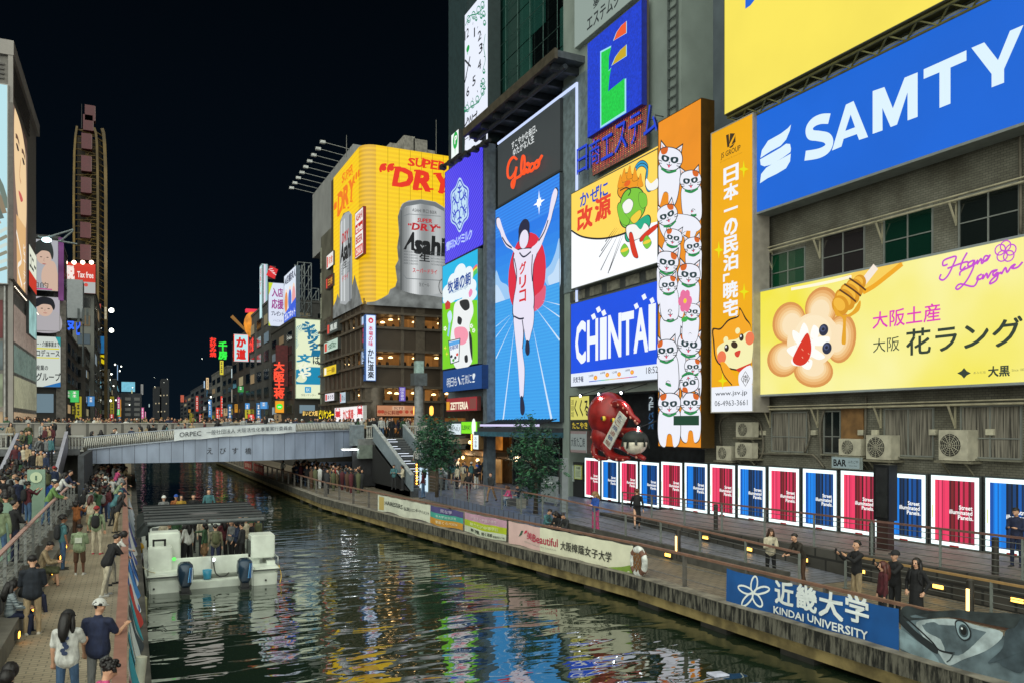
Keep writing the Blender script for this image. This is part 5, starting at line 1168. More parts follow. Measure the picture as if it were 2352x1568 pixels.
A.rect(0,0,1,1,YL)
RD2=em('#f07a1c',1,False)
for ch,xl,xr,yt,yb in(('S',330,346,432,500),('U',350,364,415,482),('P',368,382,398,462),('E',385,398,380,444),('R',400,416,360,428)):serif('ca',ch,xl,yt,yb,xr,RD2,.03,.14)
for ch,xl,xr,yt,yb in(('D',300,338,590,750),('R',344,384,540,690),('Y',388,428,490,640)):serif('ca',ch,xl,yt,yb,xr,RD2,.045,.16)
for x,y in((276,680),(286,670),(446,440),(464,420)):A.el('ca',x,y,7,30,RD2)
A.poly(A.P('ca',[(262,1470),(285,1420),(300,1362),(312,1400),(318,800),(345,735),(385,715),(412,745),(415,1300),(432,1215),(450,1290),(475,1370),(490,1432),(500,1440),(262,1560)]),ICE)
A.poly(A.P('ca',[(318,830),(330,770),(360,730),(395,720),(410,750),(408,1400),(360,1450),(318,1440)]),SILV)
for k in range(4):A.poly(A.P('ca',[(325+k*22,800-k*18),(336+k*22,790-k*18),(336+k*22,1420),(325+k*22,1425)]),(SIL2,SIL2,SILV,SIL3)[k])
A.tx('ca','DRY',334,900,975,384,em('#b8242c',1,False),.03,.15);A.tx('ca','Asahi',325,985,1120,405,BLK,.05,.1);A.tx('ca','生',345,1115,1170,372,BLK,.02);A.tx('ca','ドライ',338,1230,1270,384,em('#c02430',1,False),.02)
for j in range(4):A.tx('ca','BEER',330,1140+j*22,1155+j*22,345,em('#4a5054',1,False),0);A.tx('ca','BEER',378,1120+j*22,1135+j*22,400,em('#4a5054',1,False),0)
A.build('canal_display',bb)
s=wall_sign(19.05,*[K('ca',x,0)[0]for x in(434,496)],K('ca',0,740)[1],K('ca',0,1090)[1],'lettered_sign','red and white lettered panel on the side of the beer screen','sign',depth=.25,frame='#8a1c14',rim=.06);A=s.a;A.rect(0,0,1,1,em('#f2ece8',1.))
for k,t in enumerate(('ASAHI','the','BEER','OSAKA')):A.rect(.04,.02+k*.25,.96,.23+k*.25,em(('#f4eee8','#c8241c','#f4eee8','#d84030')[k],1,False));A.text(t,.1,.05+k*.25,.8,.15,em(('#b81c14','#f4eee8','#b81c14','#f8e8e0')[k],1,False),.03)
s.done()
rf=MB();rm2=pm('#8a8780',.8,0,.2)
rt=thing('roof_plant','concrete lift housing and tanks on the roof behind the beer screen','roof structure',(24,80,zt))
for xl,yt,xr,yb in((815,120,900,225),(890,145,998,250),(705,178,770,200),(1000,235,1060,255)):
 a=face(80,*K('ca',xl,yt));b=face(80,*K('ca',xr,yb));MB().box((a.x,80,zt-.2),(b.x,83,a.z),rm2).build('housing_block',rt)
for x,y0_,y1_ in((1068,0,240),(365,120,215)):
 a=face(80,*K('ca',x,y0_));b=face(80,*K('ca',x,y1_));MB().cyl((a.x,80,b.z-1),(a.x,80,a.z),.05,.03,5,pm('#6a6a66',.5)).build('mast',None,label='thin lightning mast on the roof %s'%('beside the violet sign' if x>500 else 'above the blank grey billboard'),cat='mast')
s=front_sign(72.3,841,862,724,872,'crab_sign','white vertical lightbox with red emblem and black characters on the building corner','sign',depth=.7,frame='#4a78c8',rim=.06,group=None);A=s.a
A.rect(0,0,1,1,em('#d4e4fc',1.15));A.el('c6',1026,632,20,22,em('#d8304a',1,False));A.el('c6',1026,634,10,10,em('#f2dce4',1,False),n=8)
A.tx('c6','本場の味',1008,672,832,1042,em('#d03058',1,False),.02,vert=True);A.tx('c6','かに道楽',1002,850,1082,1048,em('#16181e',1,False),.03,vert=True);s.done()
a=face(72.3,841,724);MB().box((a.x-.02,72.32,face(72.3,841,872).z),(a.x+.0,73.8,a.z),em('#b8d0f0',1.)).build('side_display',s.root)
A=Art((a.x-.03,73.75,a.z),1.4,a.z-face(72.3,841,872).z,(0,-1,0));A.vtext('本場の味',.2,.1,.6,.32,em('#c03058',1,False),.02);A.vtext('かに道楽',.2,.46,.6,.46,em('#16181e',1,False),.03);A.build('side_lettering',s.root)
s=wall_sign(19.0,*[K('c6',x,0)[0]for x in(745,968)],K('c6',0,1315)[1],K('c6',0,1420)[1],'crab_billboard','white billboard with two red crab emblems above the bridge crowd','billboard',depth=.3,frame='#c8c8c8',rim=.04);A=s.a;A.rect(0,0,1,1,em('#f2eeee',1.05))
for x,y in((768,1362),(942,1340)):
 cr2=em('#d43040',1,False);A.el('c6',x,y,15,24,cr2)
 for sx in(-1,1):
  for dy in(-20,-5,12,26):A.stroke(A.P('c6',[(x+sx*8,y+dy*.5),(x+sx*20,y+dy),(x+sx*17,y+dy+16)]),.012,cr2)
  A.stroke(A.P('c6',[(x+sx*8,y-12),(x+sx*18,y-34),(x+sx*8,y-44)]),.018,cr2)
A.tx('c6','かに道楽',810,1328,1402,892,em('#d03a34',1,False),.04);A.rect(.22,.5,.26,.54,em('#d03a34',1,False));A.rect(.7,.5,.74,.54,em('#d03a34',1,False));s.done()
s=front_sign(72.5,866,953,930,954,'food_banner','long orange food banner under the lowest restaurant windows','banner',depth=.2,frame='#5a3a28',rim=.03);A=s.a;A.rect(0,0,1,1,em('#c88a64',.95,True,.2,1.));A.rect(.4,.05,.72,.42,em('#d8b090',.9,False));A.text('かにすき',.44,.1,.24,.28,em('#6a2a1c',.9,False),.02);A.text('かに料理',.18,.48,.4,.4,em('#7a2418',.9,False),.02)
for k in range(5):A.ell((.06,.14,.62,.78,.92)[k],.6,.05,.045,em('#b0452c',.9,False))
s.done()
s=front_sign(72.4,917,931,888,920,'vertical_banner','small violet vertical banner hung in the lowest lit window row','banner',depth=.1,frame='#4a3a8a',rim=.0);s.a.rect(0,0,1,1,em('#6a5ac0',.9));s.a.vtext('団体宴会',.2,.06,.6,.88,em('#e0dcf4',.9,False),.01);s.done()
for k,u in enumerate((954,991)):p=face(70,u,942);t=MB().lathe([(.0,.45),(.14,.4),(.2,.2),(.2,-.2),(.14,-.4),(0,-.45)],p,em('#ffb04a',2.2),10).build('paper_lantern',None,label='glowing amber lantern %s the street lamp pillar'%('left of' if k==0 else 'right of'),cat='lantern',group='amber lanterns')
lp_=thing('lamp_pillar','grey pillar with a boxy lamp head at the top of the right stairs','lamp post',wall(18.5,962,965))
q=face(62,962,965);MB().cyl((q.x,62,4.7),(q.x,62,face(62,962,885).z),.42,.34,12,pm('#7a7e80',.6)).build('pillar',lp_);zz=face(62,962,885).z
MB().box((q.x-.55,61.5,zz),(q.x+.55,62.5,zz+1.0),pm('#4a5052',.5)).box((q.x-.32,61.7,zz+1.0),(q.x+.32,62.3,zz+2.0),pm('#8fa6a0',.4)).build('lamp_head',lp_);MB().box((q.x-.3,61.66,zz+.3),(q.x+.3,61.7,zz+.8),em('#a8d0c0',.8)).build('lamp_face',lp_)
MB().cyl((q.x+2.2,62,4.7),(q.x+2.2,62,zz-.3),.05,None,6,DARK).build('flag_pole',None,label='thin dark pole right of the boxy lamp pillar',cat='pole')
bl2=thing('blank_billboard','blank grey billboard back with a row of floodlight arms','billboard',(21.5,95,28));zt2=wall(21.5,807,336).z
MB().box((21.5,84.5,27.6),(23,wall(21.5,718).y,zt2),pm('#8a8c8c',.7,0,.08,.4)).build('panel',bl2)
for k in range(9):
 y=86+k*2.3;c=V((21.5,y,zt2-.1));q=c+V((-2.9,.0,.35));mb=MB();mb.cyl(c,q,.05,None,5,STEEL);mb.box((q.x-.3,q.y-.2,q.z-.16),(q.x+.25,q.y+.2,q.z+.12),pm('#b8bcbc',.4,.4));mb.build('floodlight_arm',bl2)
nb=thing('narrow_building','olive-grey building side wall carrying many small shop signs','building',(24,90,4.7));MB().box((20.0,85.5,4.0),(34,93.5,27.6),pm('#5d5c50',.7,0,.2,.5)).build('wall',nb)
for k in range(7):MB().box((19.9,93.0,6.5+k*2.9),(20.0,93.4,8.9+k*2.9),pm('#8c8f80',.5)).build('pipe',nb)
for(x0_,x1_,y0_,y1_,bg,tx,fg,lab)in((680,733,130,235,'#e6e4e0','和食','#d86a28','white sign with orange marks high on the narrow side wall'),(674,731,305,395,'#4a1a14','王将','#d8a040','dark red sign with gold characters on the narrow side wall'),(682,770,665,748,'#3a4240','黒屋','#d8e0d8','dark sign with pale characters below the beer screen ice'),(660,768,810,888,'#b8d0c0','会','#5a7a6a','pale green blank-looking sign on the narrow side wall'),(658,756,1000,1066,'#e8c828','一番','#8a6a10','bright yellow sign on the narrow side wall'),(668,740,1205,1262,'#e4e2ea','まぐろ','#3a3a4a','white sign with dark characters above the gold neon'),(785,830,1195,1275,'#b8ccd8','めん','#5a6a78','pale blue poster lightbox in the lower dark window row')):
 s=wall_sign(19.2,*[K('c6',x,0)[0]for x in(x0_,x1_)],K('c6',0,y0_)[1],K('c6',0,y1_)[1],'shop_sign',lab,'sign',depth=.4,frame='#3a3c3a',rim=.03);s.a.rect(0,0,1,1,em(bg,1.));s.a.text(tx,.3,.22,.6,.56,em(fg,1,False),.02);s.a.rect(.05,.1,.22,.9,em('#d84a3a' if bg!='#e8c828' else '#f2f0e0',1,False));s.done()
def neon(Y0,c,body,xl,yt,yb,xr,col,label,bold=.02,vert=False,e=1.3):
 a=face(Y0,*K(c,xl,yt));b=face(Y0,*K(c,xr,yb));A=Art(a,b.x-a.x,a.z-b.z,(1,0,0),(0,0,-1),(0,-1,0))
 (A.vtext if vert else A.text)(body,0,0,1,1,em(col,e,False),bold);mb=A.mb
 mb.box((a.x,Y0+.06,b.z),(b.x,Y0+.16,a.z),pm('#141414',.7));return mb.build('neon_sign',None,label=label,cat='neon sign')
neon(86,'c6','まいど大阪',492,1335,1375,610,'#f2c86a','warm white neon lettering above the crowd at the bridge end',.02);neon(84,'c6','ビリケンキー',620,1330,1398,735,'#f2d818','yellow neon lettering beside the crab billboard',.03)
# far right bank
def far_building(name,label,x0,x1,y0,y1,z1,col,rows,cols,side,lit=.25,fcols=3,z0=2.0,inten=.4):
 """block with windows on its canal side and on the face towards the bridge"""
 t=thing(name,label,'building',((x0+x1)/2,y0,z0));MB().box((x0,y0,z0-3),(x1,y1,z1),pm(col,.8,0,.2,.3)).build('wall',t)
 MB().box((x0-.1,y0-.1,z1),(x1+.1,y1+.1,z1+.35),pm(col,.7,0,.1)).build('parapet',t)
 cx=x0 if side>0 else x1;rh=(z1-5.5-z0)/max(1,rows)
 for r in range(rows):
  z=z0+5.2+r*rh
  for k in range(cols+fcols):
   m=em(RND.choice(['#ffd9a0','#cfe4ee','#f2e2b0','#a8c8d8']),RND.uniform(.25,1.0)*inten,False)if RND.random()<lit else glass_mat('#10161a',.1,1.)
   fr=pm('#3a3c3c',.5)
   if k<cols:
    w=(y1-y0)/cols;ya=y0+w*(k+.2);yb=ya+w*.6;xx=cx-.03*side
    MB().box((xx-.04,ya-.06,z-.06),(xx+.04,yb+.06,z+rh*.55+.06),fr).box((xx-.06,ya,z),(xx+.06,yb,z+rh*.55),m).build('window',t)
   else:
    w=min(x1-x0,9)/fcols;xs=x0 if side>0 else x1-min(x1-x0,9);xa=xs+w*(k-cols+.2);xb=xa+w*.6
    MB().box((xa-.06,y0-.04,z-.06),(xb+.06,y0+.04,z+rh*.55+.06),fr).box((xa,y0-.06,z),(xb,y0+.06,z+rh*.55),m).build('window',t)
 return t
def fx(Y0,u):return face(Y0,u).x
RB=[(96,113,676,735,735,'#3c3a36',6,3),(116,138,622,690,690,'#4a4a48',6,3),(140,170,580,650,752,'#38302c',5,3),(172,205,549,600,845,'#4a4c4a',5,3),(208,250,522,560,842,'#5a5a56',5,3),(252,300,497,540,905,'#3a3c40',4,2),(302,380,472,510,880,'#30343a',6,3),(382,470,440,480,905,'#2c3036',6,3)]
for i,(y0_,y1_,ul,ur,vt,col,r,c)in enumerate(RB):
 x0_=fx(y0_,ul);far_building('canal_building',('dark brown building behind the teal shutter sign','grey building carrying the red vertical restaurant neon','very dark building under the orange figure stand-in','grey building next to the white crab restaurant sign','pale grey block below the green neon characters','dim narrow block farther down the right bank','distant bluish block with scattered lights on the right bank','farthest dark block at the right bank vanishing point')[i],x0_,x0_+16,y0_,y1_,face(y0_,ul,vt).z,col,r,c,1,.16)
s=front_sign(95.5,680,735,733,913,'shutter_sign','tall teal and cream sign with brush characters and sun rays','billboard',depth=.6,frame='#6a7a70',rim=.08,rimh='#b8c8b0');A=s.a;A.rect(0,0,1,1,em('#dfe8c4',1.05));TB=em('#1288b0',1,False);TB2=em('#0f6e96',1,False)
for k in range(30):
 t=rad(80+k*7.0+60);A.poly([(.38+.30*math.cos(t),.25+.30*math.sin(t)*A.W/A.H),(max(0,min(1,.38+.62*math.cos(t-.03))),.25+.62*math.sin(t-.03)*A.W/A.H),(max(0,min(1,.38+.62*math.cos(t+.03))),.25+.62*math.sin(t+.03)*A.W/A.H)],TB)
A.poly([(0,.64),(.3,.62),(.6,.60),(1,.60),(1,.825),(0,.825)],TB,False);A.poly([(0,.78),(.2,.70),(.45,.74),(.3,.80)],em('#dfe8c4',1,False),True)
for k,ch in enumerate('シャッター'):A.text(ch,.26+.10*k,.03+.088*k,.50-.045*k,.10-.004*k,TB2,.05,.2)
A.text('は',.70,.46,.28,.10,em('#2a3a40',1,False),.02)
for k,ch in enumerate('文化や'):A.text(ch,.06+.02*k,.44+.105*k,.55-.03*k,.10,em(('#1288b0','#f0f4dc','#f0f4dc')[k],1,False),.05,.2)
A.rect(.36,.855,.62,.93,em('#1c9ad0',1,False));A.text('BX',.42,.872,.14,.04,em('#e8f4e0',1,False),.01);A.text('文化シヤッター',.2,.945,.62,.03,em('#2a3a40',1,False),0);s.done()
s=front_sign(112,617,652,*[K('c6',0,v)[1]for v in(335,672)],'recruit_billboard','lime and pale violet billboard with magenta characters on the roofs','billboard',depth=.5,frame='#5a6a7a',rim=.06);A=s.a;A.rect(0,0,1,1,em('#d4dcee',1.05));A.poly([(0,0),(.28,0),(0,.3)],em('#c8d820',1,False));A.poly([(0,.88),(.1,.97),(.14,1),(0,1)],em('#c8d820',1,False))
A.text('入店',.22,.12,.72,.2,em('#9a2a86',1,False),.03);A.text('応援',.2,.38,.76,.22,em('#9a2a86',1,False),.03);A.text('プレゼント',.18,.66,.8,.1,em('#2a3050',1,False),.03);A.text('いちごなび',.3,.85,.6,.05,em('#5a5a8a',1,False),0);s.done()
s=wall_sign(fx(112,652)+.02,653,680,*[K('c6',0,v)[1]for v in(290,672)],'girl_billboard','blue and white billboard with figures beside the lime one','billboard',depth=.5,frame='#5a6a7a',rim=.04);A=s.a;A.rect(0,0,1,1,em('#dce6f4',1.));A.text('AI店舗求人',.03,.04,.94,.16,em('#1c2848',1,False),.03)
for k,c_ in enumerate(('#e08a3a','#3a6ad0','#e8a0a0')):A.ell(.18+.32*k,.42,.1,.1,em('#f4d8c0',1,False));A.ell(.18+.32*k,.56,.14,.16,em(c_,1,False))
A.poly([(0,.78),(1,.60),(1,1),(0,1)],em('#2a5ad8',1,False));A.text('ガルフネット',.06,.78,.88,.14,em('#f0f4fc',1,False),.03);s.done()
tt=thing('scaffold_tower','grey steel lattice behind the rooftop billboards','scaffold',(19,115,25));mb=MB();g_=pm('#6f7678',.4,.5)
def lattice(mb,Y0,c,xl,yt,xr,yb,nx,nz,m,r=.09):
 a=face(Y0,*K(c,xl,yt));b=face(Y0,*K(c,xr,yb))
 for i in range(nx+1):x=a.x+(b.x-a.x)*i/nx;mb.cyl((x,Y0,b.z),(x,Y0,a.z),r,None,5,m);mb.cyl((x,Y0+2,b.z),(x,Y0+2,a.z),r,None,5,m)
 for j in range(nz+1):z=b.z+(a.z-b.z)*j/nz;mb.cyl((a.x,Y0,z),(b.x,Y0,z),r*.8,None,5,m)
 for j in range(nz):
  for i in range(nx):z=b.z+(a.z-b.z)*j/nz;z2=b.z+(a.z-b.z)*(j+1)/nz;xa=a.x+(b.x-a.x)*i/nx;xb=a.x+(b.x-a.x)*(i+1)/nx;mb.cyl((xa,Y0,z),(xb,Y0,z2),r*.7,None,5,m);mb.cyl((xa,Y0,z),(xa,Y0+2,z2),r*.7,None,5,m)
lattice(mb,114,'c6',452,175,560,600,2,4,g_);lattice(mb,118,'c6',560,380,618,560,1,2,g_);mb.build('lattice',tt)
s=front_sign(124,*[K('c6',x,0)[0]for x in(172,214)],*[K('c6',0,v)[1]for v in(190,612)],'led_tower_sign','tall pinkish-white striped sign tower with a red emblem','sign',depth=1.5,frame='#8aa0a8',rim=.06);A=s.a
A.rect(0,0,1,1,em_lines('#e8dcec','#9ac8d0',.5,.95,0,.5));s.done()
s=wall_sign(fx(124,K('c6',170,0)[0])-.02,*[K('c6',x,0)[0]for x in(155,171)],*[K('c6',0,v)[1]for v in(215,620)],'led_flank_sign','narrow pale side of the striped sign tower with red letters','sign',depth=.3,frame='#8aa0a8',rim=.02);s.a.rect(0,0,1,1,em('#c8ecf0',1.));s.a.vtext('回転すし',.2,.05,.6,.5,em('#d04a4a',1,False),.02);s.done()
a=face(121,*K('c6',205,200));b=face(121,*K('c6',298,310));A=Art(a,b.x-a.x,a.z-b.z,(1,0,0),(0,0,-1),(0,-1,0));A.poly([(.35,0),(1,.25),(.7,1),(0,.75)],em('#d8242c',1.,False));
for k in range(4):A.stroke([(.2+k*.12,.3+k*.08),(.55+k*.1,.2+k*.16)],.05,em('#f2e8e8',1,False))
A.mb.box((a.x+.3,121.1,b.z),(b.x-.3,121.4,a.z),pm('#3a1414',.6));A.mb.build('emblem_sign',None,label='red diamond emblem with white strokes on the striped sign tower',cat='sign')
neon(99.5,'c6','大阪王将',268,950,1240,346,'#ff4a30','red vertical restaurant neon with four characters',.035,True,1.4)
s=front_sign(99.4,*[K('c6',x,0)[0]for x in(276,344)],*[K('c6',0,v)[1]for v in(1258,1350)],'shop_sign','orange sign with a glowing green disc under the red neon','sign',depth=.3,frame='#8a5a10',rim=.03);s.a.rect(0,0,1,1,em('#f0a020',1.));s.a.ell(.5,.48,.36,.34,em('#3af03a',1.1,False));s.a.rect(.3,.46,.7,.54,em('#f0fff0',1,False));s.done()
a=face(99.4,*K('c6',285,820));MB().box((a.x,99.5,a.z-5),(a.x+1.4,100,a.z),pm('#5a1c20',.6)).build('unlit_sign',None,label='dark red unlit panel above the red vertical neon',cat='panel')
s=front_sign(139,*[K('l2',x,0)[0]for x in(1528,1624)],*[K('l2',0,v)[1]for v in(876,1052)],'crab_neon_sign','pale square sign with red brush characters framed in red neon','neon sign',depth=.8,frame='#8a2018',rim=.02);A=s.a;A.rect(0,0,1,1,em('#b8e4e8',1.05));A.stroke([(.02,.02),(.98,.02),(.98,.98),(.02,.98)],.05,em('#ff3c28',1.3,False),True);A.text('か',.2,.12,.6,.34,em('#d81c18',1,False),.06);A.text('道',.2,.55,.6,.36,em('#d81c18',1,False),.06);s.done()
s=wall_sign(fx(139,K('l2',1624,0)[0]),*[K('l2',x,0)[0]for x in(1628,1660)],*[K('l2',0,v)[1]for v in(905,1010)],'red_neon','red neon strokes beside the pale crab sign','neon sign',depth=.2,rim=.02);s.a.rect(0,0,1,1,pm('#101010',.8));s.a.text('か道',.1,.1,.8,.8,em('#ff3020',1.3,False),.03);s.done()
neon(186,'l2','お好み焼',1372,897,1025,1412,'#ff3020','red vertical neon characters farthest along the right bank',.03,True,1.4)
neon(186,'l2','千房',1430,922,1042,1482,'#28e03c','two glowing green neon characters above the pale block',.05,True,1.3)
ln_=thing('mascot_stand_in','orange glowing stand-in for the rooftop figure above the pale crab sign','lantern',face(150,*K('l2',1650,860)));p=face(137,*K('l2',1655,815));MB().ell(p,(1.5,1.2,2.2),em('#f0962a',1.1,True,.5,1.),12,8).build('body',ln_);MB().box((p.x-1.2,p.y-.6,p.z+2),(p.x+1.4,p.y+.6,p.z+2.5),em('#e0304a',1.2)).build('top_band',ln_);MB().cyl((p.x,p.y,p.z-8),(p.x,p.y,p.z),.3,None,6,DARK).build('post',ln_)  # plain glowing blob put in place of a mascot figure
mb=MB();mb.cyl(p+V((-1.2,0,-1)),p+V((-3.4,0,1.2)),.18,.3,6,em('#a8783a',.7,False));mb.build('arm',ln_)
STR=[('l2',1335,1180,1225,6,'#bfe0ff',300),('l2',1612,1205,1390,7,'#2a4ae0',150),('l2',1545,1335,1405,16,'#8ab8f0',175),('l2',1525,1235,1320,22,'#d8d0c0',172),('l2',1525,1360,1400,20,'#e8d060',171),('l2',1520,1100,1160,16,'#d8ecf0',173),('l2',1354,1240,1380,6,'#5aa8d8',302),('l2',1394,1310,1410,7,'#d8e020',252),('l2',1472,1180,1250,6,'#80b0e0',210),('l2',1472,1320,1390,6,'#e0a040',209),('l2',1222,1318,1398,7,'#ff3a20',420),('l2',1191,1272,1318,22,'#c05a40',430),('l2',1298,1380,1395,6,'#ff5030',380),('l2',692,1140,1400,8,'#d0e4f8',232),('l2',632,1340,1425,6,'#e8d820',226),('l2',680,1345,1425,6,'#e8d820',228),('l2',487,1160,1400,20,'#e02a20',140),('l2',440,1240,1320,26,'#f2a020',118),('l2',440,1405,1440,26,'#f08a30',117),('l2',440,1085,1160,22,'#a8bcd0',119),('l2',440,925,1005,18,'#a8b0a0',120),('l2',768,1075,1175,5,'#8ab0d8',268),('l2',838,1185,1250,88,'#7ac8e0',330),('l2',836,1275,1400,6,'#a8d8e8',325),('l2',862,1240,1330,6,'#d8d8a0',328),('l2',950,1380,1430,6,'#e8a0c0',420),('l2',975,1330,1350,6,'#c0d8d8',422),('l2',705,1170,1400,5,'#e070b8',236),('l2',665,1150,1240,30,'#a8a490',227),('l2',650,680,830,16,'#c84a3a',186),('l2',690,700,780,14,'#c8c0a0',187),('l2',668,890,1000,30,'#1f6aa0',188),('l2',668,1010,1070,30,'#e8d018',189),('l2',692,1030,1090,16,'#d8c828',190)]
for i,(c,x,y0_,y1_,w,col,Y)in enumerate(STR):
 a=face(Y,*K(c,x-w/2,y0_));b=face(Y,*K(c,x+w/2,y1_));m=em(col,.95,False,.25,1.)
 side='left' if x<1000 else 'right'
 nm={'#e02a20':'rainbow'}.get(col,'')
 o=MB().box((a.x,Y,b.z),(b.x,Y+.25,a.z),m).box((a.x-.08,Y+.08,b.z-.1),(b.x+.08,Y+.4,a.z+.1),pm('#22262a',.6)).build('light_sign',None,label=None,cat='sign',group='small lit signs along the far canal banks')
 nmc={'#bfe0ff':'icy blue','#2a4ae0':'deep blue','#8ab8f0':'light blue','#d8d0c0':'cream','#e8d060':'pale yellow','#d8ecf0':'white','#5aa8d8':'sky blue','#d8e020':'lime yellow','#80b0e0':'soft blue','#e0a040':'amber','#ff3a20':'bright red','#c05a40':'dull red','#ff5030':'red-orange','#d0e4f8':'cold white','#e8d820':'yellow','#e02a20':'red','#f2a020':'orange','#f08a30':'warm orange','#a8bcd0':'greyish blue','#a8b0a0':'grey-green','#8ab0d8':'steel blue','#7ac8e0':'turquoise','#a8d8e8':'pale cyan','#d8d8a0':'straw','#e8a0c0':'pink','#c0d8d8':'mist white','#e070b8':'magenta','#a8a490':'beige','#c84a3a':'brick red','#c8c0a0':'sand','#1f6aa0':'marine blue','#e8d018':'canary yellow','#d8c828':'mustard'}[col]
 o['label']='%s %s sign among the far %s bank lights%s'%('tall' if y1_-y0_>70 else 'small',nmc,side,', number plate like' if False else(' at the wheel tower foot' if 620<x<700 and y0_>600 else ''))
LPT=[(728,722,1.0,215),(728,852,.9,214),(714,1172,.5,230),(728,1135,.4,232),(722,1308,.5,231),(783,1115,.35,262),(792,1085,.35,264),(752,1073,.4,266),(1320,1035,.2,300),(846,1335,.3,300),(866,1222,.25,310),(1378,1285,.4,250),(1366,1320,.3,255),(742,1212,.3,240),(758,1305,.3,242),(1495,1248,.25,205),(905,1388,.3,345),(1095,1168,.25,640),(1072,1190,.22,640),(1010,1215,.22,650),(1045,1275,.2,655),(1008,1156,.2,652)]
for i,(x,y,r,Y)in enumerate(LPT):
 p=face(Y,*K('l2',x,y));MB().ell(p,(r*.55,r*.3,r*.55),em('#f2f6e8',10 if r>.8 else 5,False),8,6).box((p.x-.1,p.y+.2,p.z-.1),(p.x+.1,p.y+.9,p.z+.1),DARK).build('floodlight',None,label='tiny white floodlight glowing along the far canal banks' if r<.8 else('upper glaring floodlight on the yellow wheel tower' if i==0 else 'lower glaring floodlight on the yellow wheel tower'),cat='lamp',group='far floodlights')
sk=thing('high_rise','far dark high-rise with a few lit windows at the vanishing point','building',face(640,*K('l2',1050,1300)))
for xl,yt,xr in((1005,1215,1045),(1055,1165,1105)):
 a=face(640,*K('l2',xl,yt));b=face(640,*K('l2',xr,1400));MB().box((a.x,641,0),(b.x,670,a.z),pm('#14181e',.8)).build('tower',sk)
for k in range(10):p=face(640,*K('l2',1010+(k*37)%90,1225+(k*53)%160));MB().box((p.x,640.6,p.z),(p.x+.7,640.95,p.z+.9),em('#e8d8b0',.6,False)).build('window',sk)
# left bank
lb=thing('fashion_building','tall pale grey building with giant portrait screens on the left bank','building',(-16,77,4.7));LG=pm('#8a8682',.6,.1,.08,.5);zt3=wall(-9,86,345).z
zc_=wall(-9,24,100).z
zt3=max(zc_,zt3)
MB().box((-30,77,4),(-9,97,zt3-1.2),pm('#6d6a66',.7,0,.1)).build('wall',lb)
MB().box((-30,76.7,zt3-1.2),(-8.7,97.3,zt3),LG).box((-9.1,76.75,4),(-8.75,77.3,zt3-1.2),LG).build('cornice',lb)
mb=MB();zs=wall(-9,24,205).z
for k in range(9):mb.box((-30,76.85,zs+.6+k*.38),(-9.4,77.0,zs+.75+k*.38),pm('#4a4846',.5))if k not in(4,)else None
for k in range(9):mb.box((-8.98,77.4,zs+.2+k*.4),(-8.85,90,zs+.33+k*.4),pm('#4a4846',.5))
mb.build('louvres',lb)
zl=wall(-9,24,655).z
mb=MB()
for k in range(34):mb.box((-8.955,77.6+k*.58,4.7),(-8.925,77.72+k*.58,zl-.2),pm('#8d8d8c',.4,.4))
for k in range(20):mb.box((-9.4-k*1.02,76.75,4.7),(-9.28-k*1.02,77.0,zl-.2),pm('#8d8d8c',.4,.4))
mb.build('mullions',lb)
for j,(za,zb_,m)in enumerate(((4.7,6.9,'#d8b890'),(7.3,10.0,'#b8b896'),(10.3,12.6,'#6f8a80'),(12.9,16.0,'#b09a8c'))):
 MB().box((-8.99,77.5,za),(-8.96,97,min(zb_,zl-.3)),em(m,1.5,True,.4,.5)).build('lit_glazing',lb);MB().box((-30,76.96,za),(-9.5,76.99,min(zb_,zl-.3)),em(('#e8c898','#c8d8b0','#7a8a88','#8a4a48')[j],.7,True,.7,.4)).build('lit_glazing',lb)
mb=MB()
for k in range(24):mb.ell((-8.7,77.5+k*.8,zl-.1),.05,em('#fff0d8',2.5,False),6,4)
mb.build('downlight_row',lb)
for L_ in((-10.5,76,5.6,160),(-16,75.6,6,160)):
 L=bpy.data.lights.new('shop_light','POINT');L.energy=L_[3];L.color=(1,.85,.65);L.shadow_soft_size=.3;lo=bpy.data.objects.new('shop_light',L);COL.objects.link(lo);lo.location=L_[:3]
s=Sign('portrait_screen','pale blue portrait screen with strands of hair at the left edge','screen',(-22,76.6,zs),12.86,zs-zl,(1,0,0),(0,-1,0),.3,'#8a8a88',.08);A=s.a;A.rect(0,0,1,1,em('#b4dce4',1.05))
for k in range(12):A.stroke([(.5-k*.02,.2),(.9-.03*k,.42+.02*k),(1.0-.015*k,.62+.028*k)],.03,em(('#6a7a70','#8a7a62','#5a6a66','#a8a088')[k%4],1,False),smooth=True)
for k in range(6):A.stroke([(.55,.95+k*.02),(.8,.84+k*.03),(1,.72+k*.04)],.02,em(('#c8d8d0','#8a8a78')[k%2],1,False),smooth=True)
s.done()
s=left_sign(-8.6,30,62,238,640,'portrait_screen','tall screen with a young face turned aside on the canal side of the pale building','screen',depth=.3,frame='#5a5450',rim=.05);A=s.a;A.rect(0,0,1,1,em('#8a7468',.8));fc=em('#f0cfa0',1,False);hr=em('#4a3a34',1,False)
A.poly([(.1,0),(1,0),(1,.1),(.9,.08),(.35,.02),(.12,.1)],hr)
A.poly([(.08,.02),(.3,-.0),(.62,.03),(.86,.12),(.93,.3),(.94,.48),(.86,.6),(.6,.66),(.34,.6),(.16,.46),(.06,.28)],fc,True);A.poly([(.2,.6),(.9,.58),(.85,1),(.25,1)],em('#e0b47c',1,False))
for x in(.28,.70):A.poly([(x-.1,.19),(x,.175),(x+.1,.19),(x,.21)],em('#3a3030',1,False),True);A.stroke([(x-.13,.15),(x,.135),(x+.12,.15)],.04,em('#6a5040',1,False),smooth=True)
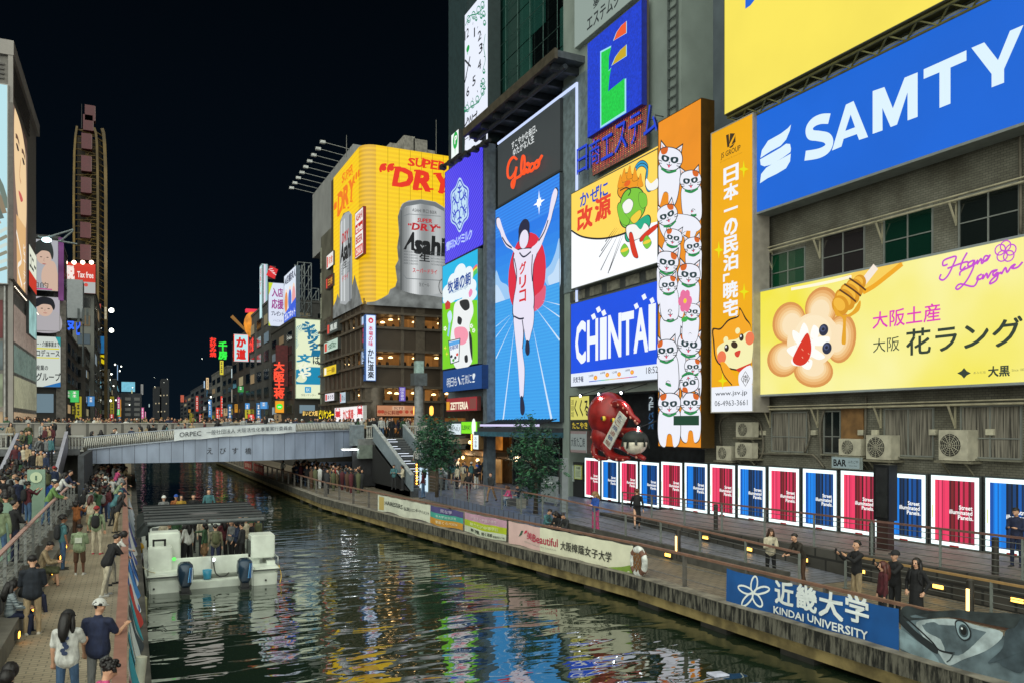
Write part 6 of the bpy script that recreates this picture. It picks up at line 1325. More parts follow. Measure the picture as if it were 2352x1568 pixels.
A.stroke([(.5,.22),(.42,.33),(.52,.36)],.03,em('#c8966a',1,False),smooth=True);A.poly([(.34,.44),(.5,.425),(.66,.44),(.5,.475)],em('#c8605a',1,False),True)
A.stroke([(.2,.70),(.55,.82),(.3,.9),(.6,.98)],.04,em('#f4ece0',1,False),smooth=True);A.vtext('ビューティ',.7,.7,.14,.28,em('#f4ece0',1,False),.01);s.done()
s=left_sign(-8.55,66,83.5,560,655,'small_screen','small screen with red band and dark letters at the far corner of the pale building','screen',depth=.2,rim=.03);A=s.a;A.rect(0,0,1,.62,em('#e0e4d0',1));A.rect(0,.62,1,1,em('#c83a28',1));A.text('ユニー',.1,.2,.8,.3,em('#2a3030',1,False),.03);s.done()
s=left_sign(-8.55,66,83.5,690,765,'small_screen','small pale cyan screen under the red banded screen','screen',depth=.2,rim=.03);s.a.rect(0,0,1,1,em('#9cc8c4',1,True,.4,.8));s.done()
ad=far_building('canal_building','grey building stacked with portrait billboards left of the wheel tower',-24,fx(104,136),104.5,116,face(104,100,545).z,'#5a5a58',5,3,-1,.2)
def portrait(u0,u1,vt,vb,label,bg,hair,text=None,Y=104):
 s=front_sign(Y,u0,u1,vt,vb,'portrait_billboard',label,'billboard',depth=.4,frame='#8a8a88',rim=.05);A=s.a;A.rect(0,0,1,1,em(bg,.9));sk_=em('#d8b8a4',.9,False);h_=em(hair,.8,False)
 A.poly([(.2,.45),(.95,.45),(1,1),(.1,1)],em('#b4b0b4',.9,False),True)if text is None else A.poly([(.45,.62),(.7,.42),(.9,.45),(1,.7),(1,1),(.5,.9)],sk_,True)
 A.ell(.52,.34,.26,.30,sk_);A.poly([(.18,.3),(.2,.1),(.45,.0),(.75,.05),(.85,.25),(.8,.38),(.7,.24),(.45,.22),(.28,.3)],h_,True)
 for x in(.42,.64):A.ell(x,.345,.04,.016,em('#2a2426',.9,False))
 A.poly([(.46,.475),(.53,.468),(.6,.478),(.53,.492)],em('#b86a66',.9,False),True);A.stroke([(.53,.36),(.51,.42),(.55,.425)],.015,em('#b08878',.9,False))
 if text:A.text(text,.05,.84,.62,.12,em('#2a2628',.9,False),.0);A.rect(.02,.965,.8,.985,em('#c8308a',.9,False))
 s.done()
portrait(66,133,548,665,'billboard portrait of a dark-haired person resting a hand on the chin','#b0b2b8','#2e3432','知的')
portrait(66,137,680,758,'billboard portrait of a dark-haired person in a pale hoodie','#b4b0b8','#20222a',None)
MB().box((fx(104,135),103.4,face(104,135,690).z),(fx(104,146),104.4,face(104,135,548).z),em('#9a5a9c',.6,True,.5,.4)).build('violet_column',None,label='violet lit edge column beside the upper portrait billboard',cat='sign')
s=front_sign(103.8,80,139,772,887,'text_billboard','white billboard with dark characters and yellow underlines','billboard',depth=.4,frame='#6a6a68',rim=.05);A=s.a;A.rect(0,0,1,1,em('#ccd4cc',.98));A.poly([(.8,0),(1,0),(1,.2)],em('#2a9a9c',1,False));A.poly([(.3,1),(1,.9),(1,1)],em('#2a70b0',1,False))
for t,y,h_,x,w in(('一・介護事業まで',.1,.1,.06,.9),('ロデュース',.26,.13,.06,.9),('産業の',.57,.1,.06,.45),('グループ',.72,.16,.06,.94)):A.text(t,x,y,w,h_,em('#22282c',1,False),.02)
A.rect(.06,.225,.95,.25,em('#d8d020',1,False));A.rect(.06,.41,.95,.43,em('#d8d020',1,False));s.done()
MB().box((fx(104,140)-.5,104.2,4),(fx(104,151),105,face(104,145,690).z),pm('#8a8680',.7)).build('pale_pier',None,label='pale narrow pier right of the stacked billboards',cat='pier')
tf=far_building('canal_building','grey building carrying the red tax free board',fx(150,146)-8,fx(150,216),150,185,face(150,180,660).z,'#6a6c68',7,3,-1,.12)
s=front_sign(149,142,219,602,670,'tax_free_board','red Tax Free board with small lamps along its top','billboard',depth=.8,frame='#6a1c14',rim=.05);A=s.a;A.rect(0,0,1,.62,em('#d8301c',.95,True,.2,.5));A.rect(0,.62,1,1,em('#b8bcba',.85));A.text('税',.1,.12,.26,.44,em('#f4e8e0',1,False),.08);A.text('Tax free',.46,.28,.48,.2,em('#f4e8e0',1,False),.02);A.ell(.72,.72,.06,.06,em('#d04a40',1,False));s.done()
for k in range(4):p=face(148.4,150+k*20,603);MB().ell(p,.35,em('#ffe0c0',6,False),6,4).build('lamp',s.root)
bxm=pm('#9aa0a4',.7,0,.05);a=face(130,142,640);b=face(130,190,732);MB().box((a.x,130,b.z),(b.x,134,a.z),bxm).box((a.x+1,131,4),(b.x-3.0,136,b.z),pm('#3a3c3e',.7)).build('blank_box_sign',None,label='large blank pale grey box sign on a dark post building',cat='billboard')
mb=MB();p=face(129.5,187,745)
for dx in(-.5,.1,.6):mb.box((p.x+dx,129.3,p.z),(p.x+dx+.3,129.6,p.z+2.2),pm('#50585a',.5))
mb.cyl((p.x+.2,129.6,p.z-6),(p.x+.2,129.6,p.z+1),.12,None,5,pm('#50585a',.5));mb.build('antenna',None,label='cellular antenna cluster at the foot of the blank box sign',cat='antenna')
neon(122,'l2','ヌ',440,792,850,482,'#2a62f0','blue neon katakana above the grey building roof',.05,False,1.3);neon(123,'l2','ピ',500,800,880,524,'#2a62f0','narrow blue neon panel right of the blue katakana',.05,False,1.2)
for k,(y0_,y1_,ul,ur,vt,col)in enumerate(((106,128,120,152,760,'#54504c'),(137,149,150,196,800,'#45423e'),(226,262,200,251,850,'#3a3c3a'),(264,320,225,268,872,'#34383a'),(322,400,240,325,905,'#30343a'),(402,500,280,332,935,'#262a30'))):
 x1_=fx(y0_,ur);far_building('canal_building',('brown-grey building under the blue neon katakana','dim building with a rainbow strip sign','dark block just past the wheel tower','dark block with lamp posts on the left bank','distant left bank block with a turquoise sign','farthest low block on the left bank')[k],x1_-14,x1_,y0_,y1_,face(y0_,ur,vt).z,col,5,3,-1,.14)
rb_=('#e02a20','#f08a20','#f0e020','#30c040','#2a60e0','#9a40d0')
a=face(139.5,*K('l2',478,1160));b=face(139.5,*K('l2',497,1400));mb=MB()
for k in range(18):z=a.z-(a.z-b.z)*k/18;mb.box((a.x,139.4,z-(a.z-b.z)/18),(b.x,139.6,z),em(rb_[k%6],1.1,False))
mb.build('rainbow_sign',None,label='vertical rainbow-coloured strip sign on the left bank',cat='sign')
rs=random.Random(31);cols_=[('#ff4a3a','red'),('#ffd9a0','cream'),('#f2f4ee','white'),('#5aa8f0','blue'),('#ffb030','amber'),('#50d870','green'),('#f070b0','pink'),('#f0e040','yellow')];cnt={}
for side in(1,-1):
 Y=101.
 while Y<420:
  if side>0:
   bb_=[b for b in RB if b[0]<=Y<=b[1]];xw=fx(bb_[0][0],bb_[0][2])if bb_ else None
  else:
   xw=None
   for y0_,y1_,ur in((106,128,152),(137,149,196),(226,262,251),(264,320,268),(322,400,325),(402,500,332)):
    if y0_<=Y<=y1_:xw=fx(y0_,ur)
  if xw is not None and not(side>0 and Y<103):
   col,nm=rs.choice(cols_);w=rs.uniform(.5,1.0);h=rs.choice([.8,1.2,2.4,3.6])*(1+Y/500);z=rs.uniform(5.2,9)if rs.random()<.7 else rs.uniform(9,18);x0_=xw-w if side>0 else xw
   t=MB().box((x0_-.05,Y+.02,z-.05),(x0_+w+.05,Y+.3,z+h+.05),pm('#26282a',.6)).build('shop_sign',None);A=Art((x0_,Y,z+h),w,h,(1,0,0),(0,0,-1),(0,-1,0),off=.0);A.rect(0,0,1,1,em(col,rs.choice([.3,.45,.6,.85]),False,.2,1.));
   fg=em('#20242a' if nm in('cream','white','yellow','amber')else '#f4f0e8',.9,False)
   for q_ in range(3 if h>1.8 else 2):(A.rect(.3,.1+q_*.28,.66,.16+q_*.28,fg),A.rect(.42,.13+q_*.28,.56,.3+q_*.28,fg),A.rect(.25,.24+q_*.28,.7,.28+q_*.28,fg))
   A.build('display',t);k_=(side,nm);cnt[k_]=cnt.get(k_,0)+1
   tag(t,'%s lit sign jutting from the far %s bank facades, %s from the bridge'%(nm,'right' if side>0 else 'left',['first','second','third','fourth','fifth','sixth','seventh','eighth','ninth','tenth','eleventh','twelfth'][min(11,cnt[k_]-1)]),'sign','small signs on the far facades')
  Y+=rs.uniform(4,9)*(1+(Y-100)/160)
ft=thing('wheel_tower','tall yellow oval tower frame with a column of red gondolas','tower',(-9,190,4));YF=pm('#4e3c05',.5,.1,.25,.4);YB=em('#b09008',.32,False)
Yw=188.;frs=[]
def wpt(x,y):return face(Yw,*K('l1',x,y))
left_edge=[(485,1600),(483,1400),(484,1200),(488,1000),(495,900),(505,835)];right_edge=[(692,1700),(692,1300),(690,1100),(684,950),(678,880),(668,850)]
mid_edge=[(640,1700),(640,1300),(638,1100),(634,950),(628,880),(615,845)]
for nm,ed,w,m in(('outer_rail',left_edge,.4,pm('#5a4608',.5,.1,.25,.4)),('outer_rail',right_edge,.6,YF),('inner_rail',mid_edge,.45,YF)):
 pts=[wpt(x,y)for x,y in ed];pts=[V((pts[0].x,Yw,5))]+pts;mb=MB()
 for p,q in zip(pts,pts[1:]):mb.bar(p,q,w,2.0,m,(0,1,0))
 mb.build(nm,ft)
mb=MB()
for k in range(40):
 y=850+k*42;fxl=lambda e:np.interp(y,[q[1]for q in reversed(e)],[q[0]for q in reversed(e)]);xa,xb,xc=fxl(left_edge),fxl(mid_edge),fxl(right_edge)
 p,q,r=wpt(xa,y),wpt(xb,y),wpt(xc,y);
 if p.z<5:break
 mb.cyl(p,q,.14,None,4,YF);mb.cyl(q+V((0,1,0)),wpt(xc,y+30)+V((0,1,0)),.2,None,4,YF);mb.cyl(wpt(540-30,y),wpt(xb,y+34),.12,None,4,YF);mb.cyl(wpt(600,y),wpt(570,y+40),.12,None,4,YF)
mb.build('lattice',ft)
MB().box((wpt(500,900).x,Yw+3,4),(wpt(655,900).x,Yw+12,wpt(600,880).z),pm('#241c10',.8)).build('tower_core',ft)
mb=MB();p=wpt(560,850);mb.bar(V((p.x+.2,Yw+1.2,8)),V((p.x+.2,Yw+1.2,p.z)),1.2,.5,YF);mb.build('gondola_track',ft)
for k in range(16):
 y=(752,815,935,1080,1220,1365,1512)[k]if k<7 else 1512+(k-6)*145
 p=wpt((590,578,568,566,564,562,560)[min(k,6)],y)
 if p.z<12:break
 g=MB().box((p.x-.95,Yw-1.2,p.z-1.6),(p.x+.85,Yw+.9,p.z+1.6),pm('#480f1b',.5,0,.1)).build('gondola',ft);MB().box((p.x+.85,Yw-1.15,p.z-1.5),(p.x+1.0,Yw+.8,p.z+1.5),pm('#5a3a3a',.4)).build('gondola_window',g)
p=wpt(534,840);MB().cyl(p,wpt(534,680),.12,.05,5,DARK).build('mast',ft)
for(x,y,e_)in((660,1650,1200),(640,1100,300)):
 p=wpt(x,y);L=bpy.data.lights.new('tower_floodlight','POINT');L.energy=e_;L.color=(1,.9,.7);L.shadow_soft_size=.6;lo=bpy.data.objects.new('tower_floodlight',L);COL.objects.link(lo);lo.location=(p.x+1,Yw-9,p.z)
mb=MB();cr=pm('#8a9698',.4,.4)
for x0_,y0_,x1_,y1_ in((248,240,300,250),(300,250,330,235),(330,240,480,195),(400,268,480,200),(380,268,505,290)):mb.cyl(face(103,*K('l2',x0_,y0_)),face(103,*K('l2',x1_,y1_)),.12,None,5,cr)
mb.build('lamp_bracket',None,label='pale steel lamp arms above the upper portrait billboard',cat='lamp arm')
p=face(102.6,*K('l2',305,262));MB().ell(p,(.5,.3,.3),em('#c8f0f4',5,False),8,6).build('floodlight',None,label='cyan-white floodlight shining on the upper portrait billboard',cat='lamp')
# row of lit panels along the upper walkway
def walk_z(y):return 1.46+max(0.,33.5-y)/41.5*.49 if y<33.5 else 1.38
PAN={}
LETT=em('#f4f6f4',1.15,False)
def panel_proto(kind):
 W_,H_=1.72,2.36
 root=MB().box((0,-W_/2-.07,0),(.18,W_/2+.07,H_+.08),pm('#4d5354',.45,.4,.06)).build('poster_lightbox',None,(0,0,0));
 A=Art((0,W_/2,H_+.03),W_,H_,(0,-1,0),off=.01)
 A.rect(0,0,1,1,em('#e6fafa',1.5));cols=['#f03a62','#c8284e','#f84a74','#8a1c3a','#e23660','#ee3c66','#4a1420','#7a2028','#5c181f','#a8223e','#3a1216','#d83058','#7c1e30','#c42a4c','#5a1822','#9a2440']if kind=='red' else['#0a50a8','#1070d0','#0e88f0','#0a4a98','#1286ea','#0f78da','#0a1c34','#0b2a50','#081a30','#0c3c70','#0a1626','#1058a8','#0a2c54','#0d4a90','#0a2444','#0e4484']
 ws=[.08,.03,.07,.02,.06,.11,.05,.06,.04,.07,.05,.07,.05,.09,.06,.09];tot=sum(ws);x=.085
 A.k+=1
 for c_,w in zip(cols,ws):
  w=w/tot*.83;k0=A.k;A.rect(x,.06,x+w,.945,em(c_,1.05,False));A.k=k0;x+=w
 A.k+=1
 for t,y,x0_,w in(('Street',.405,.60,.27),('illuminated',.475,.40,.47),('Panels.',.545,.58,.31)):A.text(t,x0_,y,w,.058,LETT,.022)
 A.vtext('OPEN',.035,.44,.03,.2,em('#d8d020',1,False),.0)if False else A.rect(.03,.43,.05,.62,em('#d8d83a',1,False))
 A.build('display',root);MB().box((-.035,-.16,.02),(0.0,.16,.07),pm('#b02a2a',.5)).build('price_tag',root)
 return root
names=['farthest red-striped lit panel beside the black hoarding','blue-striped lit panel, second in the row from the black hoarding','red-striped lit panel behind the walking person in black coat','blue-striped lit panel just right of the walking person in black','red-striped lit panel under the orange cat screen','blue-striped lit panel right of the orange cat screen bottom','red-striped lit panel below the two stacked outdoor units','blue-striped lit panel under the orange sign column corner','red-striped lit panel below the first lower window','blue-striped lit panel left of the BAR sign','red-striped lit panel directly below the BAR sign, cut by the black pillar','blue-striped lit panel right beside the black pillar','last red-striped lit panel before the right picture edge','blue-striped lit panel cut by the right picture edge']
for k in range(14):
 kd='red' if k%2==0 else 'blue'
 if kd not in PAN:o=PAN[kd]=panel_proto(kd)
 else:o=dup(PAN[kd])
 y=41.86-1.94*k-.87;o.location=(24.95,y,walk_z(y)+.04);tag(o,names[k],'lit panel','lit panels along the upper walkway')
hd=MB().box((24.9,42.0,1.35),(25.15,45.2,3.5),pm('#1b1d1f',.6)).build('hoarding',None,label='black hoarding left of the lit panel row',cat='hoarding')
for(y0_,y1_,z0_,z1_,c_,t,lab)in((43.0,44.1,2.3,3.3,'#9aa6a2','お知らせ','grey notice board with text lines beside the grey pillar'),(42.1,42.9,2.5,3.3,'#a8b494','分煙','yellow-edged notice board on the black hoarding')):
 s=Sign('notice_board',lab,'sign',(24.85,y1_,z1_),y1_-y0_,z1_-z0_,(0,-1,0),(-1,0,0),.03,'#b8c05a' if 'yellow' in lab else '#7a827e',.03);A=s.a;A.rect(0,0,1,1,pm(c_,.6,0,0));A.text(t,.2,.1,.6,.18,pm('#303838',.6,0,0),.02)
 for j in range(5):A.rect(.12,.4+j*.1,.88-.1*(j%2),.43+j*.1,pm('#56605c',.6,0,0))
 s.done('notice')
p=ground(1.35,1295,1174);MB().box((p.x-.18,p.y-.12,1.35),(p.x+.18,p.y+.12,4.1),pm('#8c9698',.5,.2,.06)).build('info_pillar',None,label='tall grey post on the plaza in front of the black hoarding',cat='post')
p=ground(1.35,1266,1158);t=MB().box((p.x-.2,p.y-.85,1.5),(p.x+.0,p.y+.85,2.95),pm('#8a9496',.5,.2,.08)).box((p.x-.15,p.y-.8,1.35),(p.x-.05,p.y-.6,1.5),GREYP).box((p.x-.15,p.y+.6,1.35),(p.x-.05,p.y+.8,1.5),GREYP).build('map_board',None,label='pale grey map board on the plaza right of the second tree',cat='board')
MB().box((p.x-.23,p.y-.5,2.55),(p.x-.2,p.y+.5,2.65),pm('#c8d0d0',.5)).build('title_strip',t)
p=wall(22.6,2031);pz=walk_z(p.y);t=MB().box((p.x-.15,p.y-.3,pz+1.0),(p.x+.25,p.y+.3,pz+2.85),pm('#15171a',.3)).build('screen_pillar',None,label='black screen pillar standing in front of the lit panel row',cat='pillar');MB().box((p.x-.1,p.y-.22,pz),(p.x+.2,p.y+.22,pz+1.0),pm('#3a2420',.5)).build('post',t);MB().box((p.x-.17,p.y-.25,pz+1.1),(p.x-.15,p.y+.2,pz+2.75),pm('#26282a',.2)).build('screen',t)
def bollard(x,y,z,lit,label):
 t=MB().cyl((x,y,z),(x,y,z+1.0),.09,None,10,pm('#3c3a36',.5,.3)).cyl((x,y,z+1.0),(x,y,z+1.03),.1,.06,10,pm('#3c3a36',.5,.3)).build('bollard',None,label=label,cat='bollard',group='bollards on the right bank')
 if lit:MB().box((x-.1,y-.04,z+.25),(x-.08,y+.04,z+.8),em('#ffcc78',4)).build('light_slot',t)
p=ground(1.15,1563,1278);bollard(p.x-.1,p.y,1.1,True,'dark bollard with glowing slot beside the ramp railing')
for u,lab in((1644,'dark bollard on the upper walkway before a red panel'),(2003,'dark bollard left of the black screen pillar'),(2286,'tall dark bollard near the right picture edge')):p=wall(21.45,u);bollard(21.45,p.y,walk_z(p.y),False,lab)
p=wall(18.6,2210);bollard(18.9,p.y,.92,True,'dark bollard with glowing slot before the short railing')
def footlight(x,y,z,n,label,w=.32,col='#ffbe50',grp='amber foot lights low on the right bank walls',e=5):
 t=MB().box((x+n*-.05,y-w/2-.04,z-.08),(x+n*.06,y+w/2+.04,z+.09),pm('#3a3832',.6)).build('foot_light',None,label=label,cat='lamp',group=grp);MB().box((x+n*.06,y-w/2,z-.05),(x+n*.075,y+w/2,z+.06),em(col,e)).build('lens',t)
for k,(X_,u,z)in enumerate(((20.78,1723,1.18),(20.78,1623,1.3),(17.74,1537,1.05),(20.78,1980,1.2),(20.78,2158,1.2),(20.78,2340,1.25),(20.78,1850,1.2))):
 p=wall(X_,u);footlight(X_,p.y,z,-1,('amber foot light on the retaining wall left of the woman in white','small amber foot light far up the ramp wall','amber foot light on the ramp kerb beside the life ring','amber foot light behind the man taking a photo','amber foot light right of the woman in black coat','amber foot light at the right picture edge','amber foot light between the seated pair and the photographer')[k])
for k,(x,y)in enumerate(((150,1090),(285,900),(480,352),(620,112),(560,230))):
 u,v=K('l4',x,y);p=wall(-2.24,u);footlight(-2.24,p.y,1.28,1,('amber foot light nearest the camera on the bench wall','amber foot light behind the man in beige trousers','amber foot light beside the seated man in shorts','tiny amber foot light by the man in teal shirt','amber foot light between the seated and the teal-shirted man')[k],.2,'#ffa838','amber foot lights on the left bench wall',7)
 # cloth banners
def banner(u0,u1,zt_,zb_,label,draw,amp=.035,nseg=28,sag=.03,off=-.14,name='cloth_banner'):
 xa,ya=xy_on_rail(u0,off)if not isinstance(u0,tuple)else u0;xb,yb=xy_on_rail(u1,off)if not isinstance(u1,tuple)else u1
 d=V((xb-xa,yb-ya,0));W_=d.length;d.normalize();n=V((0,0,1)).cross(d);n=n if n.x<0 else-n
 ph=RND.uniform(0,6)
 def warp(x,y):
  q=.5+.5*y;tie=abs(math.sin(x*W_*math.pi/1.35))
  return n*(amp*q*(math.sin(x*W_*2.3+ph)+.35*math.sin(x*W_*5.1+2*y+ph))+.02)+V((0,0,-sag*tie*(1-y)-sag*1.5*y*math.sin(x*W_*1.7+ph)))
 A=Art((xa,ya,zt_),W_,zt_-zb_,d,(0,0,-1),n,eps=.004,off=.02,warp=warp)
 draw(A);o=A.mb.build(name,None,label=label,cat='banner',group='cloth banners on the canal railings')
 return o
def cm(h,n=.10):return pm(h,.75,0,n,1.5)
def fl(h):return pm(h,.75,0,0)
def d1(A):A.grid(0,0,1,1,24,4,cm('#c4c8b8'));A.grid(.03,.08,.13,.9,3,2,fl('#b09a58'));A.text('HAIRESSIRS',.15,.3,.36,.26,fl('#2a3030'),.01);A.text('毛に新しいエンターテイメント',.53,.38,.45,.22,fl('#3a4040'),.01)
def d2(A):
 A.grid(0,0,1,.34,14,2,cm('#4a4478'));A.grid(0,.34,1,.64,14,2,cm('#3f9a8c'));A.grid(0,.64,1,1,14,2,cm('#c08a30'))
 A.text('奴な学',.34,.08,.32,.18,fl('#b8b0d0'),.02);A.text('新大学対抗交流',.2,.42,.6,.14,fl('#b8d8cc'),.01);A.text('書道くらべ2024',.2,.72,.64,.16,fl('#e8d8b0'),.01)
def d3(A):
 A.grid(0,0,1,.36,16,2,cm('#b890a4'));A.grid(0,.36,1,.68,16,2,cm('#a8b820'));A.grid(0,.68,1,1,16,2,cm('#c0c8b4'))
 A.text('学校法人学園の進学',.18,.12,.6,.14,fl('#d8c0cc'),.01);A.text('魅力大学中等学校',.16,.44,.66,.16,fl('#d8e0a0'),.01);A.text('輝く学園、咲く若者',.18,.74,.5,.16,fl('#2c3428'),.02);A.text('学校法人うめ',.7,.82,.27,.1,fl('#3a4030'),.01)
def d4(A):
 A.grid(0,0,.3,1,10,5,cm('#d0b0ac',.06));A.grid(.3,0,1,1,26,5,cm('#d4d4bc',.06));A.poly([(.80,1),(.86,.9),(.93,.82),(1,.72),(1,1)],cm('#7a9a3a'),True)
 A.poly([(.10,.62),(.125,.32),(.145,.30),(.13,.5)],fl('#3a5a48'));A.poly([(.15,.44),(.165,.28),(.185,.26),(.175,.38)],fl('#c02848'))
 A.text('美',.18,.30,.055,.32,fl('#b84058'),.01);A.text('Beautiful',.24,.32,.21,.32,fl('#b02c48'),.01);A.text('BEAUTIFUL IN OSAKA',.16,.74,.28,.06,fl('#a0a094'),0);A.text('大阪樟蔭女子大学',.475,.38,.385,.36,fl('#2e2e2a'),.012)
def d5(A):
 A.grid(0,0,1,1,36,6,cm('#0c4f92',.12));w=fl('#dfe6e6')
 for k in range(5):
  t=rad(72*k-90+6);cx,cy=A.P('q8',[(275+52*math.cos(t),978+62*math.sin(t)-8)])[0]
  pts=[];
  for j in range(16):b=2*math.pi*j/16;lx,ly=48*math.cos(b),20*math.sin(b);pts.append((275+(52+lx)*math.cos(t)-ly*math.sin(t),975+1.05*((52+lx)*math.sin(t)+ly*math.cos(t))))
  A.stroke(A.P('q8',pts),.0095,w,closed=True)
 for ch,xl,xr,yt,yb in(('近',408,530,890,1045),('畿',555,685,920,1080),('大',705,850,955,1120),('学',870,1010,985,1145)):A.tx('q8',ch,xl,yt,yb,xr,w,.028)
 A.tx('q8','KINDAI',402,1068,1116,606,w,.02);A.tx('q8','UNIVERSITY',634,1118,1168,1008,w,.02)
def d6(A):
 A.grid(0,0,1,1,30,8,pm('#5f7078',.7,0,.3,2.2))
 q=lambda pts:A.P('q8',pts)
 A.poly(q([(1215,1120),(1260,1062),(1400,1085),(1600,1095),(2015,1120),(2015,1240),(1900,1200),(1700,1160),(1500,1135),(1330,1150),(1250,1165)]),pm('#2f383a',.7,0,.3,4.),True)
 A.poly(q([(1330,1165),(1500,1140),(1700,1180),(1880,1230),(1800,1330),(1640,1400),(1540,1440),(1470,1360),(1380,1270)]),pm('#a9b8bc',.7,0,.22,3.),True)
 A.poly(q([(1205,1220),(1330,1290),(1440,1370),(1490,1450),(1400,1420),(1260,1370),(1198,1330)]),pm('#7e949c',.7,0,.25,3.),True)
 A.poly(q([(1205,1130),(1250,1160),(1330,1230),(1430,1300),(1470,1345),(1460,1370),(1390,1330),(1290,1250),(1215,1180)]),fl('#20282c'),True);A.stroke(q([(1240,1130),(1330,1200),(1430,1290),(1480,1345),(1580,1365)]),.012,fl('#141a1e'),smooth=True);A.stroke(q([(1580,1355),(1555,1400),(1530,1420)]),.008,fl('#3a464a'),smooth=True)
 A.poly(q([(1580,1175),(1600,1155),(1650,1170),(1685,1220),(1680,1270),(1640,1285),(1600,1250)]),fl('#1c2428'),True);A.poly(q([(1588,1182),(1604,1165),(1646,1178),(1676,1222),(1672,1262),(1638,1275),(1604,1244)]),fl('#8aa0a8'),True);A.el('q8',1638,1222,32,40,fl('#3a484e'));A.el('q8',1638,1222,21,27,fl('#0c1012'));A.el('q8',1628,1208,6,7,fl('#e8f0f0'))
 A.poly(q([(1900,1220),(1960,1200),(2015,1150),(2015,1480),(1900,1460),(1850,1420),(1790,1420),(1880,1330)]),pm('#3c4a52',.7,0,.3,3.),True)
banner(870,990,1.86,.98,'cream banner with dark small lettering, farthest left of the quay banners',d1,.02);banner(990,1067,1.86,.98,'banner in purple, teal and orange bands',d2);banner(1068,1166,1.86,.95,'banner in pink, lime and cream bands',d3)
banner(1170,1457,1.86,.92,'long cream banner with red and black characters left of the life ring',d4,.022,nseg=40);banner(1673,2068,1.84,.80,'large blue banner with white university lettering and looped flower emblem',d5,.045,36,.035);banner(2070,2420,1.82,.78,'grey banner printed with a big fish head and eye',d6,.04,30)
for k,(y0_,y1_,lab,col)in enumerate(((87,93,'red banner left of its pair on the shaded quay under the bridge','#a03a34'),(79,86,'red banner right of its pair on the shaded quay under the bridge','#aa3c38'))):
 xa,xb=edge_x(y1_)+.1,edge_x(y0_)+.1
 banner((xa,y1_),(xb,y0_),1.9,1.0,lab,lambda A:(A.grid(0,0,1,1,12,3,cm(col)),A.text('道頓堀祭',.12,.25,.76,.5,fl('#d8b0a0'),.02)))
def lb_(bg,fn):
 def f(A):
  A.grid(0,0,1,1,20,4,cm(bg));fn(A)
 return f
def swirl(cols):
 def f(A):
  for k,c_ in enumerate(cols):x=(k+.3)/len(cols);A.poly([(x,.05),(x+.12,.0),(x+.08,.5),(x+.16,1),(x+.02,.95),(x-.05,.5)],fl(c_),True)
 return f
for(y0_,y1_,bg,fn,lab)in((8.5,13.2,'#c8bcc4',swirl(('#e0a0b0','#2a6ab0','#d8d8dc','#8a4a6a')),'pinkish banner nearest the camera on the left canal rail'),(13.4,20.5,'#c8d4d6',swirl(('#1c9ab0','#1890a8','#d0dcde','#2a3a44','#20a0b4','#c43a30')),'white and turquoise banner on the left canal rail'),(20.8,27.5,'#1f62b8',swirl(('#e0e8ee','#3a8ad8','#dfe6ec','#18509c')),'blue banner with white strokes on the left canal rail'),(27.8,34.5,'#ccd2d8',swirl(('#3a4a9a','#d8dce2','#4a5aa8')),'white banner with violet marks on the left canal rail'),(35,46,'#b8c4cc',swirl(('#8aa0b0','#d0d8dc')),'pale banner farthest along the left canal rail')):
 d=lb_(bg,fn);W_=y1_-y0_;ph=RND.uniform(0,6)
 A=Art((-.03-.003*y0_,y0_,2.12),W_,.92,(0,1,0),(0,0,-1),(1,0,0),eps=.006,off=.01,warp=lambda x,y,W_=W_,ph=ph:V((.23*y+.03*(y+.3)*math.sin(x*W_*3+ph)+.02,0,-.02*abs(math.sin(x*W_*2.2)))))
 d(A);A.mb.build('cloth_banner',None,label=lab,cat='banner',group='cloth banners on the canal railings')
x_,y_=xy_on_rail(1470,-.16);lr=thing('life_ring','worn white life ring with brown rope hung on the quay railing','life ring',(x_,y_,.95));c=V((x_-.05,y_,1.38));mb=MB();n_,m_=28,10;vs=[];R1,r1=.34,.105
for i in range(n_):
 a=2*math.pi*i/n_
 for j in range(m_):b=2*math.pi*j/m_;rr=R1+r1*math.cos(b);vs.append(c+V((r1*.9*math.sin(b),rr*math.cos(a),rr*1.15*math.sin(a))))
mb.add(vs,[(i*m_+j,i*m_+(j+1)%m_,((i+1)%n_)*m_+(j+1)%m_,((i+1)%n_)*m_+j)for i in range(n_)for j in range(m_)],pm('#c8ccc8',.7,0,.25,6.),True);mb.build('ring',lr);mb=MB()
for k in range(7):mb.tube([tuple(c+V((-.06,.2*math.cos(k*.9+.4*t),.3-.1*t+.03*math.sin(k*2+t))))for t in range(7)],.022,pm('#7a5430',.8),5)
mb.build('rope',lr);mb=MB()
for k in range(4):a=rad(45+90*k);q=c+V((0,R1*math.cos(a),R1*1.15*math.sin(a)));mb.cyl(q+V((0,-.09*math.sin(a),.09*math.cos(a))),q-V((0,-.09*math.sin(a),.09*math.cos(a))),r1*1.06,None,10,pm('#6a4a3c',.7))
mb.build('rope_bands',lr)
mb=MB();mb.cyl((-.0,14.6,.4),(-.0+.16,14.6,1.95),.09,None,10,pm('#b8b8a8',.6));t=mb.build('marker_post',None,label='white marker post with red band outside the left canal rail',cat='post');MB().cyl((.045,14.6,.98),(.065,14.6,1.16),.096,None,10,pm('#c03028',.5)).build('red_band',t)
p=V((-3.35,0,0));yy=wall(-3.35,83).y;t=thing('information_pillar','sage green information pillar on the crowded left terrace','sign',(-3.35,yy,2.0));gm2=pm('#7f9a88',.5,.1,.06)
MB().box((-3.65,yy,2.0),(-3.05,yy+.35,4.05),gm2).build('upper_panel',t);MB().cyl((-3.35,yy-.02,3.75),(-3.35,yy-.04,3.75),.21,None,18,pm('#b8c8a8',.5,0,0)).build('emblem',t);MB().box((-3.38,yy-.05,3.64),(-3.32,yy-.04,3.82),pm('#4a6a58',.5,0,0)).build('letter',t)
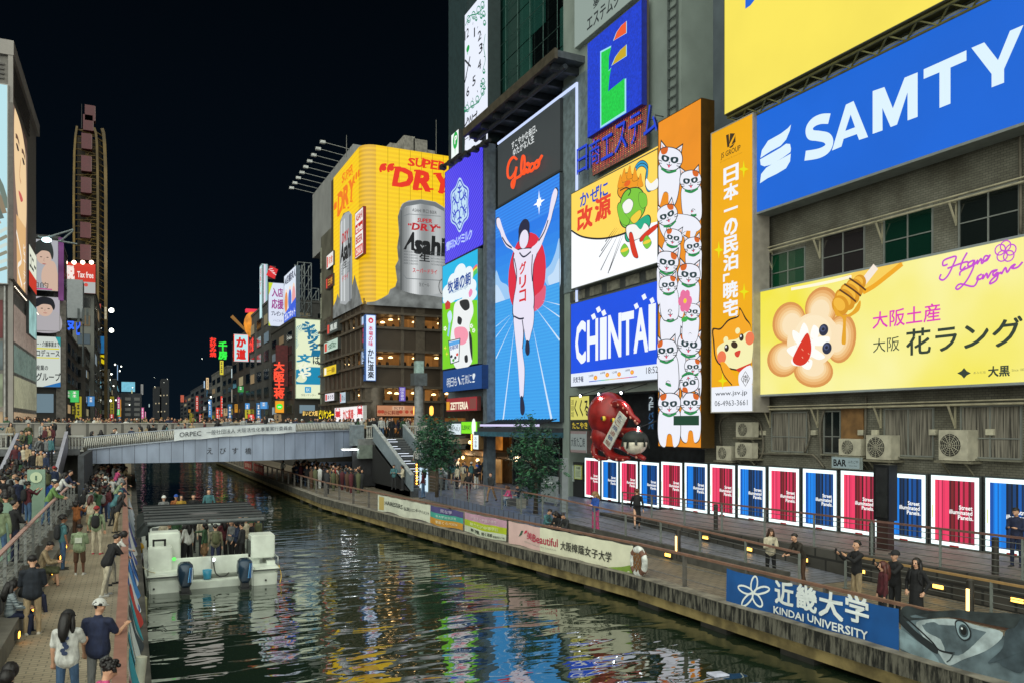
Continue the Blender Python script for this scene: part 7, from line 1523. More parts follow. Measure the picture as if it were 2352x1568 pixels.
y2=wall(-3.2,66).y;MB().box((-3.5,y2-6,2.0),(-2.95,y2-5.6,3.6),gm2).build('lower_panel',t)
def tree(name,base,h,crown_c,crown_r,label,n=230):
 t=thing(name,label,'tree',base);rnd=random.Random(int(base[1]*10));b=V(base);cc=V(crown_c);mb=MB();bark=pm('#4a4238',.9,0,.3,4.)
 mb.tube([tuple(b),tuple(b+V((.04,0,h*.4))),tuple(cc+V((0,0,.3)))],.1,bark,8,[.13,.1,.05])
 for k in range(9):
  a=2*math.pi*k/9;st=b.lerp(cc,.55+.05*k);e=cc+V((math.cos(a)*crown_r[0]*.7,math.sin(a)*crown_r[1]*.7,(k%4-1.2)*crown_r[2]*.35));mb.tube([tuple(st),tuple(st.lerp(e,.5)+V((0,0,.1))),tuple(e)],.03,bark,5,[.045,.03,.012])
 mb.build('trunk',t);lv=MB();ms=[pm('#17402f',.6,0,.2,8.),pm('#235038',.6,0,.2,8.),pm('#112e26',.6,0,.2,8.),pm('#2f6440',.6,0,.2,8.)]
 for k in range(n):
  while True:
   d=V((rnd.uniform(-1,1),rnd.uniform(-1,1),rnd.uniform(-1,1)))
   if .25<d.length<1:break
  if rnd.random()<.35:d=d.normalized()*rnd.uniform(.85,1.12)
  f=1+.32*math.sin(d.x*5+1)*math.cos(d.z*4+d.y*3);q=cc+V((d.x*crown_r[0]*f,d.y*crown_r[1]*f,d.z*crown_r[2]*f));r_=rnd.uniform(.14,.3);m=rnd.choice(ms)
  for j in range(22):
   o=V((rnd.gauss(0,1),rnd.gauss(0,1),rnd.gauss(0,.8)))*r_*.6;a=V((rnd.gauss(0,1),rnd.gauss(0,1),rnd.gauss(0,.6))).normalized();w=a.cross(V((rnd.gauss(0,1),rnd.gauss(0,1),rnd.gauss(0,1)))).normalized();L_=rnd.uniform(.05,.14);c=q+o
   lv.add([c-a*L_,c+w*L_*.32,c+a*L_,c-w*L_*.32],[(0,1,2,3)],m)
 lv.build('crown',t)
p=ground(1.35,1230,1178);z_=p.x*S+p.y*C;cz=EYE-(1050-HV)*z_/F;tree('street_tree',p,3.,(p.x,p.y,cz),(1.15,1.15,1.8),'young green street tree in front of the runner screen base',230)
p=wall(17.0,1003);z_=p.x*S+p.y*C;cz=EYE-(1022-HV)*z_/F;tree('street_tree',(p.x,p.y,1.35),3.,(p.x,p.y,cz),(1.2,1.2,1.6),'dense dark street tree right of the bridge stairs',310)
# tour boat
bt=thing('tour_boat','white flat tour boat with twin outboards and dark slatted roof full of passengers','boat',(2.6,36,0));WB=pm('#d2dad0',.35,0,.11,1.6);YB0=30.1
bx=lambda x,Y=YB0:face(Y,K('bt',x,0)[0]).x
mb=MB();hl,hr_=.42,4.85
prof=[(30.6,0),(40,0),(43,.5),(44.6,1.6)]
for(y0_,i0),(y1_,i1)in zip(prof,prof[1:]):
 for s_ in(0,1):
  xa,xb=(hl+i0,hl+i1)if s_==0 else(hr_-i0,hr_-i1);w=.3 if s_==0 else-.3
  mb.hexa([(xa+w*.3,y0_,-.3),(xa+w,y0_,-.3),(xb+w,y1_,-.3),(xb+w*.3,y1_,-.3),(xa,y0_,.75),(xa+w,y0_,.75),(xb+w,y1_,.75),(xb,y1_,.75)],WB)
mb.box((2.02,44.4,-.2),(3.25,44.8,.75),WB);mb.box((hl+.2,30.6,-.3),(hr_-.2,44.3,.38),pm('#6a7068',.7));mb.build('hull',bt)
mb=MB()
for a,b in((275,590),(1280,1525)):mb=MB();mb.hexa([(bx(a)+.04,29.95,-.25),(bx(b),29.95,-.25),(bx(b),30.9,-.25),(bx(a)+.04,30.9,-.25),(bx(a),29.9,.5),(bx(b)+.05,29.9,.5),(bx(b)+.05,30.9,.5),(bx(a),30.9,.5)],WB);mb.build('stern_pod',bt,bev=.06)
mb=MB()
for a,b in((258,598),(1300,1556)):MB().box((bx(a),29.84,.5),(bx(b),31.0,.64),WB).build('stern_ledge',bt,bev=.05)
MB().hexa([(bx(590),30.3,-.2),(bx(1310),30.3,-.2),(bx(1310),30.6,-.2),(bx(590),30.6,-.2),(bx(600),30.15,.28),(bx(1310),30.15,.28),(bx(1310),30.6,.28),(bx(600),30.6,.28)],WB).box((bx(500),30.9,.1),(bx(1400),31.0,1.02),WB).build('transom',bt,bev=.03)
MB().box((bx(278),30.75,.6),(bx(520),31.3,1.48),WB).build('locker',bt,bev=.04);MB().box((bx(290),31.3,.5),(bx(612),32.1,1.92),WB).build('cabin_box',bt,bev=.05);c2=MB().box((bx(1310),30.7,.85),(bx(1545),31.6,1.72),WB).build('locker',bt,bev=.04);MB().box((bx(1285),30.9,.9),(bx(1308),31.4,1.5),pm('#3c423e',.4)).build('control_console',bt)
mb=MB();mb.box((bx(325),31.0,1.48),(bx(345),31.1,1.72),DARK);mb.box((bx(440),31.0,1.48),(bx(462),31.1,1.72),DARK);mb.box((bx(325),31.0,1.66),(bx(462),31.1,1.72),DARK);mb.build('grab_rail',bt)
for i,(xl,xr)in enumerate(((552,714),(1132,1284))):
 xc=(bx(xl)+bx(xr))/2;w=(bx(xr)-bx(xl))/2;mb=MB();nv=pm('#24384a',.22,.2,.05)
 sec=[(.0,.55,.30),(.12,.72,.42),(.35,.95,.50),(.7,1.0,.5),(.95,.9,.46),(1.06,.6,.3)];n_=14;vs=[]
 for z,sx,sy in sec:
  for k in range(n_):a=2*math.pi*k/n_;ca,sa=math.cos(a),math.sin(a);vs.append((xc+w*sx*math.copysign(abs(ca)**.6,ca),29.7+sy*math.copysign(abs(sa)**.6,sa)*.8,z*.78+.22))
 fs=[(j*n_+k,j*n_+(k+1)%n_,(j+1)*n_+(k+1)%n_,(j+1)*n_+k)for j in range(len(sec)-1)for k in range(n_)]+[tuple(reversed(range(n_))),tuple((len(sec)-1)*n_+k for k in range(n_))]
 mb.add(vs,fs,nv,True);o=mb.build('outboard_motor',bt);MB().box((xc-w*.5,29.55,-.45),(xc+w*.5,29.95,.3),pm('#14181c',.4)).box((xc-w*.7,29.4,-.02),(xc+w*.7,30.0,.03),pm('#14181c',.4)).build('motor_leg',o)
 mb=MB()
 for k,c_ in enumerate(('#5aa0d8','#2a68b0','#b8c8d4')):mb.hexa([(xc+w*(.2+.22*k),29.285,.42),(xc+w*(.3+.22*k),29.285,.42),(xc+w*(.3+.22*k),29.3,.42),(xc+w*(.2+.22*k),29.3,.42),(xc+w*(.45+.15*k),29.30,.92),(xc+w*(.52+.15*k),29.30,.92),(xc+w*(.52+.15*k),29.33,.92),(xc+w*(.45+.15*k),29.33,.92)],pm(c_,.3))
 mb.build('stripe_decal',o)
mb=MB();fr2=pm('#2a2e30',.35,.4)
for x in(.6,4.7):
 for y in(32.6,35.5,38.4):mb.cyl((x,y,.5),(x,y,2.15),.035,None,6,fr2)
mb.build('roof_posts',bt);mb=MB()
for x in(.5,2.6,4.75):mb.bar((x,32.3,2.16),(x,38.6,2.16),.08,.08,fr2)
for k in range(6):y=32.6+k*1.05;w=.2+.16*(k%2);mb.hexa([(.45,y,2.2),(4.8,y,2.2),(4.8,y+w,2.2),(.45,y+w,2.2),(.45,y+.05,2.27),(4.8,y+.05,2.27),(4.8,y+w-.05,2.3),(.45,y+w-.05,2.3)],pm('#23282a',.35,.1,.2))
mb.build('slatted_roof',bt);MB().cyl((.5,32.4,2.12),(4.8,32.4,2.12),.08,None,8,pm('#565c5e',.5)).build('rolled_awning',bt)
mb=MB()
for k in range(2):MB().prism([(.15+.05*k,33.2+k*2,1.8+.4*k),(.65,33.4+k*2,2.3),(.62,33.5+k*2,1.6),(.2,33.4+k*2,1.5)],(0,.08,0),pm('#596062',.4,.3)).build('folded_bracket',bt)
for(x,y)in((530,1160),(915,1168)):
 p=face(30.8,*K('bt',x,y));MB().ell(p,.07,em('#60e060' if x<600 else '#f4fbff',1.5 if x<600 else 2.5),8,6).build('deck_lamp',bt)
t=MB().lathe([(.0,.3),(.13,.3),(.16,.62),(.145,.62),(.12,.34),(0,.34)],(bx(862),30.42,0),pm('#2f88a8',.4),14).build('bucket',None,label='blue plastic bucket standing at the boat stern',cat='bucket')
MB().tube(smooth_pts([(bx(935),30.9,.95),(bx(945),30.6,.5),(bx(990),30.4,.35),(bx(1040),30.4,.36),(bx(1080),30.5,.45)],5),.022,DARK,6).build('hose',None,label='black hose coiled at the boat stern',cat='hose')
L=bpy.data.lights.new('passenger_fill','POINT');L.energy=12;L.color=(1,.95,.85);L.shadow_soft_size=.7;lo=bpy.data.objects.new('passenger_fill',L);COL.objects.link(lo);lo.location=(2.7,34.6,2.9)  # added point light brightening the passengers; no lamp stands here
for k,(x,y,z,c_,lab)in enumerate(((.30,25.6,.45,'#8a8a6a','beige cylinder fender hanging at the left quay wall'),(.33,36,.75,'#c89a20','yellow round fender between boat and left quay'))):
 mb=MB();
 if k==0:mb.cyl((x,y,-.1),(x,y,.75),.13,None,12,pm(c_,.6,0,.2));mb.cyl((x,y,.75),(x,y,.85),.13,.04,12,pm(c_,.6))
 else:mb.ell((x,y,z),(.16,.16,.24),pm(c_,.5),12,8)
 mb.cyl((x,y,.8),(x-.15,y,1.15),.012,None,5,DARK);mb.build('boat_fender',None,label=lab,cat='fender')
mb=MB();rr_=pm('#a8adab',.3,.7)
for x in(bx(258)+.05,bx(1556)-.05):mb.tube([(x,29.95,.64),(x,29.95,.98),(x,30.9,.98),(x,30.9,.64)],.02,rr_,6);
mb.build('stern_rail',bt);MB().box((bx(258)-.02,29.82,.53),(bx(598)+.02,29.845,.585),pm('#4a4f4c',.6)).build('rub_strake',bt);MB().box((bx(1300)-.02,29.82,.53),(bx(1556)+.02,29.845,.585),pm('#4a4f4c',.6)).build('rub_strake',bt)
MB().tube(smooth_pts([(bx(1556),30.1,.66),(bx(1575),30.0,.3),(bx(1560),29.95,.02)],5),.018,pm('#c8a850',.8),5).build('mooring_rope',bt);MB().tube(smooth_pts([(.75,30.2,.68),(.5,30.6,.72),(.15,31.2,1.0),(.0,31.6,1.12)],5),.018,pm('#c8c0a0',.8),5).build('mooring_rope',bt)
for x in(330,1420):MB().cyl((bx(x),29.9,.18),(bx(x),29.86,.18),.035,None,8,DARK).build('drain_port',bt)
MB().box((bx(915)-.03,30.7,.6),(bx(915)+.03,30.75,1.05),STEEL).build('lamp_stem',bt)
# small things floating or lying about
p=ground(0,*K('q8',35,1515));MB().poly if False else None
MB().add([p+V((-.2,-.15,.03)),p+V((.2,-.18,.04)),p+V((.22,.15,.03)),p+V((-.18,.17,.05)),p+V((-.2,-.15,.01)),p+V((.2,-.18,.01)),p+V((.22,.15,.01)),p+V((-.18,.17,.01))],[(3,2,1,0),(4,5,6,7),(0,1,5,4),(1,2,6,5),(2,3,7,6),(3,0,4,7)],pm('#b8bcd0',.7)).build('floating_paper',None,label='crumpled pale paper floating on the dark canal water',cat='paper')
for k,(u,v,c_)in enumerate(((1168,1160,'#b8c0c8'),(1197,1166,'#8a8a80'))):
 p=ground(1.35,u,v);mb=MB();m=pm(c_,.7,0,.15,5.);mb.hexa([p+V((-.2,-.16,0)),p+V((.2,-.16,0)),p+V((.2,.16,0)),p+V((-.2,.16,0)),p+V((-.26,-.1,.5)),p+V((.26,-.1,.5)),p+V((.26,.1,.5)),p+V((-.26,.1,.5))],m);mb.tube([p+V((-.1,0,.5)),p+V((-.06,0,.66)),p+V((.06,0,.66)),p+V((.1,0,.5))],.015,m,5);mb.build('shopping_bag',None,label=('white shopping bag beside the person in pink jacket' if k==0 else 'grey shopping bag right of the person in pink jacket'),cat='bag')
s=wall_sign(17.8,964,984,1072,1124,'glow_sign','pale glowing advertising pillar with bulbs at the foot of the right stairs','sign',depth=.5,frame='#5a5040',rim=.03);s.a.rect(0,0,1,1,em('#c8e4f4',1.1));s.a.vtext('焼肉',.25,.15,.5,.6,em('#2a3a4a',1,False),.03);s.done()
for k in range(10):p=wall(17.75,957,1066+k*6.2);MB().ell(p,.06,em('#ffb040',6,False),6,4).build('bulb',s.root)
# people
SKIN,TOP,BOT,SHOE,EYE_,LIP=range(6)
def pose_prims(P,fine):
 """tapered capsules (p0, p1, r0, r1, sx, sy, tag) for a 1.72 m figure facing +y"""
 out=[];g=P.get;hz=g('hip',.92);lean=rad(g('lean',0));out_f=g('outfit','trousers');slv=g('sleeve','long');tw=rad(g('twist',0))
 piv=V((0,0,hz));RX=Matrix.Rotation(-lean,3,'X');RZ=Matrix.Rotation(tw,3,'Z')
 def B(x,y,z):q=RX@(RZ@V((x,y,z-.92)));return piv+q
 def add(p,q,a,b,sx,sy,t):out.append((V(p),V(q),a,b,sx,sy,t))
 fem=g('fem',0);sh=.155-.018*fem;lo=g('loose',1.0)
 add(B(-.05,0,.93),B(.05,0,.93),.118,.118,1,.92,BOT)
 add(B(0,.0,.98),B(0,.0,1.16),.124*lo,.122*lo,1.26,.9,TOP);add(B(0,.0,1.14),B(0,.005,1.31),.118*lo,.122*lo,1.34,.86,TOP)
 add(B(-sh,-.01,1.375),B(sh,-.01,1.375),.062,.062,1,1.1,TOP);add(B(0,-.015,1.36),B(0,-.0,1.43),.085,.062,1.2,1,TOP)
 if g('hem',1):add(B(0,.0,.93 if lo<=1.05 else .90),B(0,0,1.04),.136*lo,.126*lo,1.28,.95,TOP)
 add(B(0,0,1.42),B(0,.015,1.52),.054,.05,1,1,SKIN)
 hp=rad(g('head',0));hy=rad(g('turn',0));HM=RX@RZ@Matrix.Rotation(hy,3,'Z')@Matrix.Rotation(-hp,3,'X');hb=B(0,.01,1.50)
 def Hd(x,y,z):return hb+HM@V((x,y,z-1.50))
 out_head=(hb,HM)
 add(Hd(0,.012,1.585),Hd(0,-.005,1.635),.083,.09,.9,1.06,SKIN);add(Hd(0,.035,1.535),Hd(0,.03,1.58),.052,.07,1,1,SKIN)
 add(Hd(0,.098,1.60),Hd(0,.116,1.572),.011,.016,1,1,SKIN)
 for s in(-1,1):add(Hd(s*.08,0,1.605),Hd(s*.083,-.008,1.575),.02,.015,.6,1,SKIN)
 if fine:
  for s in(-1,1):add(Hd(s*.032,.089,1.602),Hd(s*.034,.089,1.602),.0125,.0125,1,1,EYE_)
  add(Hd(-.018,.089,1.546),Hd(.018,.089,1.546),.010,.010,1,1,LIP)
 for s,k in((-1,'L'),(1,'R')):
  uf,uo,ff,fo=g('arm'+k,(4,9,10,4));a=B(s*(sh+.035),-.01,1.365)
  d=lambda f,o:V((s*math.sin(rad(o)),math.sin(rad(f))*math.cos(rad(o)),-math.cos(rad(f))*math.cos(rad(o))))
  if g('worldarm',1):u,w=d(uf,uo),d(ff,fo)
  else:u,w=RX@d(uf,uo),RX@d(ff,fo)
  e=a+u*.285;h=e+w*.245;t2=TOP if slv=='long' else SKIN;th=1.0 if slv=='short' else 1.08
  add(a,a+u*(.285 if slv=='long' else .2),.058*lo,(.05 if slv=='long' else .056)*lo,1,1,TOP)
  if slv!='long':add(a+u*.15,e,.043,.038,1,1,SKIN)
  add(e,e+w*.215,.046*th if t2==TOP else .039,.036 if t2==TOP else .029,1,1,t2);add(e+w*.2,h,.029,.026,1,1,SKIN)
  side=V((1,0,0))*s;fw=w;nrm=fw.cross(side)
  if nrm.length<.1:side=V((0,1,0));nrm=fw.cross(side)
  nrm.normalize();lat=nrm.cross(fw).normalized();c=h+fw*.045
  add(h,h+fw*.075,.027,.034,1,1,SKIN)
  if fine:
   for i,(o,L_)in enumerate(((-.036,.062),(-.012,.075),(.012,.07),(.036,.055))):
    r0=h+fw*.085+lat*o;k1=r0+fw*L_*.5+nrm*.004;add(r0-fw*.03,k1,.0085,.008,1,1,SKIN);add(k1,k1+fw*L_*.38+nrm*L_*.32,.008,.007,1,1,SKIN)
   t0=h+fw*.03-lat*.028;add(t0,t0-lat*.028+fw*.028,.011,.009,1,1,SKIN);add(t0-lat*.028+fw*.028,t0-lat*.034+fw*.058+nrm*.01,.009,.008,1,1,SKIN)
  else:add(h+fw*.06,h+fw*.15,.03,.018,1,1,SKIN)
  P.setdefault('_hands',{})[k]=(h+fw*.1,fw)
 for s,k in((-1,'L'),(1,'R')):
  tf,to,sf,so=g('leg'+k,(2,3,-2,1));a=piv+V((s*.09,0,-.02));d=lambda f,o:V((s*math.sin(rad(o)),math.sin(rad(f))*math.cos(rad(o)),-math.cos(rad(f))*math.cos(rad(o))))
  t,w=d(tf,to),d(sf,so);kn=a+t*.43;an=kn+w*.41
  if out_f=='trousers':tg=(BOT,BOT);r=(.085,.064,.062,.05)
  elif out_f=='wide':tg=(BOT,BOT);r=(.09,.082,.084,.085)
  elif out_f=='shorts':tg=(BOT,SKIN);r=(.092,.08,.05,.034)
  else:tg=(SKIN,SKIN);r=(.075,.05,.05,.034)
  add(a,kn,r[0],r[1],1,1,tg[0]);add(kn,an,r[2],r[3],1,1,tg[1])
  if out_f=='shorts':add(kn-t*.05,kn+w*.1,.05,.052,1,1,SKIN)
  add(kn+w*.2,an,.045 if tg[1]==SKIN else r[3],.034 if tg[1]==SKIN else r[3],1,1,tg[1])
  fy=V((s*.18,1,0)).normalized();add(an+V((0,0,.0)),an+V((0,0,-.05)),.04,.044,1,1,SHOE);add(an+V((0,0,-.055))-fy*.04,an+V((0,0,-.062))+fy*.15,.046,.04,1,1,SHOE)
 if out_f in('skirt','dress','coat'):
  L_={'skirt':.42,'dress':.62,'coat':.55}[out_f];tg=TOP if out_f=='coat' else BOT
  add(B(0,0,.98),piv+V((0,.02,-L_)),.125,.17 if out_f!='coat' else .15,1.25,.95,tg)
 return out,out_head
BODY={}
def capsule(bm,p,q,a,b,sx,sy,n=10):
 sc_=V((sx,sy,1));p_=V((p.x/sx,p.y/sy,p.z));q_=V((q.x/sx,q.y/sy,q.z))
 c=(p+q)/2;p_=V(((p.x-c.x)/sx,(p.y-c.y)/sy,p.z-c.z));q_=V(((q.x-c.x)/sx,(q.y-c.y)/sy,q.z-c.z))
 d=q_-p_;L_=d.length;d=d/L_ if L_>1e-6 else V((0,0,1));up=V((0,0,1))if abs(d.z)<.9 else V((1,0,0));x=d.cross(up).normalized();y=d.cross(x)
 rings=[]
 for j in range(1,5):t=math.pi/2*(1-j/4);rings.append((p_-d*a*math.sin(t),a*math.cos(t)))
 for j in range(0,4):t=math.pi/2*(j/4);rings.append((q_+d*b*math.sin(t),b*math.cos(t)))
 tp=lambda v:bm.verts.new((v.x*sx+c.x,v.y*sy+c.y,v.z+c.z))
 v0=tp(p_-d*a);v1=tp(q_+d*b);R_=[[tp(o+x*math.cos(2*math.pi*k/n)*r+y*math.sin(2*math.pi*k/n)*r)for k in range(n)]for o,r in rings]
 for k in range(n):
  bm.faces.new((v0,R_[0][(k+1)%n],R_[0][k]));bm.faces.new((v1,R_[-1][k],R_[-1][(k+1)%n]))
  for A_,B_ in zip(R_,R_[1:]):bm.faces.new((A_[k],A_[(k+1)%n],B_[(k+1)%n],B_[k]))
DEFM=[pm('#c89a7c',.55,0,.08),pm('#404448',.8),pm('#2c3038',.8),pm('#181818',.6),pm('#141010',.3,0,0),pm('#a8705f',.5,0,0)]
def body(key,P,fine):
 if key in BODY:return BODY[key]
 prims,head=pose_prims(P,fine);bm=bmesh.new()
 for pr in prims:capsule(bm,*pr[:6])
 me=bpy.data.meshes.new('tmp');bmesh.ops.recalc_face_normals(bm,faces=bm.faces);bm.to_mesh(me);bm.free()
 o=bpy.data.objects.new('tmp',me);COL.objects.link(o);r=o.modifiers.new('r','REMESH');r.mode='VOXEL';r.voxel_size=.0105 if fine else .021;r.use_smooth_shade=True
 s=o.modifiers.new('s','SMOOTH');s.factor=.5;s.iterations=2
 dg=bpy.context.evaluated_depsgraph_get();ev=o.evaluated_get(dg);m2=bpy.data.meshes.new_from_object(ev);bpy.data.objects.remove(o);bpy.data.meshes.remove(me)
 n=len(m2.polygons);c=np.empty(n*3);m2.polygons.foreach_get('center',c);c=c.reshape(-1,3);best=np.full(n,1e9);tagv=np.zeros(n,dtype=np.int32)
 for p,q,a,b,sx,sy,t in prims:
  mid=np.array((p+q)/2);sc_=np.array((sx,sy,1.));X=(c-mid)/sc_;p_=(np.array(p)-mid)/sc_;q_=(np.array(q)-mid)/sc_;d=q_-p_;L2=max(1e-9,d@d)
  h=np.clip(((X-p_)@d)/L2,0,1);dist=np.linalg.norm(X-p_-h[:,None]*d,axis=1)-(a+(b-a)*h)
  if t in(EYE_,LIP):dist-=.0015 if t==EYE_ else .0005
  if t==TOP:dist-=.003
  w=dist<best;best[w]=dist[w];tagv[w]=t
 m2.materials.clear()
 for m in DEFM:m2.materials.append(m)
 m2.polygons.foreach_set('material_index',tagv);m2.polygons.foreach_set('use_smooth',np.ones(n,dtype=bool));m2.name='person_body'
 BODY[key]=(m2,head,dict(P.get('_hands',{})));return BODY[key]
HAIR={}
def hair_mesh(kind):
 """modelled round the head joint (0,0,0 = neck top, head centre about .12 up)"""
 if kind in HAIR:return HAIR[kind]
 mb=MB();m=pm('#141213',.6);nu,nv=24,16;vs=[];fs=[]
 capk=kind.startswith('cap');rn=random.Random(len(kind)*3)
 for j in range(nv+1):
  t=math.pi*j/nv
  for i in range(nu):
   a=2*math.pi*i/nu;x,y,z=math.sin(t)*math.cos(a),math.sin(t)*math.sin(a),math.cos(t)
   r=1.0+rn.uniform(-.04,.07)+.05*math.sin(a*5+3*t)*math.sin(t);cut=-.05 if kind not in('long','bob')else-.75
   front=y>.25
   if front and z<(.52 if not capk else .35):r=.55
   elif z<cut and not front:r=.75
   if kind in('long','bob')and abs(x)>.5 and z<.4:r=max(r,1.04)
   vs.append((x*.098*r,y*.113*r-.012,z*.112*r+.125))
 for j in range(nv):
  for i in range(nu):fs.append((j*nu+i,(j+1)*nu+i,(j+1)*nu+(i+1)%nu,j*nu+(i+1)%nu))
 mb.add(vs,fs,m,True)
 if kind in('long','cap_long'):
  mb.tube([(0,-.075,.16),(0,-.105,.05),(0,-.125,-.08),(0,-.125,-.2),(0,-.11,-.30)],.08,m,10,[.085,.095,.09,.075,.03])
  for s in(-1,1):mb.tube([(s*.07,-.03,.12),(s*.095,-.03,0),(s*.105,-.02,-.12),(s*.09,.0,-.22)],.04,m,7,[.045,.045,.04,.012])
 if kind=='bob':mb.tube([(0,-.06,.1),(0,-.08,-.0),(0,-.07,-.06)],.08,m,10,[.09,.095,.05])
 if kind=='bun':mb.ell((0,-.1,.19),(.05,.05,.05),m,10,8)
 if capk:
  cm_=pm('#c8c8c4',.7);vs=[];fs=[]
  for j in range(7):
   t=math.pi/2*j/6*1.08
   for i in range(18):a=2*math.pi*i/18;vs.append((math.sin(t)*math.cos(a)*.105,math.sin(t)*math.sin(a)*.12-.008,math.cos(t)*.112+.135))
  for j in range(6):
   for i in range(18):fs.append((j*18+i,(j+1)*18+i,(j+1)*18+(i+1)%18,j*18+(i+1)%18))
  mb.add(vs,fs,cm_,True);mb.prism([(-.085,.075,.135),(-.06,.155,.125),(0,.185,.122),(.06,.155,.125),(.085,.075,.135)],(0,0,.012),cm_)
 if kind=='beanie':
  mb.ell((0,-.01,.165),(.105,.118,.085),pm('#c8c8c4',.8),16,10);mb.tube([(.106*math.cos(2*math.pi*k/16),.118*math.sin(2*math.pi*k/16)-.01,.14)for k in range(17)],.018,pm('#c8c8c4',.8),6)
 if kind=='curly':
  for k in range(40):
   a,z=rn.uniform(0,6.28),rn.uniform(.1,.24);r=.1 if z<.2 else .06;y=math.sin(a)*r*1.1-.015
   if not(y>.05 and z<.17):mb.ell((math.cos(a)*r,y,z),.03,m,6,5)
 me=bpy.data.meshes.new('hair');me.from_pydata(mb.v,[],mb.f);
 for q in mb.mats:me.materials.append(q)
 me.polygons.foreach_set('material_index',mb.m);me.polygons.foreach_set('use_smooth',[True]*len(mb.f));HAIR[kind]=me;return me
def backpack_mesh():
 if 'pack' in HAIR:return HAIR['pack']
 bm=bmesh.new();capsule(bm,V((0,-.17,1.08)),V((0,-.165,1.3)),.13,.12,1.1,.7,14);me=bpy.data.meshes.new('backpack')
 for s in(-1,1):
  pts=[V((s*.09,-.12,1.4)),V((s*.105,.0,1.445)),V((s*.105,.11,1.36)),V((s*.12,.125,1.22)),V((s*.15,.04,1.08))]
  for p,q in zip(pts,pts[1:]):capsule(bm,p,q,.022,.022,1,1,6)
 bm.to_mesh(me);bm.free();me.materials.append(DARK);me.polygons.foreach_set('use_smooth',[True]*len(me.polygons));HAIR['pack']=me;return me
POSES={'stand':dict(),'stand2':dict(armL=(6,14,30,-4),armR=(2,12,12,2),legL=(4,4,2,2),legR=(-3,5,-5,2)),'pockets':dict(armL=(-14,22,34,-14),armR=(-14,22,34,-14)),'walk':dict(armL=(24,8,38,2),armR=(-22,10,-6,4),legL=(-20,2,-34,1),legR=(24,2,6,1),lean=3),'phone':dict(armL=(14,8,104,-30),armR=(14,8,104,-30),head=24),'photo':dict(armL=(58,6,128,-14),armR=(58,6,128,-14),head=-4),'phoneR':dict(armL=(2,10,14,2),armR=(30,12,112,10),head=14),'lean':dict(lean=24,armL=(34,10,74,-24),armR=(30,10,70,-24),head=-6,legL=(6,4,0,2),legR=(-12,4,-16,2)),'lean2':dict(lean=30,armL=(40,12,66,-34),armR=(36,14,70,-36),head=4,legL=(14,4,2,2),legR=(-10,5,-18,2)),'sit':dict(hip=.50,legL=(84,8,-4,2),legR=(80,12,6,4),lean=16,armL=(24,10,88,-30),armR=(24,10,88,-30),head=28),'sit2':dict(hip=.50,legL=(86,6,4,2),legR=(84,10,-8,4),lean=4,armL=(30,10,70,-10),armR=(26,12,76,-14),head=8),'crossed':dict(armL=(24,16,74,-52),armR=(26,16,84,-54)),'point':dict(armL=(4,10,10,2),armR=(80,14,84,8),head=-4),'arms_up':dict(armL=(130,18,150,6),armR=(120,16,160,4),head=-10),}
COLN={'black':'#16171a','charcoal':'#26282b','navy':'#1b2440','dark blue':'#22304c','denim blue':'#3c5878','pale blue':'#7c98ac','grey':'#6c6f70','light grey':'#a0a29e','white':'#c2c4c0','cream':'#b8b09a','beige':'#a08e70','tan':'#86694a','brown':'#4c3526','olive':'#4e5238','green':'#37583c','sage':'#7c8c6e','teal':'#3e6a70','red':'#8c1f24','maroon':'#4c1a22','pink':'#c04a7c','orange-brown':'#8a5228','mustard':'#9a7a28','purple':'#4a3260','bright blue':'#1f4a9c','bright green':'#1f7a40'}
SKINS=['#c79a7e','#b98a6c','#d0a68a','#8a5f46','#5c3c2c']
PEOPLE=[]
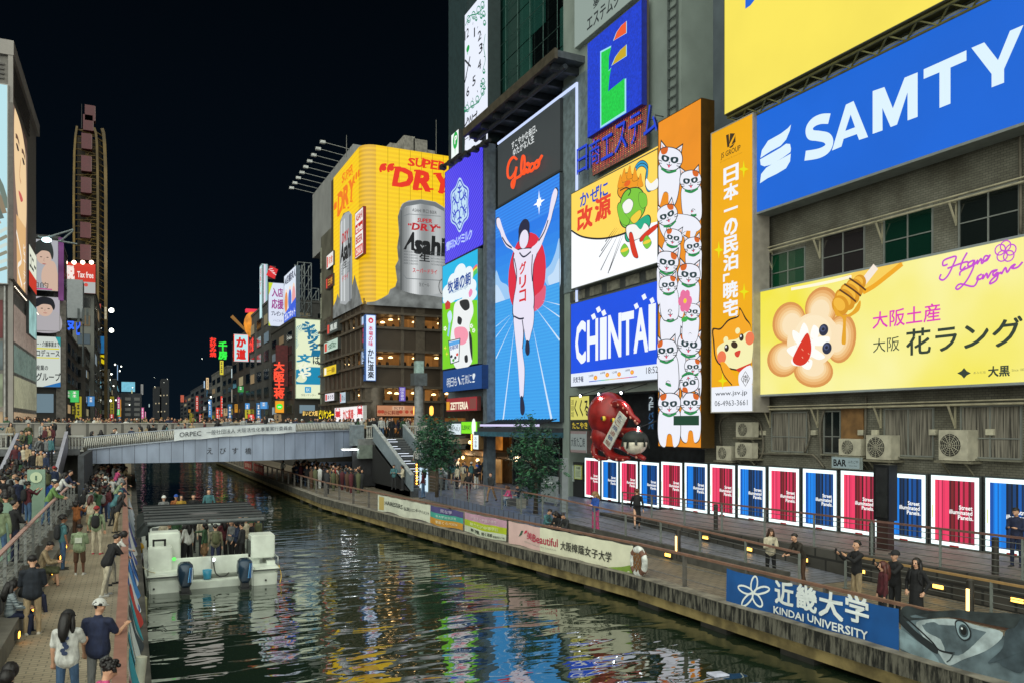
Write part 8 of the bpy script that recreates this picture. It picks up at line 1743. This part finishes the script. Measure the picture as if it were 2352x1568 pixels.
def person(x,y,z,face_deg,pose='stand',top='black',bottom='charcoal',hair='short',outfit='trousers',sleeve='long',h=1.7,skin=0,fem=0,loose=1.0,haircol='#151213',cap=None,shoe='#2a2a2a',label=None,group=None,fine=False,pack=None,where='',place='',turn=None,what=None):
 P=dict(POSES[pose]);P.update(outfit=outfit,sleeve=sleeve,fem=fem,loose=loose)
 if turn is not None:P['turn']=turn
 me,(hb,HM),hands=body((pose,outfit,sleeve,fem,loose,fine,turn),P,fine)
 o=bpy.data.objects.new('person',me);COL.objects.link(o);k=h/1.72;o.location=(x,y,z);o.scale=(k,k,k);o.rotation_euler=(0,0,rad(face_deg))
 if pose.startswith('sit'):o.location.z=z
 cl=lambda c,r=.85:c if not isinstance(c,str)else pm(COLN.get(c,c),r,0,.22,8.,.7,.5,stretch=(1.6,1.6,.7))
 for i,m in enumerate((pm(SKINS[skin],.55,0,.06),cl(top),cl(bottom),pm(shoe,.6),DEFM[4],DEFM[5])):o.material_slots[i].link='OBJECT';o.material_slots[i].material=m
 if hair:
  hm=hair_mesh(hair);ho=bpy.data.objects.new('cap' if hair.startswith('cap')else 'beanie' if hair=='beanie' else 'hair',hm);COL.objects.link(ho);ho.parent=o;M=HM.to_4x4();M.translation=hb;ho.matrix_local=M
  for i,sl in enumerate(ho.material_slots):sl.link='OBJECT';sl.material=pm(haircol,.5,0,.35,26.,.6,stretch=(1,1,.25))if i==0 else pm(COLN.get(cap or 'white',cap or 'white'),.8,0,.06)
 if pack:
  po=bpy.data.objects.new('backpack',backpack_mesh());COL.objects.link(po);po.parent=o;po.material_slots[0].link='OBJECT';po.material_slots[0].material=cl(pack);lean=rad(P.get('lean',0));Mx=Matrix.Translation((0,0,.92))@Matrix.Rotation(-lean,4,'X')@Matrix.Translation((0,0,-.92));po.matrix_local=Mx
 o['category']='person'
 if group:o['group']=group
 hn={'short':'dark-haired','long':'long-haired','bob':'bob-haired','bun':'bun-haired','curly':'curly-haired','cap':'capped','cap_long':'capped long-haired','beanie':'beanie-wearing'}[hair or 'short']
 if haircol not in('#151213','#141213')and hair in('short','long','bob','bun','curly'):hn={'#5a3a22':'brown-haired','#8a6a3a':'fair-haired','#4a1f18':'red-brown-haired','#7a7670':'grey-haired'}.get(haircol,'dark-haired')if hair=='short' else{'#5a3a22':'brown ','#8a6a3a':'fair ','#4a1f18':'red-brown ','#7a7670':'grey '}.get(haircol,'')+hn
 if hair in('cap','cap_long','beanie'):hn=(cap or 'white')+'-'+('beanie' if hair=='beanie' else 'capped')+(' long-haired' if hair=='cap_long' else '')
 if label:o['label']=label
 PEOPLE.append((o,label,hn,top if isinstance(top,str)else 'striped',bottom,pose,outfit,where,place,pack))
 return o,hands
def hand_pt(o,hands,k):
 p,d=hands[k];M=Matrix.LocRotScale(o.location,o.rotation_euler.to_quaternion(),o.scale);return M@p,(M.to_3x3()@d).normalized()
def phone(o,hands,label,k='R',lit=True):
 p,d=hand_pt(o,hands,k);mb=MB();f=Matrix.Rotation(o.rotation_euler.z,3,'Z');c=p+f@V((-.03 if k=='R' else .03,.04,.03));X,Y_,Z_=f@V((1,0,0)),f@V((0,1,.25)).normalized(),f@V((0,-.25,1)).normalized()
 q=lambda a,b,e:c+X*a+Y_*b+Z_*e
 mb.hexa([q(-.038,.0,-.075),q(.038,.0,-.075),q(.038,.009,-.075),q(-.038,.009,-.075),q(-.038,0,.075),q(.038,0,.075),q(.038,.009,.075),q(-.038,.009,.075)],pm('#16181c',.3));r=mb.build('phone',None,label=label,cat='phone')
 if lit:MB().add([q(-.033,-.002,-.068),q(.033,-.002,-.068),q(.033,-.002,.068),q(-.033,-.002,.068)],[(0,1,2,3)],em('#6f9fe8',1.4,False)).build('screen',r)
 return r
def gp(Z0,u,v):return ground(Z0,u,v)
LP,TZ,QZ,PZ=1.1,2.0,.9,1.35
# nearest figures on the left promenade
o,h_=person(-.94,14.9,LP,-8,'phoneR','white','denim blue','cap_long',sleeve='short',fem=1,loose=1.12,cap='black',h=1.66,fine=True,label='woman in black cap and white printed tee holding a phone, nearest the camera',turn=-12);phone(o,h_,'blue-lit phone held by the woman in black cap')
mb=MB();
f=Matrix.Rotation(o.rotation_euler.z,3,'Z');A=Art(o.location+f@V((-.09,-.153,1.34)),.16,.38,f@V((1,0,0)),(0,0,-1),f@V((0,-1,0)),eps=.002,off=.0)
for k in range(7):A.ell(.5+.2*math.sin(k*2.1),.1+.13*k,.3-.03*(k%3),.22,pm('#2c3a58',.8,0,0),k*30,10)
pr=A.mb.build('back_print',None);pr.parent=o;pr.matrix_parent_inverse=Matrix.LocRotScale(o.location,o.rotation_euler.to_quaternion(),o.scale).inverted()
person(-.5,15.1,LP,-22,'phoneR','navy','grey','cap',sleeve='short',loose=1.14,cap='white',h=1.76,fine=True,label='man in white cap and loose navy tee leaning by the brown rail',turn=-18)
person(-.30,11.5,LP,-70,'phone','pink','grey','curly',h=1.66,fine=True,label='dark curly-haired head and pinkish sleeve at the bottom edge by the rail')
person(-1.42,12.0,LP,-20,'phone','charcoal','charcoal','bob',h=1.64,fine=True,label='dark-haired head cut by the bottom left corner of the picture')
person(-2.0,20.8,LP,4,'phone','#1b222c','beige','short',loose=1.16,h=1.76,fine=True,shoe='#b8b4a8',label='man in dark puffer jacket and beige cargo trousers seen from behind')
o,h_=person(-2.44,20.9,LP,-80,'sit2',pm('#a8b4b8',.85,0,.1,7.,h2='#1c3444',stretch=(.15,.15,5.)),'navy','long',h=1.62,fem=1,fine=True,label='woman in striped top sitting on the bench wall behind the beige trousers');
person(-2.42,23.2,LP,-75,'sit','charcoal','navy','short',h=1.68,fine=True,label='person in dark clothes seated between striped top and tan hoodie')
person(-2.40,26.9,LP,-88,'sit','beige','olive','short',outfit='shorts',h=1.76,fine=True,label='seated man in tan hoodie and shorts looking down at his phone')
person(-2.0,29.7,LP,-70,'stand2','teal','denim blue','curly',sleeve='short',skin=3,pack='charcoal',h=1.76,fine=True,label='man in teal shirt and jeans with small black backpack by the bench')
o,h_=person(-1.46,28.4,LP,-10,'phone','sage','brown','short',outfit='shorts',skin=4,loose=1.2,h=1.58,shoe='#b8b8b0',fine=True,label='person in pale grey-green jacket with white back patch and bare legs')
f=Matrix.Rotation(o.rotation_euler.z,3,'Z');q=lambda a,b,c:o.location+f@V((a,b,c));pt=MB().hexa([q(-.1,-.155,1.02),q(.1,-.155,1.02),q(.1,-.10,1.02),q(-.1,-.10,1.02),q(-.1,-.155,1.18),q(.1,-.155,1.18),q(.1,-.10,1.18),q(-.1,-.10,1.18)],pm('#c0c8b8',.8)).build('back_patch',None);pt.parent=o;pt.matrix_parent_inverse=Matrix.LocRotScale(o.location,o.rotation_euler.to_quaternion(),o.scale).inverted()
person(-.60,24.6,LP,-62,'lean','black','cream','short',h=1.72,loose=1.1,shoe='#b8b8b0',fine=True,label='person in black hoodie and pale trousers leaning on the brown rail')
f=Matrix.Rotation(rad(-62),3,'Z')
person(-.52,26.2,LP,-75,'lean2','white','cream','bob',fem=1,h=1.64,fine=True,label='person in white jacket leaning on the rail just past the black hoodie')
person(-1.13,32.7,LP,-12,'stand2','sage','cream','cap',cap='red',pack='black',sleeve='long',h=1.74,shoe='#a83040',fine=True,label='person in red cap and sage shirt with black backpack');
person(-2.0,37.0,LP,-35,'photo','orange-brown','brown','bob',outfit='wide',fem=1,h=1.64,label='woman in rust-brown jacket photographing beside the terrace rail')
person(-1.6,39.4,LP,-20,'phone','cream','beige','long',haircol='#4a1f18',outfit='skirt',fem=1,h=1.62,label='red-brown-haired woman in cream top and short skirt on the promenade')
rp=random.Random(5)
TOPS=['black','charcoal','navy','dark blue','grey','light grey','white','olive','brown','maroon','beige','black','teal','charcoal','cream','green','black']
for k,(u,v,top,hr,pz)in enumerate(((262,1222,'black','long','lean'),(270,1205,'teal','cap','lean2'),(252,1190,'maroon','bob','stand2'),(266,1180,'navy','short','lean'),(272,1168,'sage','beanie','lean2'),(250,1160,'bright green','short','stand'),(262,1152,'charcoal','short','lean'),(272,1143,'light grey','bob','lean2'),(268,1132,'pink','short','lean'),(274,1122,'beige','short','lean'))):
 p=gp(LP,u,v);person(-.56-.22*(k%3),p.y,LP,-70+rp.uniform(-14,14),pz,top,rp.choice(['charcoal','denim blue','beige','black']),hr,h=rp.uniform(1.58,1.76),skin=rp.randrange(3),cap='grey' if hr=='beanie' else 'teal',where='leaning along the brown canal rail',place='rail')
for k in range(20):
 u,v=182+(k*23)%78,1128+(k*19)%78;p=gp(LP,u,v);person(min(-.75,max(-2.05,p.x)),p.y,LP,rp.uniform(-80,20),rp.choice(['stand','stand2','photo','phone','pockets','walk']),rp.choice(TOPS),rp.choice(['black','charcoal','denim blue','beige','navy']),rp.choice(['short','long','bob','short','cap']),cap=rp.choice(['black','white']),h=rp.uniform(1.56,1.78),skin=rp.randrange(3),fem=k%2,pack=rp.choice([None,None,'black','grey']),where='',place='promenade')
p=gp(LP,198,1178);person(p.x,p.y,LP,-50,'stand','bright blue','charcoal','short',sleeve='short',h=1.6,label='boy in bright blue tee below the terrace rail end')
for k,(u,v,top,bt_,hr,pz)in enumerate(((206,1118,'black','black','short','pockets'),(222,1112,'light grey','black','short','photo'),(238,1120,'charcoal','black','short','stand'),(246,1112,'navy','charcoal','bob','stand2'),(262,1118,'black','navy','short','pockets'),(272,1108,'charcoal','charcoal','short','stand'),(284,1112,'black','black','long','stand2'),(232,1104,'grey','charcoal','short','stand'))):
 p=gp(LP,u,v);person(max(-2.1,p.x),p.y,LP,rp.uniform(-60,60),pz,top,bt_,hr,h=rp.uniform(1.6,1.76),where='in the shade under the bridge ramp',place='under_left')
 # terrace crowd
for(u,v,top,bt_,hr,pz,fd,lab)in((33,1290,'black','navy','short','crossed',-60,'man in black jacket with folded arms behind the terrace rail'),(-2,1300,'sage','denim blue','bob','stand2',10,'person in pale green knit cut by the left picture edge'),(112,1205,'#5f8048','denim blue','short','lean',-90,'woman in moss green shirt leaning over the terrace rail'),(100,1195,'bright blue','navy','cap','lean2',-80,'person in blue leaning beside the moss green shirt'),(134,1170,'white','charcoal','long','lean',-85,'person in white top leaning on the terrace rail'),(150,1160,'navy','charcoal','short','lean',-80,'person in navy leaning at the far terrace rail'),(97,1165,'red','charcoal','bob','stand',-70,'person in red top behind the information pillar')):
 p=gp(TZ,u,v);x=min(p.x,-2.85)if pz.startswith('lean')else p.x;person(x,p.y,TZ,fd,pz,top,bt_,hr,h=1.72,skin=0,label=lab,haircol='#151213')
TC=[(12,1235),(24,1215),(8,1190),(45,1180),(58,1168),(20,1165),(36,1150),(5,1150),(66,1150),(82,1142),(16,1130),(50,1132),(100,1135),(30,1122),(70,1126),(8,1115),(90,1120),(44,1112),(110,1122),(60,1110),(22,1104),(118,1132),(84,1108),(128,1140),(102,1110),(140,1128),(74,1185),(64,1205),(14,1250),(-4,1225),(30,1178),(52,1148),(26,1138),(12,1106),(38,1106),(54,1102),(76,1118),(96,1128),(116,1120),(132,1126),(0,1120),(2,1172),(40,1200)]
for k,(u,v)in enumerate(TC):
 p=gp(TZ,u,v)
 if p.y>48.6:p.y=48.2-(k%4)*.5
 top=rp.choice(TOPS);person(p.x,p.y,TZ,rp.uniform(-110,60),rp.choice(['stand','stand2','pockets','phone','photo','crossed']),top,rp.choice(['black','charcoal','denim blue','navy','beige']),rp.choice(['short','short','long','bob','short','cap','curly']),h=rp.uniform(1.56,1.78),skin=rp.randrange(4),cap=rp.choice(['black','red','white']),fem=k%2,pack=rp.choice([None,None,'black','grey']),where='standing on the crowded left terrace',place='terrace')
for k in range(22):
 row=k%6;yy_=49.9+row*1.25;zz_=2.0+(4.3-2.0)*(int((yy_-49)/8*14)+1)/14;x=-5.9+(k*1.03)%2.0
 person(x,yy_,min(4.3,zz_),rp.uniform(120,220)if k%3 else rp.uniform(-40,40),rp.choice(['stand','stand2','pockets','phone']),rp.choice(TOPS),rp.choice(['black','charcoal','denim blue','navy']),rp.choice(['short','long','bob','short']),h=rp.uniform(1.58,1.76),skin=rp.randrange(3),fem=k%2,where='on the left bridge stairs',place='left_stairs')
for k in range(13):
 x=-13+k*.78;person(x,58.2+rp.uniform(-.6,2.0),4.3,rp.uniform(90,270),rp.choice(['stand','stand2','pockets','photo','point']),rp.choice(TOPS),'charcoal',rp.choice(['short','long','bob']),h=rp.uniform(1.58,1.76),skin=rp.randrange(3),where='on the landing above the left stairs',place='left_landing')
 # bridge ramp and parapet crowd
for k,u in enumerate((212,232,262,275,302,322,341,352,372,384,412,425,441,470,500,520,560,610,655)):
 p=face(63.4,u);zd=g_top(p.x)-.35;person(p.x,63.4,zd,rp.choice([90,-90,170,200,10]),rp.choice(['stand','walk','lean','stand2']),rp.choice(TOPS),'charcoal',rp.choice(['short','long','bob','short']),h=rp.uniform(1.56,1.74),skin=rp.randrange(3),where='walking on the ramp behind the slatted balustrade',place='ramp')
u=-6.;k=0
while u<770:
 p=face(72.7+(k%3)*.55,u);top=rp.choice(TOPS)
 person(p.x,72.7+(k%3)*.55,4.7,rp.uniform(150,230)if rp.random()<.6 else rp.uniform(-60,60),rp.choice(['stand','stand2','photo','lean','stand','phone','arms_up' if k%9==0 else 'stand']),top,'charcoal',rp.choice(['short','short','bob','long','short','cap']),cap=rp.choice(['white','black']),h=rp.uniform(1.56,1.80),skin=rp.randrange(3),haircol=rp.choice(['#151213','#151213','#5a3a22','#151213','#8a6a3a']),where='behind the stone parapet of the bridge',place='parapet');u+=rp.uniform(14,25);k+=1
for k in range(22):
 u=770+k*8.5+rp.uniform(-3,3);yy_=66.5+(k*1.7)%5;p=face(yy_,u);person(p.x,yy_,4.7,rp.uniform(100,260),rp.choice(['stand','stand2','walk','pockets']),rp.choice(TOPS),'charcoal',rp.choice(['short','long','bob']),h=rp.uniform(1.56,1.78),skin=rp.randrange(3),where='at the right bridge head below the lit windows',place='bridge_head')
person(17.8,61.0,4.7,170,'stand','light grey','denim blue','short',h=1.74,label='person in pale jacket at the top of the right stairs');person(18.7,61.2,4.7,190,'stand2','black','black','bob',h=1.68,label='person in black suit at the top of the right stairs');person(17.4,61.8,4.7,150,'pockets','black','charcoal','short',h=1.7,label='person in dark clothes left of the pale jacket atop the stairs')
person(18.5,54.4,1.35+3.35*7/20,185,'walk','light grey','charcoal','short',h=1.7,label='person in pale shirt walking down the lit stairs');person(18.4,51.0,PZ,170,'stand','black','black','short',outfit='coat',h=1.7,label='person in long black coat at the foot of the lit stairs')
def crowd(name,label,spots):
 mb=MB();cols=[pm(COLN[c],.85,0,0)for c in('black','charcoal','navy','grey','white','olive','brown','beige','maroon')];hr=pm('#151213',.6,0,0);sk=pm('#b98a6c',.6,0,0)
 for x,y,z in spots:
  h=rp.uniform(1.55,1.78);m=rp.choice(cols);mb.lathe([(.1,.0),(.13,h*.3),(.17,h*.5),(.2,h*.78),(.09,h*.83),(.05,h*.86)],(x,y,z),m,7);f=rp.random()<.5
  mb.ell((x,y,z+h*.93),(.085,.1,.115),sk,7,6);mb.ell((x,y+(.03 if f else-.03),z+h*.95),(.095,.105,.105),hr,7,6)
 return mb.build(name,None,label=label,cat='crowd',kind='stuff')
sp=[]
for k in range(190):Y_=rp.uniform(74.5,83);sp.append((face(Y_,rp.uniform(-8,800)).x,Y_,4.7))
for k in range(60):Y_=rp.uniform(69,80);sp.append((face(Y_,rp.uniform(800,985)).x,Y_,4.7))
for k in range(70):Y_=rp.uniform(56,76);sp.append((edge_x(Y_)+rp.uniform(.9,4.2),Y_,QZ))
for k in range(26):Y_=rp.uniform(62,80);sp.append((rp.uniform(-2.1,-.5),Y_,LP))
crowd('crowd','dense far crowd filling the bridge deck and the shaded quays behind',sp)
# right plaza and quay
RQ=[(1022,1124,'grey','charcoal','short','lean',60,'person in grey top leaning on the plaza rail beside the first tree',PZ),(1050,1122,'cream','black','bob','stand',100,'bob-haired person in cream top beside the leaning grey top',PZ),(1076,1148,'black','maroon','long','walk',175,'woman in black coat and maroon trousers walking near the plaza rail',PZ),(1094,1122,'black','white','cap','phone',200,'person in black top, white trousers and cap in the plaza',PZ),(1128,1152,'charcoal','tan','short','walk',120,'person in dark top and bare tan legs by the plaza rail post',PZ),(905,1122,'teal','charcoal','short','phone',150,'person in teal jacket below the right stairs',PZ),(925,1124,'cream','charcoal','bob','phone',90,'person in cream jacket right of the teal jacket below the stairs',PZ),(972,1142,'maroon','denim blue','long','stand2',60,'woman in maroon top and jeans at the glowing pillar foot',PZ)]
for u,v,top,bt_,hr,pz,fd,lab,z in RQ:
 p=gp(z,u,v);person(p.x,p.y,z,fd,pz,top,bt_,hr,h=1.7,label=lab,cap='bright blue')
p=gp(PZ,1165,1160);person(p.x+.2,p.y,PZ-.08,90,'sit','pink','denim blue','bob',fem=1,h=1.62,haircol='#5a3a22',label='person in bright pink jacket crouching by the shopping bags');person(p.x+.75,p.y-.1,PZ-.08,110,'sit','navy','teal','short',h=1.7,label='person in navy jacket crouching right of the pink jacket')
MB().box((p.x-.1,p.y-.4,PZ),(p.x+1.1,p.y+.3,PZ+.40),pm('#4c4e50',.8)).build('low_bench',None,label='low dark bench under the pink and navy jackets on the plaza',cat='bench')
for k in range(34):
 u=985+(k*37)%160+rp.uniform(-6,6);v=1098+(k*13)%26;p=gp(PZ,u,v);person(min(p.x,24.0),p.y,PZ,rp.uniform(0,360),rp.choice(['stand','stand2','pockets','phone','walk']),rp.choice(TOPS),rp.choice(['black','charcoal','navy','denim blue','beige','light grey']),rp.choice(['short','long','bob','short','cap']),cap=rp.choice(['white','bright blue']),h=rp.uniform(1.56,1.8),skin=rp.randrange(3),where='in the plaza crowd outside the lit shop',place='plaza')
for k in range(24):
 u=652+(k*29)%205+rp.uniform(-4,4);v=1094+(u-652)*.09+(k*7)%16;p=gp(1.15,u,v);zz_=QZ if p.x<17.6 else PZ;p=gp(zz_,u,v+2);x=max(p.x,edge_x(p.y)+.75);person(x,p.y,zz_,rp.uniform(60,300),rp.choice(['stand','stand2','pockets','phone','lean','photo']),'red' if k==11 else rp.choice(TOPS[:6]+['black','white','teal','charcoal']),rp.choice(['black','charcoal','navy','light grey','denim blue']),rp.choice(['short','long','bob','short']),h=rp.uniform(1.56,1.8),skin=rp.randrange(3),where='on the shaded quay below the right bridge end',place='quay_crowd')
for(u,v,top,hr,fd,lab)in((1252,1230,'teal','short',-150,'man in slate blue shirt sitting on the plaza step'),(1284,1238,'black','long',100,'woman in black hugging her knees on the plaza step'),(1304,1242,'charcoal','short',95,'man in dark jacket on the plaza step beside the woman in black')):
 p=gp(QZ,u,v);person(p.x,p.y,QZ-.05,fd,'sit',top,'charcoal',hr,h=1.72,label=lab);MB().box((p.x-.3,p.y-.3,QZ),(p.x+.3,p.y+.3,QZ+.36),pm('#55564f',.8)).build('stone_block',None,label='low stone block under the '+{'teal':'man in slate blue shirt','black':'woman hugging her knees','charcoal':'man in dark jacket'}[top],cat='seat')
p=gp(1.25,1368,1219);person(p.x,p.y,1.25,100,'phone','bright blue','pink','cap_long',haircol='#8a6a3a',cap='tan',fem=1,pack=None,outfit='wide',h=1.7,label='woman in blue jacket, tan cap and pinkish trousers on the ramp')
p=gp(1.28,1463,1214);person(p.x,p.y,1.28,-30,'walk','black','black','short',haircol='#5a3a22',outfit='coat',pack='black',h=1.74,label='person in long black coat with backpack walking up the ramp')
NQ=[(1770,1330,'cream','black','long','phone',150,1.62,'long-haired woman in cream sweater holding a lit phone','#3a2418'),(1842,1345,'#2a251e','brown','short','lean',80,1.66,'young man in dark brown jacket bent over the quay rail','#151213'),(1968,1392,'black','beige','short','photo',75,1.78,'man in black leather jacket and beige trousers taking a photo','#151213'),(2028,1440,'maroon','charcoal','long','stand',60,1.6,'woman with long red-brown hair behind the blue banner','#4a1f18'),(2056,1425,'black','charcoal','cap','photo',80,1.76,'person in black cap and black jacket raising a phone','#151213'),(2105,1440,'black','black','long','pockets',100,1.68,'woman in black coat with long black hair and bag, right of the cap','#151213')]
for u,v,top,bt_,hr,pz,fd,h2,lab,hc in NQ:
 p=gp(QZ,u,v);o,h_=person(p.x,p.y,QZ,fd,pz,top,bt_,hr,h=h2,fem=1 if 'woman' in lab else 0,label=lab,haircol=hc,fine=True,cap='black',pack='black' if 'bag' in lab else None,outfit='coat' if 'coat' in lab else 'trousers')
 if 'lit phone' in lab:phone(o,h_,'bright phone in the hands of the woman in cream sweater')
 if 'taking a photo' in lab:phone(o,h_,'dark phone raised by the man in leather jacket','R',False)
 if 'raising' in lab:phone(o,h_,'phone raised by the person in black cap','R',False)
p=wall(23.4,2345);person(23.2,p.y,walk_z(p.y),100,'phone','navy','navy','short',h=1.72,label='person in navy on the upper walkway cut by the right picture edge')
# passengers
BD=.4
PB=[(430,35.2,'cream','black','bob','phone',150),(545,36.2,'green','black','short','stand2',20),(640,33.4,'brown','black','long','stand',10),(665,33.0,'white','black','long','stand2',30),(830,33.2,'green','tan','bob','point',70),(935,31.9,'#6a6652','navy','short','stand',0),(810,35.4,'cream','charcoal','short','stand',200),(1010,33.6,'maroon','black','long','stand2',30),(1050,34.6,'black','black','short','stand',150),(1095,33.2,'grey','black','short','stand2',120),(1150,32.9,'dark blue','black','bob','phone',100),(1190,34.5,'black','black','short','stand',80),(1195,32.5,'charcoal','black','short','stand2',60),(1235,33.9,'cream','beige','beanie','stand',180),(1290,33.0,'black','charcoal','cap','stand2',100),(1360,33.6,'olive','black','short','stand',120),(490,34.0,'black','black','short','pockets',90),(700,36.4,'charcoal','black','short','stand',180),(1120,36.6,'black','black','short','stand',180)]
for k,(x,Y,top,bt_,hr,pz,fd)in enumerate(PB):person(bx(x,Y),Y,BD,fd,pz,top,bt_,hr,h=(1.58,1.66,1.62,1.7)[k%4],outfit='skirt' if bt_=='tan' else 'trousers',fem=1 if hr in('long','bob')else 0,cap='green' if hr=='cap' else 'cream',where='aboard the white tour boat under the roof',place='boat',pack='olive' if k==5 else None)
for k,(x,Y,top,hr,cap)in enumerate(((430,40.4,'grey','cap','white'),(550,40.8,'orange-brown','cap','bright blue'),(600,40.5,'mustard','long',None),(720,40.6,'black','short',None),(870,40.2,'teal','short',None))):person(bx(x,Y),Y,.85 if k!=4 else 1.1,180,'stand' if k<4 else 'stand2',top,'black',hr,h=1.66,cap=cap,fem=1 if hr=='long' else 0,label=('passenger in white cap at the bow of the boat','passenger in blue cap at the bow of the boat','long-haired passenger in mustard jacket at the boat bow','dark-haired passenger in black at the boat bow','man in teal shirt standing tallest at the boat bow')[k])
MB().box((.9,39.6,.38),(4.2,42,.85),pm('#5a605c',.7)).build('bow_platform',bt)
# names for the crowd: look first, then whereabouts, then order
def finish_labels():
 base={}
 BTN=lambda b:b if b in COLN else 'dark'
 for t in PEOPLE:
  o,label,hn,top,bottom,pose,outfit,where,place,pack=t
  if label:continue
  pk={'phone':' looking down','photo':' taking photos','phoneR':' with a phone','crossed':' with folded arms','pockets':'','walk':' walking','lean':' bent forward','lean2':' bent forward','point':' pointing','arms_up':' with raised arms','sit':' seated'}.get(pose,'')
  tn=top if top in COLN else 'khaki'
  w={'promenade':'on the left promenade','rail':'at the canal rail','under_left':'in shade under the bridge','terrace':'on the left terrace','left_stairs':'on the left stairs','left_landing':'on the left landing','ramp':'behind the slatted balustrade','parapet':'behind the stone parapet','bridge_head':'at the right bridge head','plaza':'in the plaza crowd','quay_crowd':'on the quay near the bridge','boat':'aboard the boat'}[place]
  base.setdefault((place,'%s person in %s%s %s'%(hn,tn,pk,w)),[]).append((screen_u(o.location),o))
  o['group']={'promenade':'people on the left promenade','rail':'people along the left canal rail','under_left':'people under the bridge','terrace':'people on the left terrace','left_stairs':'people on the left stairs','left_landing':'people on the left landing','ramp':'people on the bridge ramp','parapet':'people behind the parapet','bridge_head':'people at the bridge head','plaza':'people on the plaza','quay_crowd':'people on the quay','boat':'boat passengers'}[place]
 ordn=['first','second','third','fourth','fifth','sixth','seventh','eighth','ninth','tenth','eleventh','twelfth']
 num={2:'two',3:'three',4:'four',5:'five',6:'six',7:'seven',8:'eight',9:'nine',10:'ten'}
 for(pl,s),L in base.items():
  L.sort(key=lambda q:q[0])
  for i,(u,o)in enumerate(L):o['label']=s if len(L)==1 else '%s, %s from left'%(s,ordn[min(i,11)])
finish_labels()
print('PEOPLE',len(PEOPLE),'OBJECTS',len(sc.objects))
